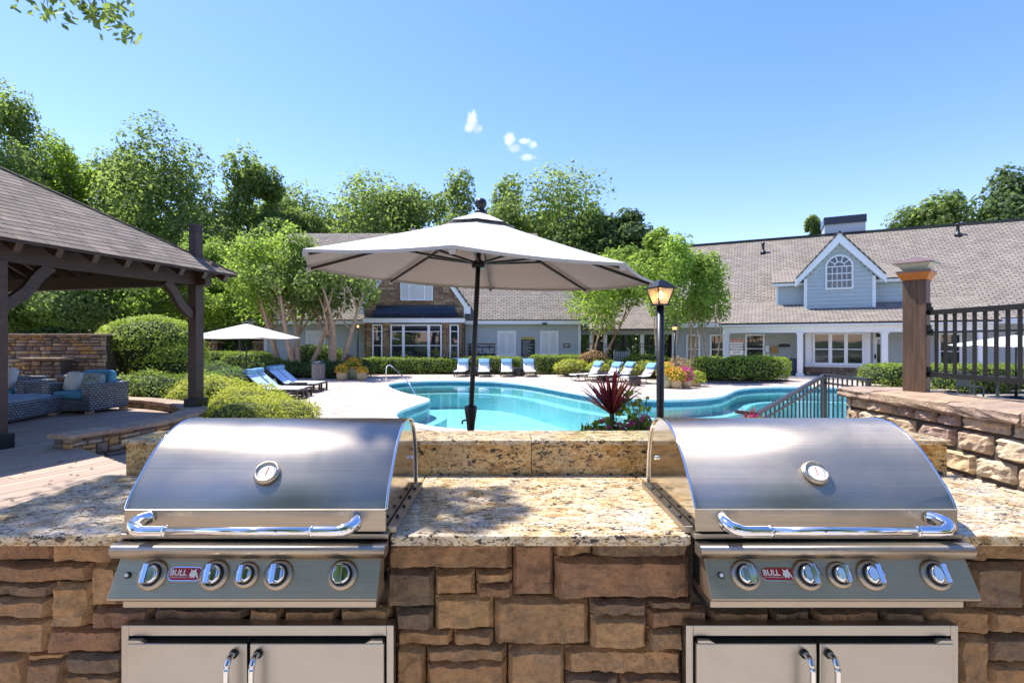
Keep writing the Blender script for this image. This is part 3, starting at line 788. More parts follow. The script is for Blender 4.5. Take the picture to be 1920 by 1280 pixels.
mb = MB(); mb.bx(-1.69, 1.89, 1.60, 2.39, PATIO, 1.29); mb.bx(-1.61, 1.87, 2.216, 2.39, 1.29, 1.457)
mb.build('core', M['mortar'], ctr)
SD = 1.555                                   # depth of the stone face
stones = []
def sz(ox, oy, s, rects):
    for (x0, y0, x1, y1) in rects:
        a = at(ox + x0 / s, oy + y0 / s, SD); b = at(ox + x1 / s, oy + y1 / s, SD)
        stones.append((a.x, b.z, b.x - a.x, a.z - b.z))
k = 2.461
sz(600, 760, k, [(300, 630, 888, 765), (890, 630, 1080, 895), (1080, 630, 1260, 705), (1265, 630, 1712, 703), (1085, 708, 1712, 897), (300, 765, 522, 943), (525, 770, 713, 887),
    (717, 775, 888, 830), (720, 835, 890, 893), (525, 893, 800, 1048), (803, 900, 1245, 1120), (1250, 903, 1512, 975), (1517, 903, 1730, 941), (1252, 980, 1510, 1128),
    (1517, 943, 1800, 1035), (1517, 1038, 1682, 1132), (345, 946, 520, 1040), (345, 1043, 610, 1115), (613, 1052, 800, 1115), (345, 1117, 485, 1330), (487, 1117, 863, 1180),
    (487, 1183, 863, 1330), (868, 1122, 1130, 1330), (1133, 1134, 1682, 1248), (1135, 1252, 1388, 1330), (1391, 1252, 1682, 1330)])
sz(0, 760, k, [(-230, 625, 235, 729), (240, 625, 545, 729), (-180, 733, 408, 824), (-150, 830, 228, 891), (231, 827, 407, 1027), (-190, 895, 226, 985), (412, 733, 545, 938),
    (412, 941, 688, 1032), (691, 941, 1130, 1000), (1134, 941, 1298, 1000), (1301, 941, 1556, 1000), (1559, 941, 1800, 1000), (-200, 990, 222, 1147), (206, 1033, 567, 1150),
    (-200, 1152, 105, 1330), (108, 1152, 285, 1181), (108, 1184, 285, 1330), (288, 1154, 567, 1240), (288, 1244, 567, 1330)])
sz(1200, 760, k, [(322, 946, 609, 1012), (613, 946, 802, 1012), (806, 946, 1119, 1012), (1123, 946, 1309, 1012), (1313, 946, 1622, 1064), (1626, 950, 1960, 1066), (1520, 625, 1960, 728),
    (1530, 733, 1762, 945), (1766, 733, 1960, 946), (1482, 1068, 1612, 1330), (1616, 1070, 1960, 1196), (1616, 1200, 1960, 1330)])
rs = random.Random(11)
for (x, z, w, h) in ashlar(rs, 3.58, 0.33, (0.11, 0.20), (0.2, 0.5)):
    X0 = -1.69 + x
    if any(X0 < b and X0 + w > a for a, b in ((-1.15, -0.33), (0.53, 1.36))): continue
    stones.append((X0, PATIO + z, w, h))
for i, (x, z, w, h) in enumerate(stones):
    if x > 1.89: continue
    w = min(w, 1.895 - x)
    if x < -1.70: w -= (-1.70 - x); x = -1.70
    if w < 0.02: continue
    me = rough_block(w - 0.002, h - 0.002, 0.06, i + 1, int(7 + w * 42), int(6 + h * 42), 0.017 + 0.009 * rs.random(), 0.025, 0.002, False)
    o = add('stone', me, M['front_stone'], ctr)
    o.location = (x + w / 2 - 0.1, SD - 1.9 + rs.uniform(-0.006, 0.008), z + h / 2 - PATIO)

# ------------------------------------------------------------------ the grills
GW = 0.764
def spline(pts, n=6):
    out = []; P = [Vector(p) for p in pts]
    for i in range(len(P) - 1):
        p0 = P[max(i - 1, 0)]; p1 = P[i]; p2 = P[i + 1]; p3 = P[min(i + 2, len(P) - 1)]
        for k in range(n):
            t = k / n
            out.append(0.5 * ((2 * p1) + (p2 - p0) * t + (2 * p0 - 5 * p1 + 4 * p2 - p3) * t * t + (3 * p1 - p0 - 3 * p2 + p3) * t ** 3))
    out.append(P[-1]); return out
def make_grill():
    # local frame: x across from the left edge, y depth, z up from the counter top; placed so that local y=0 is depth 1.5
    t = thing('gas_grill', None, 'grill', (0, 1.5, CT))
    X0, X1 = 0.0, GW
    prof = spline([(0.0, 0.078), (0.020, 0.112), (0.062, 0.160), (0.148, 0.240), (0.245, 0.287), (0.34, 0.293), (0.42, 0.272), (0.475, 0.215), (0.505, 0.12), (0.512, 0.012)], 6)
    prof = [(p[0], p[1]) for p in prof]
    # the curved hood sheet
    mb = MB(); n = len(prof)
    mb.poly([(X0, a, b) for a, b in prof] + [(X1, a, b) for a, b in prof], [(i, i + 1, n + i + 1, n + i) for i in range(n - 1)], True)
    hood = mb.build('hood', M['steel'], t, world=False)
    so = hood.modifiers.new('thick', 'SOLIDIFY'); so.thickness = 0.004; so.offset = 0
    for x in (X0 + 0.006, X1 - 0.006):
        mb = MB(); mb.prism([(x - 0.002, a, b) for a, b in prof] + [(x - 0.002, 0.0, 0.012)], (0.004, 0, 0)); mb.build('hood_side', M['chrome' if False else 'steel_side'], t, world=False)
    for x in (X0, X1):
        mb = MB(); mb.tube([(x, a, b) for a, b in prof], 0.0045, 6); mb.build('hood_trim', M['chrome'], t, world=False)
    mb = MB(); mb.bx(X0, X1, -0.006, 0.008, 0.014, 0.080); mb.build('hood_band', M['steel'], t, world=False, bevel=0.003)
    mb = MB(); mb.bx(X0 - 0.008, X1 + 0.008, -0.012, 0.50, -0.004, 0.011); mb.build('firebox_rim', M['steel'], t, world=False, bevel=0.002)
    mb = MB(); mb.bx(X0 + 0.03, X1 - 0.03, 0.0, 0.5, -0.21, -0.005); mb.build('firebox', M['dark_gap'], t, world=False)
    for x, s in ((X0 - 0.012, -1), (X1 + 0.012, 1)):      # side flanges lying on the counter with their bolts
        fl = MB().bx(x - 0.013, x + 0.013, 0.02, 0.50, 0.0005, 0.022).build('side_flange', M['steel'], t, world=False, bevel=0.002)
        for q in range(4):
            MB().lathe([(0.006, 0.0), (0.006, 0.005), (0.003, 0.008)], (x, 0.1 + q * 0.1, 0.022), 8).build('bolt', M['black_metal'], fl, world=False)
        MB().tube([(x - s * 0.019, 0.40, 0.14), (x - s * 0.006, 0.40, 0.14)], 0.007, 10).build('pivot_bolt', M['chrome'], t, world=False)
    # handle: bar held by two cast elbows
    hz, hy = 0.046, -0.085
    hb = MB().tube([(X0 + 0.17, hy, hz), (X1 - 0.17 + 0.06, hy, hz)], 0.0115, 16).build('handle', M['chrome'], t, world=False)
    for sx, x in ((1, X0 + 0.066), (-1, X1 - 0.075)):
        path = spline([(x + 0.012 * sx, -0.004, hz + 0.012), (x, -0.035, hz + 0.012), (x + 0.006 * sx, -0.066, hz + 0.006), (x + 0.035 * sx, -0.083, hz), (x + 0.075 * sx, hy, hz), (x + 0.11 * sx, hy, hz)], 4)
        MB().tube(path, [0.019] * 8 + [0.0175] * 4 + [0.0150] * (len(path) - 12), 14).build('elbow', M['chrome'], hb, world=False)
        MB().tube([(x + 0.105 * sx, hy, hz), (x + 0.113 * sx, hy, hz)], 0.0165, 14).build('collar', M['chrome'], hb, world=False)
    # bullnose lip
    lp = [(-0.005, -0.008), (-0.040, -0.008)] + [(-0.045 - 0.014 * math.sin(a), -0.022 + 0.014 * math.cos(a)) for a in [i * math.pi / 12 for i in range(0, 9)]] + [(-0.050, -0.044), (-0.005, -0.044)]
    MB().prism([(X0 - 0.004, a, b) for a, b in lp], (GW + 0.012, 0, 0), True).build('bullnose_lip', M['steel'], t, world=False)
    # slanted control panel
    tp = Vector((0, -0.030, -0.040)); bt = Vector((0, -0.088, -0.142))
    pn = [tp, bt, bt + Vector((0, 0.006, -0.008)), Vector((0, -0.06, -0.150)), Vector((0, 0.0, -0.150)), Vector((0, 0.0, -0.040))]
    PX0, PX1 = X0 + 0.012, X1 - 0.006
    MB().prism([(PX0, p.y, p.z) for p in pn], (PX1 - PX0, 0, 0)).build('control_panel', M['panel_steel'], t, world=False, bevel=0.002)
    tv = (tp - bt).normalized(); nv = Vector((0, -tv.z, tv.y)); xv = Vector((1, 0, 0))
    R = Matrix((xv, tv, nv)).transposed()
    def on(u, s): return Vector((u, 0, 0)) + bt + tv * (s * (tp - bt).length)
    for u, s, r in ((0.120, 0.54, 1.0), (0.294, 0.54, 1.0), (0.384, 0.54, 0.86), (0.474, 0.54, 1.0), (0.655, 0.54, 1.0)):
        c = on(u, s)
        bz = MB().lathe([(0.041 * r, 0.0), (0.041 * r, 0.004), (0.033 * r, 0.010), (0.029 * r, 0.010), (0.029 * r, 0.003)], c, 28, R).build('knob_bezel', M['steel'], t, world=False)
        MB().lathe([(0.0275 * r, 0.002), (0.0275 * r, 0.012)], c, 24, R).build('knob_base', M['black_metal'], bz, world=False)
        kb = MB(); kb.lathe([(0.025 * r, 0.010), (0.025 * r, 0.022), (0.022 * r, 0.026)], c, 24, R)
        kb.box(c + nv * 0.032, (0.016 * r, 0.050 * r, 0.022), M=R @ Matrix.Rotation(0.04, 3, 'Z'))
        kb.build('knob', M['chrome'], bz, world=False, bevel=0.002)
    # badge
    c = on(0.211, 0.56); w, h = 0.047, 0.0165
    def caps(s):
        return [c + xv * (math.copysign(w - h, math.cos(a)) + h * math.cos(a) * s if abs(math.cos(a)) > 1e-6 else 0) + tv * (h * math.sin(a) * s) for a in [2 * math.pi * i / 28 + 0.01 for i in range(28)]]
    bgd = MB().prism(caps(1.12), nv * 0.002).build('badge', M['chrome'], t, world=False)
    MB().prism([p + nv * 0.0022 for p in caps(0.98)], nv * 0.0008).build('badge_face', M['red'], bgd, world=False)
    e = R.to_euler()
    text_obj('lettering', 'BULL', 0.021, M['sign_white'], bgd, c + nv * 0.0036 - xv * 0.042 - tv * 0.004, e, 'LEFT', 0.0006, 1, 0.0002)
    text_obj('lettering', 'OUTDOOR PRODUCTS', 0.0052, M['sign_white'], bgd, c + nv * 0.0036 - xv * 0.042 - tv * 0.0105, e, 'LEFT', 0, 1, 0.0002)
    em = [(0.012, -0.004), (0.016, 0.006), (0.014, 0.013), (0.019, 0.009), (0.026, 0.010), (0.031, 0.014), (0.030, 0.007), (0.035, 0.000), (0.039, -0.008), (0.041, -0.014), (0.036, -0.009), (0.031, -0.004), (0.029, -0.012), (0.023, -0.008), (0.018, -0.012), (0.017, -0.006)]
    MB().prism([c + xv * a + tv * b_ + nv * 0.0034 for a, b_ in em], nv * 0.0003).build('bull_head_emblem', M['sign_white'], bgd, world=False)
    bt_ = MB().lathe([(0.009, 0), (0.009, 0.004), (0.0065, 0.006)], on(0.05, 0.53), 16, R).build('igniter_ring', M['black_metal'], t, world=False)
    MB().lathe([(0.0055, 0.004), (0.0055, 0.008), (0.004, 0.009)], on(0.05, 0.53), 14, R).build('igniter_button', M['dial'], bt_, world=False)
    # drip tray front and the shadow gap above it
    MB().bx(X0 + 0.026, X1 - 0.018, -0.045, 0.10, -0.186, -0.160).build('drip_tray', M['steel'], t, world=False, bevel=0.002)
    MB().bx(X0 + 0.030, X1 - 0.022, -0.02, 0.10, -0.160, -0.150).build('tray_gap', M['dark_gap'], t, world=False)
    # thermometer on the hood
    i = 12; a = Vector((0, *prof[i])); b = Vector((0, *prof[i + 2])); tt = (b - a).normalized(); nn = Vector((0, -tt.z, tt.y)); Rt = Matrix((xv, tt, nn)).transposed()
    tc = (a + b) / 2 + Vector((0.387, 0, 0)) + nn * 0.001 - tt * 0.012
    th = MB().lathe([(0.039, 0.0), (0.039, 0.010), (0.034, 0.019), (0.030, 0.019), (0.029, 0.012)], tc, 32, Rt).build('thermometer', M['steel'], t, world=False)
    MB().lathe([(0.0295, 0.010), (0.0295, 0.0135)], tc, 28, Rt).build('dial', M['dial'], th, world=False)
    tk = MB()
    for q in range(22):
        an = math.radians(-215 + q * 250 / 21)
        d = xv * math.cos(an) + tt * -math.sin(an)
        tk.bar(tc + nn * 0.0141 + d * 0.0225, tc + nn * 0.0141 + d * 0.0265, 0.0010, 0.0004, up=nn)
    tk.build('tick_marks', M['sign_black'], th, world=False)
    MB().bar(tc + nn * 0.015 - tt * 0.012, tc + nn * 0.015 + tt * 0.018 + xv * 0.003, 0.0018, 0.0006, up=nn).build('needle', M['needle'], th, world=False)
    return t
M['steel_side'] = steel_mat('polished_side_steel', (0.66, 0.63, 0.58), 0.12, (20, 20, 20), 0.3)
g1 = make_grill(); g1.location = (-1.117, 1.5, CT)
tag(g1, 'left stainless gas grill with closed hood in the stone counter', 'grill', 'built in gas grills')
g2 = copy_tree(g1); g2.location = (0.553, 1.5, CT)
tag(g2, 'right stainless gas grill with closed hood nearest the retaining wall', 'grill', 'built in gas grills')

def make_doors():
    t = thing('access_doors', None, 'cabinet door', (0, 1.53, PATIO))
    W = 0.81; z1 = 1.057 - PATIO; z0 = 0.06
    fr = MB(); fr.bx(0, 0.022, -0.008, 0.03, z0, z1); fr.bx(W - 0.022, W, -0.008, 0.03, z0, z1); fr.bx(0.022, W - 0.022, -0.008, 0.03, z1 - 0.032, z1); fr.bx(0.022, W - 0.022, -0.008, 0.03, z0, z0 + 0.03)
    fr.build('door_frame', M['steel_door'], t, world=False, bevel=0.002)
    MB().bx(0.02, W - 0.02, 0.012, 0.03, z0, z1 - 0.01).build('cavity', M['dark_gap'], t, world=False)
    mid = W * 0.5 - 0.02
    for (a, b, hx) in ((0.026, mid - 0.004, mid - 0.042), (mid + 0.004, W - 0.026, mid + 0.030)):
        d = MB().bx(a, b, -0.022, 0.010, z0 + 0.034, z1 - 0.046).build('door', M['steel_door'], t, world=False, bevel=0.003)
        hz = z1 - 0.075
        pth = spline([(hx, -0.02, hz), (hx, -0.045, hz + 0.002), (hx, -0.062, hz - 0.018), (hx, -0.065, hz - 0.05), (hx, -0.065, hz - 0.33), (hx, -0.062, hz - 0.362), (hx, -0.045, hz - 0.38), (hx, -0.02, hz - 0.38)], 5)
        MB().tube(pth, 0.0085, 12).build('door_handle', M['chrome'], d, world=False)
        MB().lathe([(0.013, 0), (0.013, 0.006), (0.009, 0.009)], (hx, -0.022, hz), 14, Matrix.Rotation(math.pi / 2, 3, 'X')).build('handle_rosette', M['black_metal'], d, world=False)
    for x, s in ((0.03, 1), (W - 0.03, -1)):
        MB().prism([(x, -0.024, z1 - 0.044), (x + 0.05 * s, -0.024, z1 - 0.044), (x + 0.035 * s, -0.024, z1 - 0.036), (x, -0.024, z1 - 0.036)], (0, 0.015, 0)).build('hinge_clip', M['steel_door'], t, world=False)
    return t
d1 = make_doors(); d1.location = (-1.146, 1.53, PATIO); tag(d1, 'grey steel double access door under the left grill', 'cabinet door', 'steel access doors')
d2 = copy_tree(d1); d2.location = (0.533, 1.53, PATIO); tag(d2, 'warm toned steel double access door under the right grill', 'cabinet door', 'steel access doors')

# ------------------------------------------------------------------ right retaining wall with post and railing
rw = thing('stone_retaining_wall', 'rough tan stone wall with thick cap running beside the counter on the right', 'wall', (2.9, 3.0, PATIO))
WX = 2.88; WL = 4.35
mb = MB(); mb.bx(WX + 0.03, WX + 0.50, -1.0, WL - 0.03, 0.0, 1.43); mb.build('core', M['mortar'], rw)
rs = random.Random(21)
bl = ashlar(rs, 3.35, 1.0, (0.105, 0.15), (0.16, 0.34), 0.006)
for i, (x, z, w, h) in enumerate(bl):
    me = rough_block(w, h, 0.08, 200 + i, 10, 7, 0.036, 0.05, 0.003, False)
    o = add('stone', me, M['wall_stone'], rw); o.rotation_euler = (0, 0, -math.pi / 2)
    # block face is -Y in its frame; rotated to face -X
    o.location = (WX - 2.9 + rs.uniform(-0.006, 0.006), 1.0 + x + w / 2 - 3.0, 0.44 + z + h / 2 - PATIO)
for i, (x, z, w, h) in enumerate(ashlar(rs, 0.5, 1.0, (0.105, 0.15), (0.16, 0.3), 0.006)):   # far end of the wall
    o = add('stone', rough_block(w, h, 0.06, 400 + i, 7, 6, 0.03, 0.14, 0.004), M['wall_stone'], rw); o.rotation_euler = (0, 0, math.pi)
    o.location = (WX + x + w / 2 - 2.9, WL - 3.0, 0.44 + z + h / 2 - PATIO)
y = 0.9; i = 0
while y < WL + 0.02:
    L = min(rs.uniform(0.45, 0.75), WL + 0.06 - y)
    if WL + 0.06 - y - L < 0.2: L = WL + 0.06 - y
    mb = MB(); n = 12; sec = []
    rows = []
    for q in range(9):
        yy = y + 0.004 + (L - 0.008) * q / 8
        ring = []
        for (dx, dz) in ((-0.030, 0.0), (-0.045, 0.018), (-0.036, 0.040), (-0.040, 0.066), (-0.015, 0.078), (0.16, 0.080), (0.34, 0.080), (0.53, 0.078), (0.56, 0.05), (0.55, 0.0)):
            nz = noise.noise(Vector((dx * 9 + i * 3, yy * 7, dz * 20))); n2 = noise.noise(Vector((dx * 25, yy * 22, dz * 30 + i)))
            edge = 1.0 if dx < 0 or dx > 0.5 else 0.25
            ring.append((WX + dx + nz * 0.016 * edge + n2 * 0.014 * edge, yy, 1.432 + dz + (nz * 0.010 + n2 * 0.005 if dz > 0.01 else 0)))
        rows.append(ring)
    m_ = 10
    mb.poly([p for r_ in rows for p in r_], [(a * m_ + b, a * m_ + (b + 1) % m_, (a + 1) * m_ + (b + 1) % m_, (a + 1) * m_ + b) for a in range(8) for b in range(m_)] + [tuple(range(m_)), tuple(range(8 * m_, 9 * m_))], False)
    mb.build('cap_stone', M['cap_stone'], rw)
    y += L; i += 1
# timber post with solar cap
px, py = 3.185, 3.98; pz = 1.512
po = thing('timber_fence_post', 'brown square timber post with pyramid lamp cap on the stone wall', 'post', (px, py, pz), math.radians(40))
MB().box((0, 0, 0.43), (0.145, 0.145, 0.86)).build('post', M['post_wood'], po, world=False, bevel=0.004)
def frust(mb, z0, z1, a, b):
    mb.poly([(-a, -a, z0), (a, -a, z0), (a, a, z0), (-a, a, z0), (-b, -b, z1), (b, -b, z1), (b, b, z1), (-b, b, z1)], [(3, 2, 1, 0), (4, 5, 6, 7), (0, 1, 5, 4), (1, 2, 6, 5), (2, 3, 7, 6), (3, 0, 4, 7)])
    return mb
frust(MB(), 0.86, 0.915, 0.078, 0.104).build('trim_collar', M['orange_wood'], po, world=False)
MB().box((0, 0, 0.923), (0.214, 0.214, 0.016)).build('collar_plate', M['copper_cap'], po, world=False)
frust(MB(), 0.931, 0.985, 0.066, 0.108).build('lamp_lens', M['frost'], po, world=False)
mb = MB(); frust(mb, 0.985, 0.992, 0.128, 0.128); frust(mb, 0.992, 1.045, 0.128, 0.018); mb.build('pyramid_cap', M['copper_cap'], po, world=False)
fe = thing('iron_railing', 'black iron railing fixed to the timber post on the stone wall', 'railing', (px, py, pz))
fx = px + 0.035; y1 = py - 0.085; y0 = 0.6
zt0, zb = 2.118, 1.652
MB().bar((fx, y1, zt0), (fx, y0, zt0), 0.042, 0.036).build('top_rail', M['black_metal'], fe)
MB().bar((fx, y1, zt0 - 0.148), (fx, y0, zt0 - 0.148), 0.02, 0.014).build('middle_rail', M['black_metal'], fe)
MB().bar((fx, y1, zb), (fx, y0, zb), 0.042, 0.036).build('bottom_rail', M['black_metal'], fe)
me = MB().box((0, 0, 0), (0.017, 0.017, zt0 - zb - 0.03)).mesh('baluster'); me.materials.append(M['black_metal'])
yy = y1 - 0.06
while yy > y0:
    add('baluster', me, None, fe, (fx - px, yy - py, (zt0 + zb) / 2 - pz)); yy -= 0.078
for z in (zt0 + 0.02, zt0 - 0.148, zb):
    mb = MB(); mb.box((fx - 0.002, y1 + 0.008, z), (0.055, 0.02, 0.05)); mb.box((fx - 0.002, y1 + 0.006, z + 0.03), (0.028, 0.014, 0.05)); mb.build('bracket', M['black_metal'], fe)

# ------------------------------------------------------------------ stair railing beyond the wall
sr = thing('stair_handrail', 'charcoal metal handrail with balusters sloping down steps beside the pool', 'railing', gr(1545, 800, 0.0) * 1.0)
sr.location = (5.45, 8.8, 0)
A = at(1418, 776, 7.3); B = at(1546, 703, 8.8); C = at(1628, 712, 7.6)
def railrun(a, b, nb, bot=0.82, first=True):
    MB().bar(a, b, 0.06, 0.045).build('handrail', M['grey_rail'], sr)
    dn = Vector((0, 0, 0.13)); MB().bar(a - dn, b - dn, 0.03, 0.03).build('middle_rail', M['grey_rail'], sr)
    dn = Vector((0, 0, bot)); MB().bar(a - dn, b - dn, 0.035, 0.035).build('bottom_rail', M['grey_rail'], sr)
    for i in range(1, nb):
        p = a + (b - a) * (i / nb)
        MB().bar(p - Vector((0, 0, bot)), p - Vector((0, 0, 0.02)), 0.019).build('baluster', M['grey_rail'], sr)
railrun(A, B, 17); railrun(B, C, 9)
for p in (A, B, C): MB().bar((p.x, p.y, 0.0), (p.x, p.y, p.z + 0.0), 0.055).build('newel_post', M['grey_rail'], sr)
MB().bar(A, A + Vector((-0.28, 0.05, 0.03)), 0.06, 0.045).build('rail_end', M['grey_rail'], sr)
mb = MB()
for i in range(3): mb.bx(5.0 - 0.35 * (2 - i) + 0.1, 9.0, 6.9, 8.75, 0.0 if i == 0 else 0.15 * i - 0.001, 0.15 * (i + 1))
tag(mb.build('stone_steps', M['coping']), kind='structure')

# ------------------------------------------------------------------ helper: roof sheets with metres in their UVs
def sheet(name, pts, mat, parent, thick=0.05, uvdir=None):
    """A flat roof face: pts in order, first edge is the eave."""
    P = [Vector(p) for p in pts]
    org = Vector((0, 0, 0)); q = parent
    while q is not None: org += q.location; q = q.parent
    me = bpy.data.meshes.new(name); me.from_pydata([p - org for p in P], [], [list(range(len(P)))]); me.update()
    u = (P[1] - P[0]).normalized() if uvdir is None else Vector(uvdir).normalized()
    nrm = (P[1] - P[0]).cross(P[-1] - P[0]).normalized(); v = nrm.cross(u)
    uv = me.uv_layers.new(name='UVMap')
    for li, l in enumerate(me.loops):
        p = P[l.vertex_index] - P[0]; uv.data[li].uv = (p.dot(u) + 3.07, p.dot(v))
    o = add(name, me, mat, parent)
    s = o.modifiers.new('thick', 'SOLIDIFY'); s.thickness = thick; s.offset = -1 if nrm.z > 0 else 1
    return o

# ------------------------------------------------------------------ pergola with shingled hip roof
E1 = Vector((-0.263, -0.965, 0)).normalized(); E2 = Vector((-0.965, 0.263, 0)).normalized(); UPV = Vector((0, 0, 1))
PP = Vector((-6.07, 10.0, 0)); S = 6.40; OV = 0.5; SL = 0.62; EZ = 3.235
pg = thing('pergola', 'dark timber pavilion with grey shingled hip roof over the outdoor sofas', 'pergola', (PP.x, PP.y, PATIO))
def pp(a, b, z): return PP + E1 * a + E2 * b + Vector((0, 0, z))
for i, (a, b) in enumerate([(0, 0), (S / 2, 0), (S, 0), (0, S), (S, S), (S / 2, S)]):
    top = 4.13 if i == 0 else 3.2
    z0 = 0.60 if i == 0 else PATIO
    c = pp(a, b, 0)
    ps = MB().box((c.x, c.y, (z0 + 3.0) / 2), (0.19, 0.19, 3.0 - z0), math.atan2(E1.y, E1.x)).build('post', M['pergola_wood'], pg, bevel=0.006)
    MB().box((c.x, c.y, z0 + 0.10), (0.29, 0.29, 0.20), math.atan2(E1.y, E1.x)).build('post_base', M['black_metal'], pg, bevel=0.008)
    if i == 0:
        MB().box((c.x, c.y, 3.82), (0.17, 0.17, 0.62), math.atan2(E1.y, E1.x)).build('post_top', M['pergola_wood'], pg, bevel=0.006)
        MB().box((c.x, c.y, 4.05), (0.20, 0.20, 0.035), math.atan2(E1.y, E1.x)).build('post_cap', M['pergola_wood'], pg)
        MB().box((c.x, c.y, 4.15), (0.19, 0.19, 0.05), math.atan2(E1.y, E1.x)).build('post_cap', M['pergola_wood'], pg)
    for d in (E1, -E1, E2, -E2):
        q = c + d * 0.75 - PP; aa, bb = q.dot(E1), q.dot(E2)
        if -0.1 <= aa <= S + 0.1 and -0.1 <= bb <= S + 0.1 and not (abs(aa % S) > 0.1 and abs(bb % S) > 0.1 and False):
            if (abs(bb) > 0.2 and abs(bb - S) > 0.2) and (abs(aa) > 0.2 and abs(aa - S) > 0.2): continue
            pts = spline([c + d * 0.09 + UPV * 2.40, c + d * 0.20 + UPV * 2.47, c + d * 0.36 + UPV * 2.62, c + d * 0.50 + UPV * 2.84, c + d * 0.66 + UPV * 3.0], 4)
            mb = MB(); w = d.cross(UPV) * 0.05; rows = []
            for k, p in enumerate(pts):
                tg = (pts[min(k + 1, len(pts) - 1)] - pts[max(k - 1, 0)]).normalized(); nn = w.normalized().cross(tg) * 0.075
                rows.append([p - w - nn, p + w - nn, p + w + nn, p - w + nn])
            mb.poly([p for r_ in rows for p in r_], [(k * 4 + j, k * 4 + (j + 1) % 4, k * 4 + 4 + (j + 1) % 4, k * 4 + 4 + j) for k in range(len(rows) - 1) for j in range(4)] + [(0, 1, 2, 3), tuple(len(rows) * 4 - 4 + j for j in range(4))])
            mb.build('curved_brace', M['pergola_wood'], pg)
for (a0, b0, a1, b1) in ((-0.3, 0, S + 0.3, 0), (-0.3, S, S + 0.3, S), (0, -0.3, 0, S + 0.3), (S, -0.3, S, S + 0.3), (S / 2, 0.1, S / 2, S - 0.1)):
    z = 3.13 if a0 < a1 and b0 == b1 else 3.125
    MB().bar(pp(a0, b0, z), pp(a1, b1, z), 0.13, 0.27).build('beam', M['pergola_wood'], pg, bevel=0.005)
half = S / 2 + OV; c0 = pp(S / 2, S / 2, 0); pk = c0 + UPV * (EZ + SL * half)
cor = [c0 + E1 * (sx * half) + E2 * (sy * half) + UPV * EZ for sx, sy in ((-1, -1), (1, -1), (1, 1), (-1, 1))]
# rafters with their tails
for k in range(15):
    a = -OV + 0.22 + k * (2 * half - 0.44) / 14
    dist = half - abs(a - S / 2)
    for (f, inner) in ((lambda t, z: pp(a, -OV + t, z), 0), (lambda t, z: pp(-OV + t, a, z), 1), (lambda t, z: pp(a, S + OV - t, z), 2)):
        L = max(0.45, min(dist - 0.08, half - 0.1))
        p0 = f(0.05, EZ - 0.11 + SL * 0.05); p1 = f(L, EZ - 0.11 + SL * L)
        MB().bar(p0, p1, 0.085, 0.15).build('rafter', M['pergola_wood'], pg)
for i in range(4):
    a, b = cor[i], cor[(i + 1) % 4]
    MB().prism([a, b, pk], (0, 0, -0.035)).build('roof_boarding', M['pergola_wood'], pg)
    if i != 0:
        sheet('roof_face', [a + UPV * 0.028, b + UPV * 0.028, pk + UPV * 0.028], M['shingle_dark'] if 'shingle_dark' in M else shingle_mat('dark_shingles', [(0.12, 0.10, 0.09), (0.16, 0.135, 0.12), (0.18, 0.15, 0.135)], 0.15, 0.34), pg, 0.02)
# the pool-side face, shingle by shingle
ed = E1; up = (pk - (cor[0] + cor[1]) / 2).normalized(); nr = ed.cross(up)
if nr.z < 0: nr = -nr
slen = (pk - (cor[0] + cor[1]) / 2).length; EXP = 0.152; TAB = 0.345
Rm = Matrix((ed, up, ed.cross(up))).transposed().to_euler()
shm = MB(); shm.poly([(-.5, 0, 0), (.5, 0, 0), (.5, 0.2, -0.004), (-.5, 0.2, -0.004), (-.5, 0, 0.011), (.5, 0, 0.011), (.5, 0.2, 0.003), (-.5, 0.2, 0.003)], [(0, 3, 2, 1), (4, 5, 6, 7), (0, 1, 5, 4), (1, 2, 6, 5), (2, 3, 7, 6), (3, 0, 4, 7)])
shm = shm.mesh('shingle'); shm.materials.append(M['pergola_shingle'])
rs = random.Random(3); cnt = 0; sgn = 1 if ed.cross(up).z > 0 else -1
row = 0
while row * EXP < slen - 0.1 and cnt < 296:
    v = row * EXP; hw = half * (1 - v / slen)
    x = -hw; x_next = -hw + (TAB * (0.5 if row % 2 else 1.0)) * rs.uniform(0.9, 1.05)
    while x < hw - 0.02:
        xe = min(x_next, hw)
        o = add('shingle', shm, None, pg)
        o.location = (cor[0] + cor[1]) / 2 + ed * ((x + xe) / 2) + up * (v - 0.02) + nr * 0.012 - Vector((PP.x, PP.y, PATIO))
        o.rotation_euler = Rm; o.scale = (max(0.02, xe - x - 0.006), 1, sgn); cnt += 1
        x = xe; x_next = xe + TAB * rs.uniform(0.94, 1.06)
    row += 1
hipm = MB()
for c in (cor[0], cor[1]):
    hipm.tube([c + UPV * 0.03, pk + UPV * 0.045], 0.022, 6)
hipm.build('hip_cap', M['pergola_shingle'], pg)
if row * EXP < slen:
    v = row * EXP; hw = half * (1 - v / slen); m = (cor[0] + cor[1]) / 2
    sheet('roof_face', [m - ed * hw + up * v + nr * 0.02, m + ed * hw + up * v + nr * 0.02, pk + nr * 0.02], shingle_mat('dark_shingles_top', [(0.12, 0.10, 0.09), (0.16, 0.135, 0.12), (0.18, 0.15, 0.135)], 0.15, 0.34), pg, 0.015)

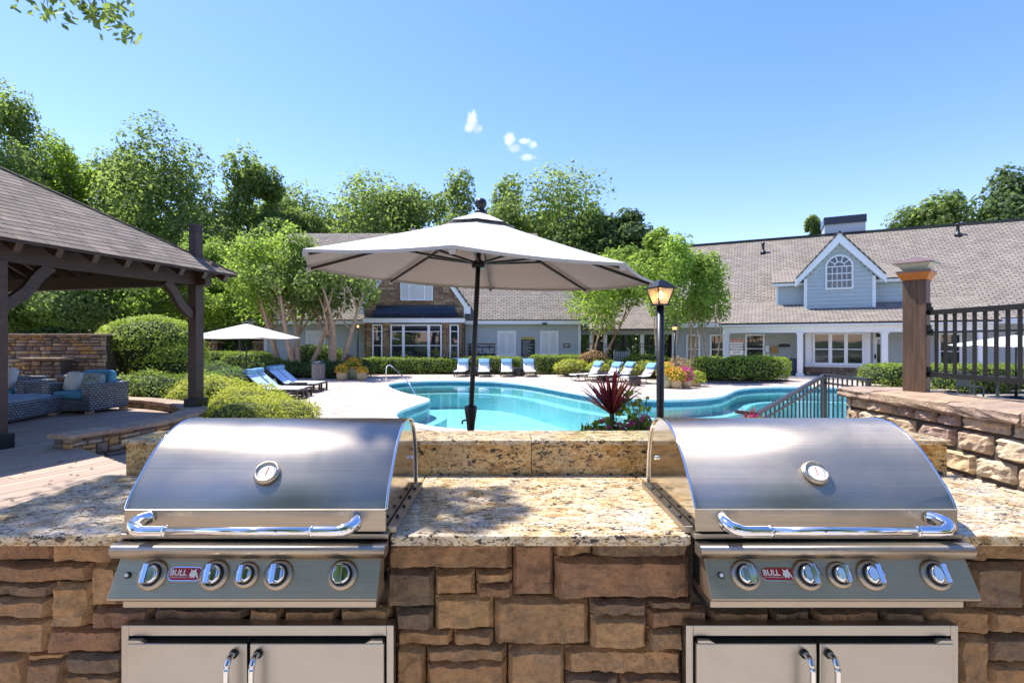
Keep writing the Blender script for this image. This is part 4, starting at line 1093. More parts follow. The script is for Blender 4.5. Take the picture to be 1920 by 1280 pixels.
# ------------------------------------------------------------------ low curved stone wall round the deck
lw = thing('curved_seat_wall', 'low curved wall of stacked brown stone with flat caps edging the deck', 'wall', (-5.8, 8.5, 0.2))
cl = spline([(-6.02, 6.95, 0), (-5.80, 7.7, 0), (-5.66, 8.7, 0), (-5.95, 9.75, 0), (-6.75, 10.6, 0), (-7.7, 11.2, 0), (-8.9, 11.65, 0)], 12)
cum = [0]
for i in range(1, len(cl)): cum.append(cum[-1] + (cl[i] - cl[i - 1]).length)
def on_cl(s):
    s = max(0, min(cum[-1] - 1e-4, s)); i = max(k for k in range(len(cum)) if cum[k] <= s); i = min(i, len(cl) - 2)
    t = (s - cum[i]) / (cum[i + 1] - cum[i]); p = cl[i].lerp(cl[i + 1], t); d = (cl[i + 1] - cl[i]).normalized()
    return p, d, Vector((d.y, -d.x, 0))
CAPZ = 0.64
mb = MB(); rows = []
for k in range(41):
    p, d, nn = on_cl(cum[-1] * k / 40)
    rows.append([p + nn * 0.13 + UPV * 0.05, p + nn * 0.13 + UPV * (CAPZ - 0.06), p - nn * 0.13 + UPV * (CAPZ - 0.06), p - nn * 0.13 + UPV * 0.05])
mb.poly([p for r_ in rows for p in r_], [(k * 4 + j, k * 4 + (j + 1) % 4, k * 4 + 4 + (j + 1) % 4, k * 4 + 4 + j) for k in range(40) for j in range(4)] + [(0, 1, 2, 3), (160, 161, 162, 163)])
mb.build('core', M['mortar'], lw)
rs = random.Random(31); ii = 0
for side, zlo in ((1, 0.10), (-1, 0.44)):
    for (x, z, w, h) in ashlar(rs, cum[-1], CAPZ - 0.06 - zlo, (0.06, 0.11), (0.12, 0.34), 0.008):
        p, d, nn = on_cl(x + w / 2)
        o = add('stone', rough_block(w, h, 0.05, 600 + ii, 5, 4, 0.018, 0.15, 0.004), M['stack_stone'], lw); ii += 1
        o.location = p + nn * (side * (0.165 + rs.uniform(-0.008, 0.01))) + UPV * (zlo + z + h / 2) - Vector((-5.8, 8.5, 0.2))
        o.rotation_euler = (0, 0, math.atan2(d.y, d.x) + (0 if side == 1 else math.pi))
for (x, z, w, h) in ashlar(rs, 0.34, CAPZ - 0.06 - 0.44, (0.05, 0.08), (0.1, 0.2), 0.008):
    p, d, nn = on_cl(0)
    o = add('stone', rough_block(w, h, 0.04, 800 + ii, 5, 4, 0.016, 0.15, 0.004), M['stack_stone'], lw); ii += 1
    o.location = p - d * 0.03 + nn * (x + w / 2 - 0.17) + UPV * (0.44 + z + h / 2) - Vector((-5.8, 8.5, 0.2)); o.rotation_euler = (0, 0, math.atan2(nn.y, nn.x))
s = -0.06
while s < cum[-1]:
    L = rs.uniform(0.35, 0.6); rows = []; zt = CAPZ + rs.uniform(-0.006, 0.006)
    for k in range(5):
        p, d, nn = on_cl(max(0.0, s) + 0.004 + (L - 0.008) * k / 4) if s > 0 or k > 0 else on_cl(0)
        if s <= 0 and k == 0: p = p - d * 0.06
        j = [noise.noise(Vector((s * 3 + k * 0.7, q * 2.0, 1))) * 0.016 for q in range(4)]
        rows.append([p + nn * (0.215 + j[0]) + UPV * (zt - 0.06), p + nn * (0.22 + j[1]) + UPV * (zt - 0.008), p + nn * 0.17 + UPV * zt, p - nn * 0.17 + UPV * zt, p - nn * (0.22 + j[2]) + UPV * (zt - 0.008), p - nn * (0.215 + j[3]) + UPV * (zt - 0.06)])
    mb = MB(); mb.poly([p for r_ in rows for p in r_], [(k * 6 + q, k * 6 + (q + 1) % 6, k * 6 + 6 + (q + 1) % 6, k * 6 + 6 + q) for k in range(4) for q in range(6)] + [tuple(range(6)), tuple(range(24, 30))])
    mb.build('cap_stone', M['cap_stone'], lw); s += L

# ------------------------------------------------------------------ stacked stone fountain wall
fw = thing('fountain_wall', 'tall dry stacked stone wall with a ledge behind the wicker sofas', 'wall', (-11.8, 13.0, 0))
FX0, FX1, FT = -13.6, -10.2, 2.06
MB().bx(FX0 - 2.0, FX1 - 0.02, 13.06, 13.5, -0.1, FT - 0.02).build('core', M['mortar'], fw)
MB().bx(-11.98, -11.04, 12.68, 13.06, -0.1, 1.44).build('core', M['mortar'], fw)
rs = random.Random(41)
def stonewall(boxes, place, parent, seed, mat='stack_stone', amp=0.02, gridn=(4, 4)):
    for i, (x, z, w, h) in enumerate(boxes):
        o = add('stone', rough_block(w, h, 0.06, seed + i, gridn[0], gridn[1], amp, 0.15, 0.004), M[mat], parent)
        place(o, x + w / 2, z + h / 2)
def pl(o, x, z): o.location = (FX0 + x + 11.8, rs.uniform(-0.02, 0.015), 0.55 + z)
stonewall([b for b in ashlar(rs, FX1 - FX0, FT - 0.55, (0.06, 0.12), (0.14, 0.38), 0.012)], pl, fw, 1000)
def pl2(o, x, z): o.location = (-11.98 + x + 11.8, 12.65 - 13.0 + rs.uniform(-0.02, 0.015), 0.5 + z)
stonewall(ashlar(rs, 0.94, 0.92, (0.06, 0.12), (0.14, 0.36), 0.012), pl2, fw, 1400)
for x in range(7): MB().box((FX0 + 0.25 + x * 0.49, 13.25, FT + 0.012), (0.48, 0.56, 0.05), rs.uniform(-0.02, 0.02)).build('cap_stone', M['cap_stone'], fw, bevel=0.01)
MB().box((-11.51, 12.84, 1.47), (1.02, 0.48, 0.06)).build('ledge_stone', M['cap_stone'], fw, bevel=0.012)
for (x, y, z, w, h) in ((-10.9, 12.55, 0.72, 0.7, 0.34), (-10.45, 12.45, 0.68, 0.55, 0.3), (-10.7, 12.5, 1.02, 0.75, 0.16), (-10.2, 12.5, 0.95, 0.5, 0.2), (-11.3, 12.3, 0.6, 0.5, 0.28)):
    o = add('boulder', rough_block(w, h, 0.4, int(1600 + x * 10), 8, 6, 0.05, 0.3, 0.03), M['stack_stone'], fw); o.location = (x + 11.8, y - 13.0, z)

# ------------------------------------------------------------------ wicker furniture on the deck
def soft_box(c, s, n=5, puff=0.12, rz=0.0, tilt=0.0):
    """a cushion: box with bulged faces"""
    mb = MB(); c = Vector(c); R = Matrix.Rotation(rz, 3, 'Z') @ Matrix.Rotation(tilt, 3, 'X'); g = 7
    for ax in range(3):
        for sg in (-1, 1):
            vs = []
            for i in range(g):
                for j in range(g):
                    u = i / (g - 1) * 2 - 1; v = j / (g - 1) * 2 - 1
                    p = [0, 0, 0]; p[ax] = sg; p[(ax + 1) % 3] = u; p[(ax + 2) % 3] = v
                    q = Vector(p); l6 = (abs(q.x) ** 6 + abs(q.y) ** 6 + abs(q.z) ** 6) ** (1 / 6)
                    q = q / l6; small = min(range(3), key=lambda k: s[k])
                    e = [abs(q[k]) for k in range(3) if k != small]
                    f = 1 + puff * (1 - max(e) ** 3)
                    w = [q.x * s[0] / 2, q.y * s[1] / 2, q.z * s[2] / 2]; w[small] *= f
                    vs.append(R @ Vector(w) + c)
            mb.poly(vs, [(i * g + j, i * g + j + 1, (i + 1) * g + j + 1, (i + 1) * g + j) for i in range(g - 1) for j in range(g - 1)], True)
    return mb
D = PATIO
ac = thing('wicker_armchair', 'grey wicker armchair with blue cushions beside the fountain wall', 'armchair', (-8.78, 10.72, D), math.radians(-10))
for x in (-0.48, 0.48): MB().bx(x - 0.09, x + 0.09, -0.45, 0.43, 0.06, 0.60).build('arm', M['weave'], ac, world=False, bevel=0.02)
MB().bx(-0.388, 0.388, -0.44, 0.40, 0.06, 0.28).build('seat_base', M['weave'], ac, world=False, bevel=0.015)
MB().bx(-0.388, 0.388, 0.30, 0.44, 0.282, 0.66).build('back_frame', M['weave'], ac, world=False, bevel=0.02)
soft_box((0, -0.07, 0.36), (0.76, 0.78, 0.16)).build('seat_cushion', M['blue_cloth'], ac, world=False)
soft_box((0.02, 0.24, 0.62), (0.74, 0.18, 0.46), tilt=-0.15).build('back_cushion', M['blue_cloth'], ac, world=False)
for x in (-0.5, 0.5):
    for y in (-0.38, 0.36): MB().bx(x - 0.06, x + 0.06, y - 0.05, y + 0.05, 0.0, 0.055).build('foot', M['steel'], ac, world=False)
p = soft_box((0, 0, 0), (0.42, 0.13, 0.40), puff=0.5, tilt=-0.3).build('throw_pillow', M['pale_cloth']); p.location = (-8.98, 10.62, D + 0.62); p.rotation_euler = (0, 0, -0.35); tag(p, 'plain pale throw pillow on the wicker armchair', 'pillow')
p = soft_box((0, 0, 0), (0.42, 0.13, 0.38), puff=0.5, tilt=-0.3).build('throw_pillow', simple('patterned_pillow', (0.30, 0.36, 0.33), 0.9, var=0.6, vscale=26)); p.location = (-8.62, 10.66, D + 0.60); p.rotation_euler = (0, 0, 0.1); tag(p, 'grey green patterned pillow on the wicker armchair', 'pillow')
ot = thing('wicker_chaise', 'large grey wicker ottoman with flat blue grey cushion under the pergola', 'ottoman', (-9.35, 9.1, D), math.radians(10))
MB().bx(-0.66, 0.66, -1.05, 1.02, 0.06, 0.36).build('base', M['weave'], ot, world=False, bevel=0.02)
soft_box((0, 0, 0.385), (1.28, 2.0, 0.09)).build('cushion', simple('grey_blue_cushion', (0.22, 0.30, 0.35), 0.85, var=0.06), ot, world=False)
for x in (-0.58, 0.58):
    for y in (-0.95, 0.92): MB().bx(x - 0.07, x + 0.07, y - 0.05, y + 0.05, 0.0, 0.055).build('foot', M['steel'], ot, world=False)
so = thing('wicker_sofa', 'grey wicker sofa with pale pillow at the left edge by the fountain wall', 'sofa', (-11.3, 11.2, D), math.radians(4))
for x in (-1.1, 0.98): MB().bx(x - 0.10, x + 0.10, -0.45, 0.40, 0.06, 0.60).build('arm', M['weave'], so, world=False, bevel=0.02)
MB().bx(-0.99, 0.87, -0.42, 0.40, 0.06, 0.28).build('seat_base', M['weave'], so, world=False, bevel=0.015)
MB().bx(-0.99, 0.87, 0.30, 0.44, 0.282, 0.68).build('back_frame', M['weave'], so, world=False, bevel=0.02)
for x in (-0.52, 0.40): soft_box((x, -0.07, 0.36), (0.88, 0.78, 0.16)).build('seat_cushion', M['blue_cloth'], so, world=False)
p = soft_box((0, 0, 0), (0.5, 0.15, 0.46), puff=0.5, tilt=-0.25).build('throw_pillow', M['pale_cloth']); p.location = (-10.72, 10.95, D + 0.66); p.rotation_euler = (0, 0, -0.25); tag(p, 'white throw pillow on the wicker sofa at the left edge', 'pillow')

# ------------------------------------------------------------------ the big patio umbrella
UC = Vector((-0.2307, 4.1174, CAMZ + 0.5482)); UR = 1.40; UPH = 3.88504; TX, TY = -0.04905, 0.02732
um = thing('patio_umbrella', 'large off white octagonal patio umbrella on black pole behind the counter', 'umbrella', (-0.335, 4.155, PATIO - 0.03))
axis = Vector((-TX, -TY, 1)).normalized()
def rim(k, r=1.0, z=0.0):
    a = UPH + k * math.pi / 4; x, y = UR * r * math.cos(a), UR * r * math.sin(a)
    return UC + Vector((x, y, TX * x + TY * y)) + axis * z
RISE = 0.445
def can(k, t, r):                       # panel k, t across 0..1, r radius fraction
    a = rim(k, r); b = rim(k + 1, r); p = a.lerp(b, t)
    z = RISE * (1 - r) ** 1.06
    sag = 0.014 * math.sin(math.pi * t) * (r ** 1.5) 
    inward = (UC - p); inward.z = 0
    pull = 0.010 * math.sin(math.pi * t) * max(0, r - 0.6) / 0.4
    return p + axis * (z - sag) + inward.normalized() * pull
for k in range(8):
    mb = MB(); nt_, nr_ = 8, 10
    mb.poly([can(k, i / nt_, j / nr_ if j else 0.01) for j in range(nr_ + 1) for i in range(nt_ + 1)], [(j * (nt_ + 1) + i, j * (nt_ + 1) + i + 1, (j + 1) * (nt_ + 1) + i + 1, (j + 1) * (nt_ + 1) + i) for j in range(nr_) for i in range(nt_)], True)
    # hem hanging at the rim
    mb.poly([can(k, i / nt_, 1.0) for i in range(nt_ + 1)] + [can(k, i / nt_, 1.0) - axis * 0.02 for i in range(nt_ + 1)], [(i, i + 1, nt_ + 2 + i, nt_ + 1 + i) for i in range(nt_)], True)
    o = mb.build('canopy_panel', M['canvas_t'] if 'canvas_t' in M else M['canvas'], um)
    mb = MB(); nt_ = 4
    def vent(t, r): return can(k, t, r) + axis * (0.030 + 0.02 * (1 - r / 0.2))
    mb.poly([vent(i / nt_, 0.2 * j / 4 if j else 0.005) for j in range(5) for i in range(nt_ + 1)], [(j * (nt_ + 1) + i, j * (nt_ + 1) + i + 1, (j + 1) * (nt_ + 1) + i + 1, (j + 1) * (nt_ + 1) + i) for j in range(4) for i in range(nt_)], True)
    mb.build('vent_cap', M['canvas'], um)
    r0 = rim(k, 0.985, RISE * 0.015 - 0.035); ra = UC + axis * (RISE - 0.05)
    rb = MB().bar(ra, r0, 0.016, 0.022).build('rib', M['bronze'], um)
    MB().box(rim(k, 0.985, -0.03), (0.035, 0.035, 0.03)).build('rib_tip', M['canvas'], rb)
    mid = rim(k, 0.5, RISE * 0.5 - 0.05); hub = UC + axis * 0.075
    MB().bar(hub + (mid - hub).normalized() * 0.03, mid, 0.012, 0.018).build('strut', M['bronze'], rb)
top = UC + axis * (RISE + 0.03); bot = Vector((-0.335, 4.155, PATIO - 0.03))
MB().tube([bot, bot.lerp(top, 0.5), top], [0.022, 0.020, 0.019], 14).build('pole', M['black_metal'], um)
MB().lathe([(0.05, -0.02), (0.055, 0.0), (0.045, 0.03), (0.03, 0.045)], UC + axis * 0.06, 14).build('hub', M['black_metal'], um)
MB().lathe([(0.030, -0.03), (0.048, -0.01), (0.050, 0.004), (0.034, 0.010), (0.028, 0.025), (0.042, 0.045), (0.048, 0.070), (0.040, 0.095), (0.018, 0.108)], UC + axis * (RISE + 0.045), 18).build('finial', M['black_metal'], um)
cp = bot.lerp(top, (1.315 - PATIO) / (top.z - PATIO))
ck = MB().lathe([(0.026, -0.13), (0.030, -0.11), (0.034, -0.06), (0.046, 0.02), (0.052, 0.07), (0.046, 0.085), (0.03, 0.09)], cp, 16).build('crank_housing', M['black_metal'], um)
MB().tube([cp + Vector((-0.04, 0, -0.03)), cp + Vector((-0.065, 0, -0.035)), cp + Vector((-0.068, -0.01, -0.06))], 0.008, 8).build('crank_handle', M['black_metal'], ck)
MB().lathe([(0.30, 0.0), (0.30, 0.04), (0.10, 0.07), (0.045, 0.10), (0.04, 0.35)], bot, 24).build('base', M['black_metal'], um)

# ------------------------------------------------------------------ lamp posts
def make_lamp():
    t = thing('lamp_post', None, 'street lamp', (0, 0, 0))
    MB().tube([(0, 0, 0), (0, 0, 2.27)], 0.038, 14).build('post', M['black_metal'], t, world=False)
    MB().lathe([(0.07, 0), (0.07, 0.12), (0.045, 0.16)], (0, 0, 0), 14).build('post_foot', M['black_metal'], t, world=False)
    z0, z1, a, b = 2.275, 2.435, 0.052, 0.098
    gl = frust(MB(), z0, z1, a - 0.004, b - 0.004).build('lantern_glass', M['lamp_glass'], t, world=False)
    fr = MB()
    for sx, sy in ((1, 1), (1, -1), (-1, 1), (-1, -1)): fr.bar((sx * a, sy * a, z0), (sx * b, sy * b, z1), 0.011)
    fr.box((0, 0, z0 - 0.006), (2 * a + 0.03, 2 * a + 0.03, 0.016)); fr.build('lantern_frame', M['black_metal'], t, world=False)
    rf = MB(); frust(rf, z1 - 0.004, z1 + 0.012, b + 0.020, b + 0.020); frust(rf, z1 + 0.012, z1 + 0.07, b + 0.006, 0.05); frust(rf, z1 + 0.07, z1 + 0.085, 0.045, 0.03)
    rf.build('lantern_roof', M['black_metal'], t, world=False)
    MB().lathe([(0.012, 0), (0.028, 0.02), (0.032, 0.05), (0.02, 0.075), (0.004, 0.085)], (0, 0, 2.33), 12).build('bulb', M['bulb'], t, world=False)
    return t
m, nt, b = new_mat('lamp_glass'); out = nt.nodes['Material Output']
tr_ = N(nt, 'ShaderNodeBsdfTransparent'); tr_.inputs[0].default_value = (0.95, 0.9, 0.82, 1); df = N(nt, 'ShaderNodeBsdfTranslucent'); df.inputs[0].default_value = (0.8, 0.74, 0.66, 1)
gs = N(nt, 'ShaderNodeBsdfGlossy'); gs.inputs['Roughness'].default_value = 0.08
m1 = N(nt, 'ShaderNodeMixShader'); m1.inputs[0].default_value = 0.5; m2 = N(nt, 'ShaderNodeMixShader'); m2.inputs[0].default_value = 0.1
nt.links.new(tr_.outputs[0], m1.inputs[1]); nt.links.new(df.outputs[0], m1.inputs[2]); nt.links.new(m1.outputs[0], m2.inputs[1]); nt.links.new(gs.outputs[0], m2.inputs[2]); nt.links.new(m2.outputs[0], out.inputs[0])
M['lamp_glass'] = m
m, nt, b = new_mat('lit_bulb'); b.inputs['Emission Color'].default_value = (1.0, 0.5, 0.12, 1); b.inputs['Emission Strength'].default_value = 9.0; b.inputs['Base Color'].default_value = (1, .6, .2, 1); M['bulb'] = m
l1 = make_lamp(); l1.location = (1.56, 5.2, 0.0); l1.rotation_euler = (0, 0, 0.35); tag(l1, 'near black lamp post with lit amber lantern by the cordyline', 'street lamp', 'lamp posts round the pool')
l2 = copy_tree(l1); l2.location = ((1265 - CX) / F * 22.6, 22.6, 0); l2.scale = (1.05,) * 3; tag(l2, 'far lamp post rising from the potted flowers right of the pool', 'street lamp', 'lamp posts round the pool')
l3 = copy_tree(l1); l3.location = ((671 - CX) / F * 29.5, 29.5, 0); l3.scale = (1.17,) * 3; tag(l3, 'far lamp post in the hedge left of the stone gable', 'street lamp', 'lamp posts round the pool')

# ------------------------------------------------------------------ building helpers
class Face:
    """A wall frame: a along the wall, o outwards from it (towards the pool), z up."""
    def __init__(s, org, ang): s.o = Vector((org[0], org[1], 0)); s.ang = ang; s.u = Vector((math.cos(ang), math.sin(ang), 0)); s.n = Vector((s.u.y, -s.u.x, 0))
    def p(s, a, o, z): return s.o + s.u * a + s.n * o + Vector((0, 0, z))
    def bx(s, mb, a0, a1, o0, o1, z0, z1):
        return mb.box(s.p((a0 + a1) / 2, (o0 + o1) / 2, (z0 + z1) / 2), (abs(a1 - a0), abs(o1 - o0), abs(z1 - z0)), s.ang)
def siding(fc, a0, a1, z0, z1, parent, mat, holes=(), ex=0.22, o=0.0, name='siding', poly=None):
    """lap boards with a slanting face; holes are (a0,a1,z0,z1); poly(z) may narrow the run"""
    mb = MB(); z = z0
    while z < z1 - 0.01:
        zt = min(z + ex, z1); runs = [(a0, a1)]
        if poly: runs = [poly((z + zt) / 2)]
        for h in holes:
            if h[2] < zt - 0.02 and h[3] > z + 0.02:
                nr = []
                for (x, y) in runs:
                    if h[1] <= x or h[0] >= y: nr.append((x, y)); continue
                    if h[0] > x: nr.append((x, h[0]))
                    if h[1] < y: nr.append((h[1], y))
                runs = nr
        for (x, y) in runs:
            if y - x < 0.02: continue
            mb.poly([fc.p(x, o + 0.038, z), fc.p(y, o + 0.038, z), fc.p(y, o + 0.004, zt), fc.p(x, o + 0.004, zt), fc.p(x, o, z), fc.p(y, o, z)], [(0, 1, 2, 3), (4, 5, 1, 0)])
        z = zt
    return mb.build(name, mat, parent)
def window(fc, a0, a1, z0, z1, parent, cols=1, split=(0.5,), tr=0.09, o=0.0, glass='glass', transom=0.0, name='window', widths=None, mull=0.07):
    fr = MB()
    fc.bx(fr, a0, a0 + tr, o + 0.0, o + 0.07, z0, z1); fc.bx(fr, a1 - tr, a1, o + 0.0, o + 0.07, z0, z1)
    fc.bx(fr, a0 + tr, a1 - tr, o, o + 0.068, z1 - tr, z1); fc.bx(fr, a0 - 0.03, a1 + 0.03, o, o + 0.10, z0 - 0.06, z0)
    fc.bx(fr, a0 + tr, a1 - tr, o, o + 0.066, z0, z0 + tr * 0.7)
    w = fr.build(name, M['white_paint'], parent)
    ws = widths or [1] * cols; tot = sum(ws); x = a0 + tr; span = a1 - a0 - 2 * tr
    for c in range(cols):
        x1 = x + span * ws[c] / tot
        l, r = x + (mull / 2 if c else 0), x1 - (mull / 2 if c < cols - 1 else 0)
        if c < cols - 1: MB_ = MB(); fc.bx(MB_, x1 - mull / 2, x1 + mull / 2, o, o + 0.064, z0 + tr * .7, z1 - tr); MB_.build('mullion', M['white_paint'], w)
        zz0, zz1 = z0 + tr * 0.7, z1 - tr
        cuts = [zz0 + (zz1 - zz0) * q for q in split]
        lv = [zz0] + cuts + [zz1]
        for q in range(len(lv) - 1):
            mb = MB(); fc.bx(mb, l, r, o + 0.012 + 0.004 * q, o + 0.022 + 0.004 * q, lv[q], lv[q + 1]); mb.build('pane', M[glass], w)
            if q: mb = MB(); fc.bx(mb, l, r, o + 0.01, o + 0.05, lv[q] - 0.022, lv[q] + 0.022); mb.build('sash_bar', M['white_paint'], w)
        x = x1
    return w
def shutter_door(fc, a0, a1, z0, z1, parent, o=0.02):
    d = MB(); fc.bx(d, a0, a1, o, o + 0.03, z0, z1); d = d.build('door', M['white_paint'], parent)
    tr = MB(); fc.bx(tr, a0 - 0.07, a0, o, o + 0.06, z0, z1 + 0.07); fc.bx(tr, a1, a1 + 0.07, o, o + 0.06, z0, z1 + 0.07); fc.bx(tr, a0, a1, o, o + 0.058, z1, z1 + 0.07); tr.build('door_casing', M['white_paint'], d)
    mid = (a0 + a1) / 2
    for (x, y) in ((a0, mid - 0.01), (mid + 0.01, a1)):
        st = MB()
        fc.bx(st, x, x + 0.07, o + 0.03, o + 0.05, z0, z1); fc.bx(st, y - 0.07, y, o + 0.03, o + 0.05, z0, z1)
        for zz in (z0, (z0 + z1) / 2 - 0.3, z1 - 0.12): fc.bx(st, x + 0.07, y - 0.07, o + 0.03, o + 0.05, zz, zz + 0.12)
        z = (z0 + z1) / 2 - 0.14
        while z < z1 - 0.15:
            st.box(fc.p((x + y) / 2, o + 0.038, z), (y - x - 0.14, 0.010, 0.055), fc.ang, rx=0.7); z += 0.06
        st.build('shutter', M['white_paint'], d)
    return d
def tone_attr(me, per, rng):
    n = len(me.polygons); v = np.repeat(rng.uniform(0, 1, n // per + 1), per)[:n]
    a = me.attributes.new('tone', 'FLOAT', 'FACE'); a.data.foreach_set('value', v.astype(np.float32))
def stonework(fc, boxes, o, parent, seed, mat):
    """small stones too fine to pick apart: one joined part, each stone its own block and tone"""
    rng = np.random.default_rng(seed); mb = MB()
    for (x, z, w, h) in boxes:
        t = rng.uniform(0.015, 0.05); b = 0.012
        mb.poly([fc.p(x, o, z), fc.p(x + w, o, z), fc.p(x + w, o, z + h), fc.p(x, o, z + h), fc.p(x + b, o + t, z + b), fc.p(x + w - b, o + t * rng.uniform(.7, 1), z + b), fc.p(x + w - b, o + t, z + h - b), fc.p(x + b, o + t * rng.uniform(.7, 1), z + h - b)],
                [(4, 5, 6, 7), (0, 1, 5, 4), (1, 2, 6, 5), (2, 3, 7, 6), (3, 0, 4, 7)])
    me = mb.mesh('stonework', parent.location, fix=False); tone_attr(me, 5, rng)
    return tag(add('stonework', me, mat, parent), kind='stuff')
M['veneer'] = attr_mat('stone_veneer', [(0.0, (0.16, 0.095, 0.055)), (0.3, (0.27, 0.165, 0.09)), (0.6, (0.34, 0.22, 0.125)), (0.85, (0.40, 0.28, 0.17)), (1.0, (0.22, 0.15, 0.11))])

M['veneer_core'] = simple('veneer_joint', (0.13, 0.085, 0.055), 0.95)
def trim(boxes, rects, mn=0.05):
    out = []
    for (x, z, w, h) in boxes:
        runs = [(x, x + w)]
        for (a, b, c, d) in rects:
            if z + h <= c + 0.01 or z >= d - 0.01: continue
            if z < c and c - z > h * 0.5: h = c - z; continue
            nr = []
            for (p, q) in runs:
                if b <= p or a >= q: nr.append((p, q)); continue
                if a - p > mn: nr.append((p, a - 0.005))
                if q - b > mn: nr.append((b + 0.005, q))
            runs = nr
        out += [(p, z, q - p, h) for p, q in runs]
    return out

# ------------------------------------------------------------------ pool house straight ahead
ph = thing('pool_house', 'pale blue sided pool house with brown stone gable and taupe shingle roof', 'building', (-5.0, 33.0, 0))
fa = Face((0, 33.0), 0.0)                       # a = place x
WL0, WR0 = -15.6, 4.75
doors = [(-0.53, 0.53), (2.22, 3.26), (-12.86, -11.72)]
bay0, bay1 = -8.9, -2.67
siding(fa, bay1, WR0, 0.0, 3.05, ph, M['siding'], [(a, b, 0, 2.56) for a, b in doors])
siding(fa, WL0, bay0, 0.0, 3.05, ph, M['siding'], [(a, b, 0, 2.56) for a, b in doors])
mb = MB(); mb.bx(WL0 + 0.01, WR0 - 0.01, 33.02, 40.0, 0, 3.2); mb.build('wall', M['siding'], ph)
for (a, b) in doors: shutter_door(fa, a, b, 0.1, 2.54, ph)
for q in (WR0 - 0.16, WL0 - 0.02): mb = MB(); fa.bx(mb, q, q + 0.18, 0.0, 0.045, 0, 3.0); mb.build('corner_board', M['white_paint'], ph)
mb = MB(); mb.bx(WL0 - 1.3, bay0, 32.42, 32.48, 3.0, 3.26); mb.bx(bay1 + 0.02, WR0 + 0.4, 32.42, 32.48, 3.0, 3.26); mb.bx(WL0 - 1.3, bay0, 32.48, 33.0, 3.04, 3.08); mb.bx(bay1 + 0.02, WR0 + 0.4, 32.48, 33.0, 3.04, 3.08)
mb.build('eave_fascia', M['white_paint'], ph)
RZ0, RY0, RY1, RZ1 = 3.28, 32.36, 39.6, 10.25
sheet('roof', [(WL0 - 1.5, RY0, RZ0), (WR0 + 0.45, RY0, RZ0), (2.3, RY1, RZ1), (WL0 - 1.2, RY1, RZ1)], M['shingle'], ph, 0.12)
sheet('roof', [(WR0 + 0.45, 2 * RY1 - RY0, RZ0), (WL0 - 1.5, 2 * RY1 - RY0, RZ0), (WL0 - 1.2, RY1, RZ1), (2.3, RY1, RZ1)], M['shingle'], ph, 0.12)
sheet('roof', [(WR0 + 0.45, RY0, RZ0), (WR0 + 0.45, 2 * RY1 - RY0, RZ0), (2.3, RY1, RZ1)], M['shingle'], ph, 0.12)
mb = MB(); mb.prism([(WL0 + 0.05, 33.0, 3.1), (WL0 + 0.05, 46.2, 3.1), (WL0 + 0.05, RY1, 10.0)], (0.1, 0, 0)); mb.build('gable_end', M['siding'], ph)
# stone gable
fg = Face((0, 32.0), 0.0); gc = (bay0 + bay1) / 2; gh = (bay1 - bay0) / 2; GE, GS = 4.45, 1.40; GA = GE + GS * gh
mb = MB(); mb.prism([(bay0, 32.06, 0), (bay1, 32.06, 0), (bay1, 32.06, GE), (gc, 32.06, GA), (bay0, 32.06, GE)], (0, 0.3, 0)); mb.bx(bay0 + 0.01, bay1 - 0.01, 32.36, 33.02, 0, GE)
mb.build('gable_wall', M['veneer_core'], ph)
vent = (-6.62, -4.60, 4.52, 5.66)
bxs = []
for (x, z, w, h) in trim([(x + bay0, z, w, h) for (x, z, w, h) in ashlar(random.Random(5), bay1 - bay0, GA, (0.12, 0.22), (0.22, 0.55), 0.015)], [vent, (bay0 + .3, bay1 - .1, 0.0, 3.2)]):
    hw_ = gh - max(0, z + h - GE) / GS
    a, b = max(x, gc - hw_), min(x + w, gc + hw_)
    if b - a > 0.04: bxs.append((a, z, b - a, h))
stonework(fg, bxs, -0.06, ph, 5, M['veneer'])
mb = MB(); mb.bx(bay1 - 0.06, bay1 + 0.02, 32.05, 33.0, 3.3, GE); mb.build('gable_side', M['siding'], ph)
for s in (-1, 1):
    ex = gc + s * (gh + 0.42); ez = GE - GS * 0.42
    a = Vector((gc, 31.72, GA + 0.30)); b = Vector((ex, 31.72, ez + 0.30))
    mb = MB(); mb.prism([(gc, 31.70, GA + 0.22), (ex, 31.70, ez + 0.22), (ex, 31.70, ez - 0.24), (ex - s * 0.40, 31.70, ez - 0.24), (ex - s * 0.40, 31.70, ez + 0.18), (gc, 31.70, GA - 0.32)], (0, 0.30, 0)); mb.build('rake_board', M['white_paint'], ph)
    yb = RY0 + (GA - RZ0) / ((RZ1 - RZ0) / (RY1 - RY0)); ye = RY0 + (ez - RZ0) / ((RZ1 - RZ0) / (RY1 - RY0))
    pts = [(ex, 31.62, ez + 0.25), (ex, max(ye, 33) + 0.2, ez + 0.25), (gc, yb + 0.4, GA + 0.25), (gc, 31.62, GA + 0.25)]
    sheet('gable_roof', pts if s > 0 else pts, M['shingle'], ph, 0.1 if s > 0 else 0.1)
lv = MB(); lv.bx(vent[0], vent[1], 31.99, 32.02, vent[2], vent[3]); lv = lv.build('louver_vent', M['white_paint'], ph)
tr = MB(); fg.bx(tr, vent[0], vent[0] + .07, 0.0, 0.09, vent[2], vent[3]); fg.bx(tr, vent[1] - .07, vent[1], 0, 0.09, vent[2], vent[3]); fg.bx(tr, vent[0] + .5, vent[0] + .57, 0, 0.085, vent[2], vent[3]); fg.bx(tr, vent[1] - .57, vent[1] - .5, 0, 0.085, vent[2], vent[3]); fg.bx(tr, vent[0], vent[1], 0, 0.1, vent[2] - .06, vent[2] + .02); fg.bx(tr, vent[0], vent[1], 0, 0.1, vent[3] - .05, vent[3] + .03)
tr.build('vent_frame', M['white_paint'], lv)
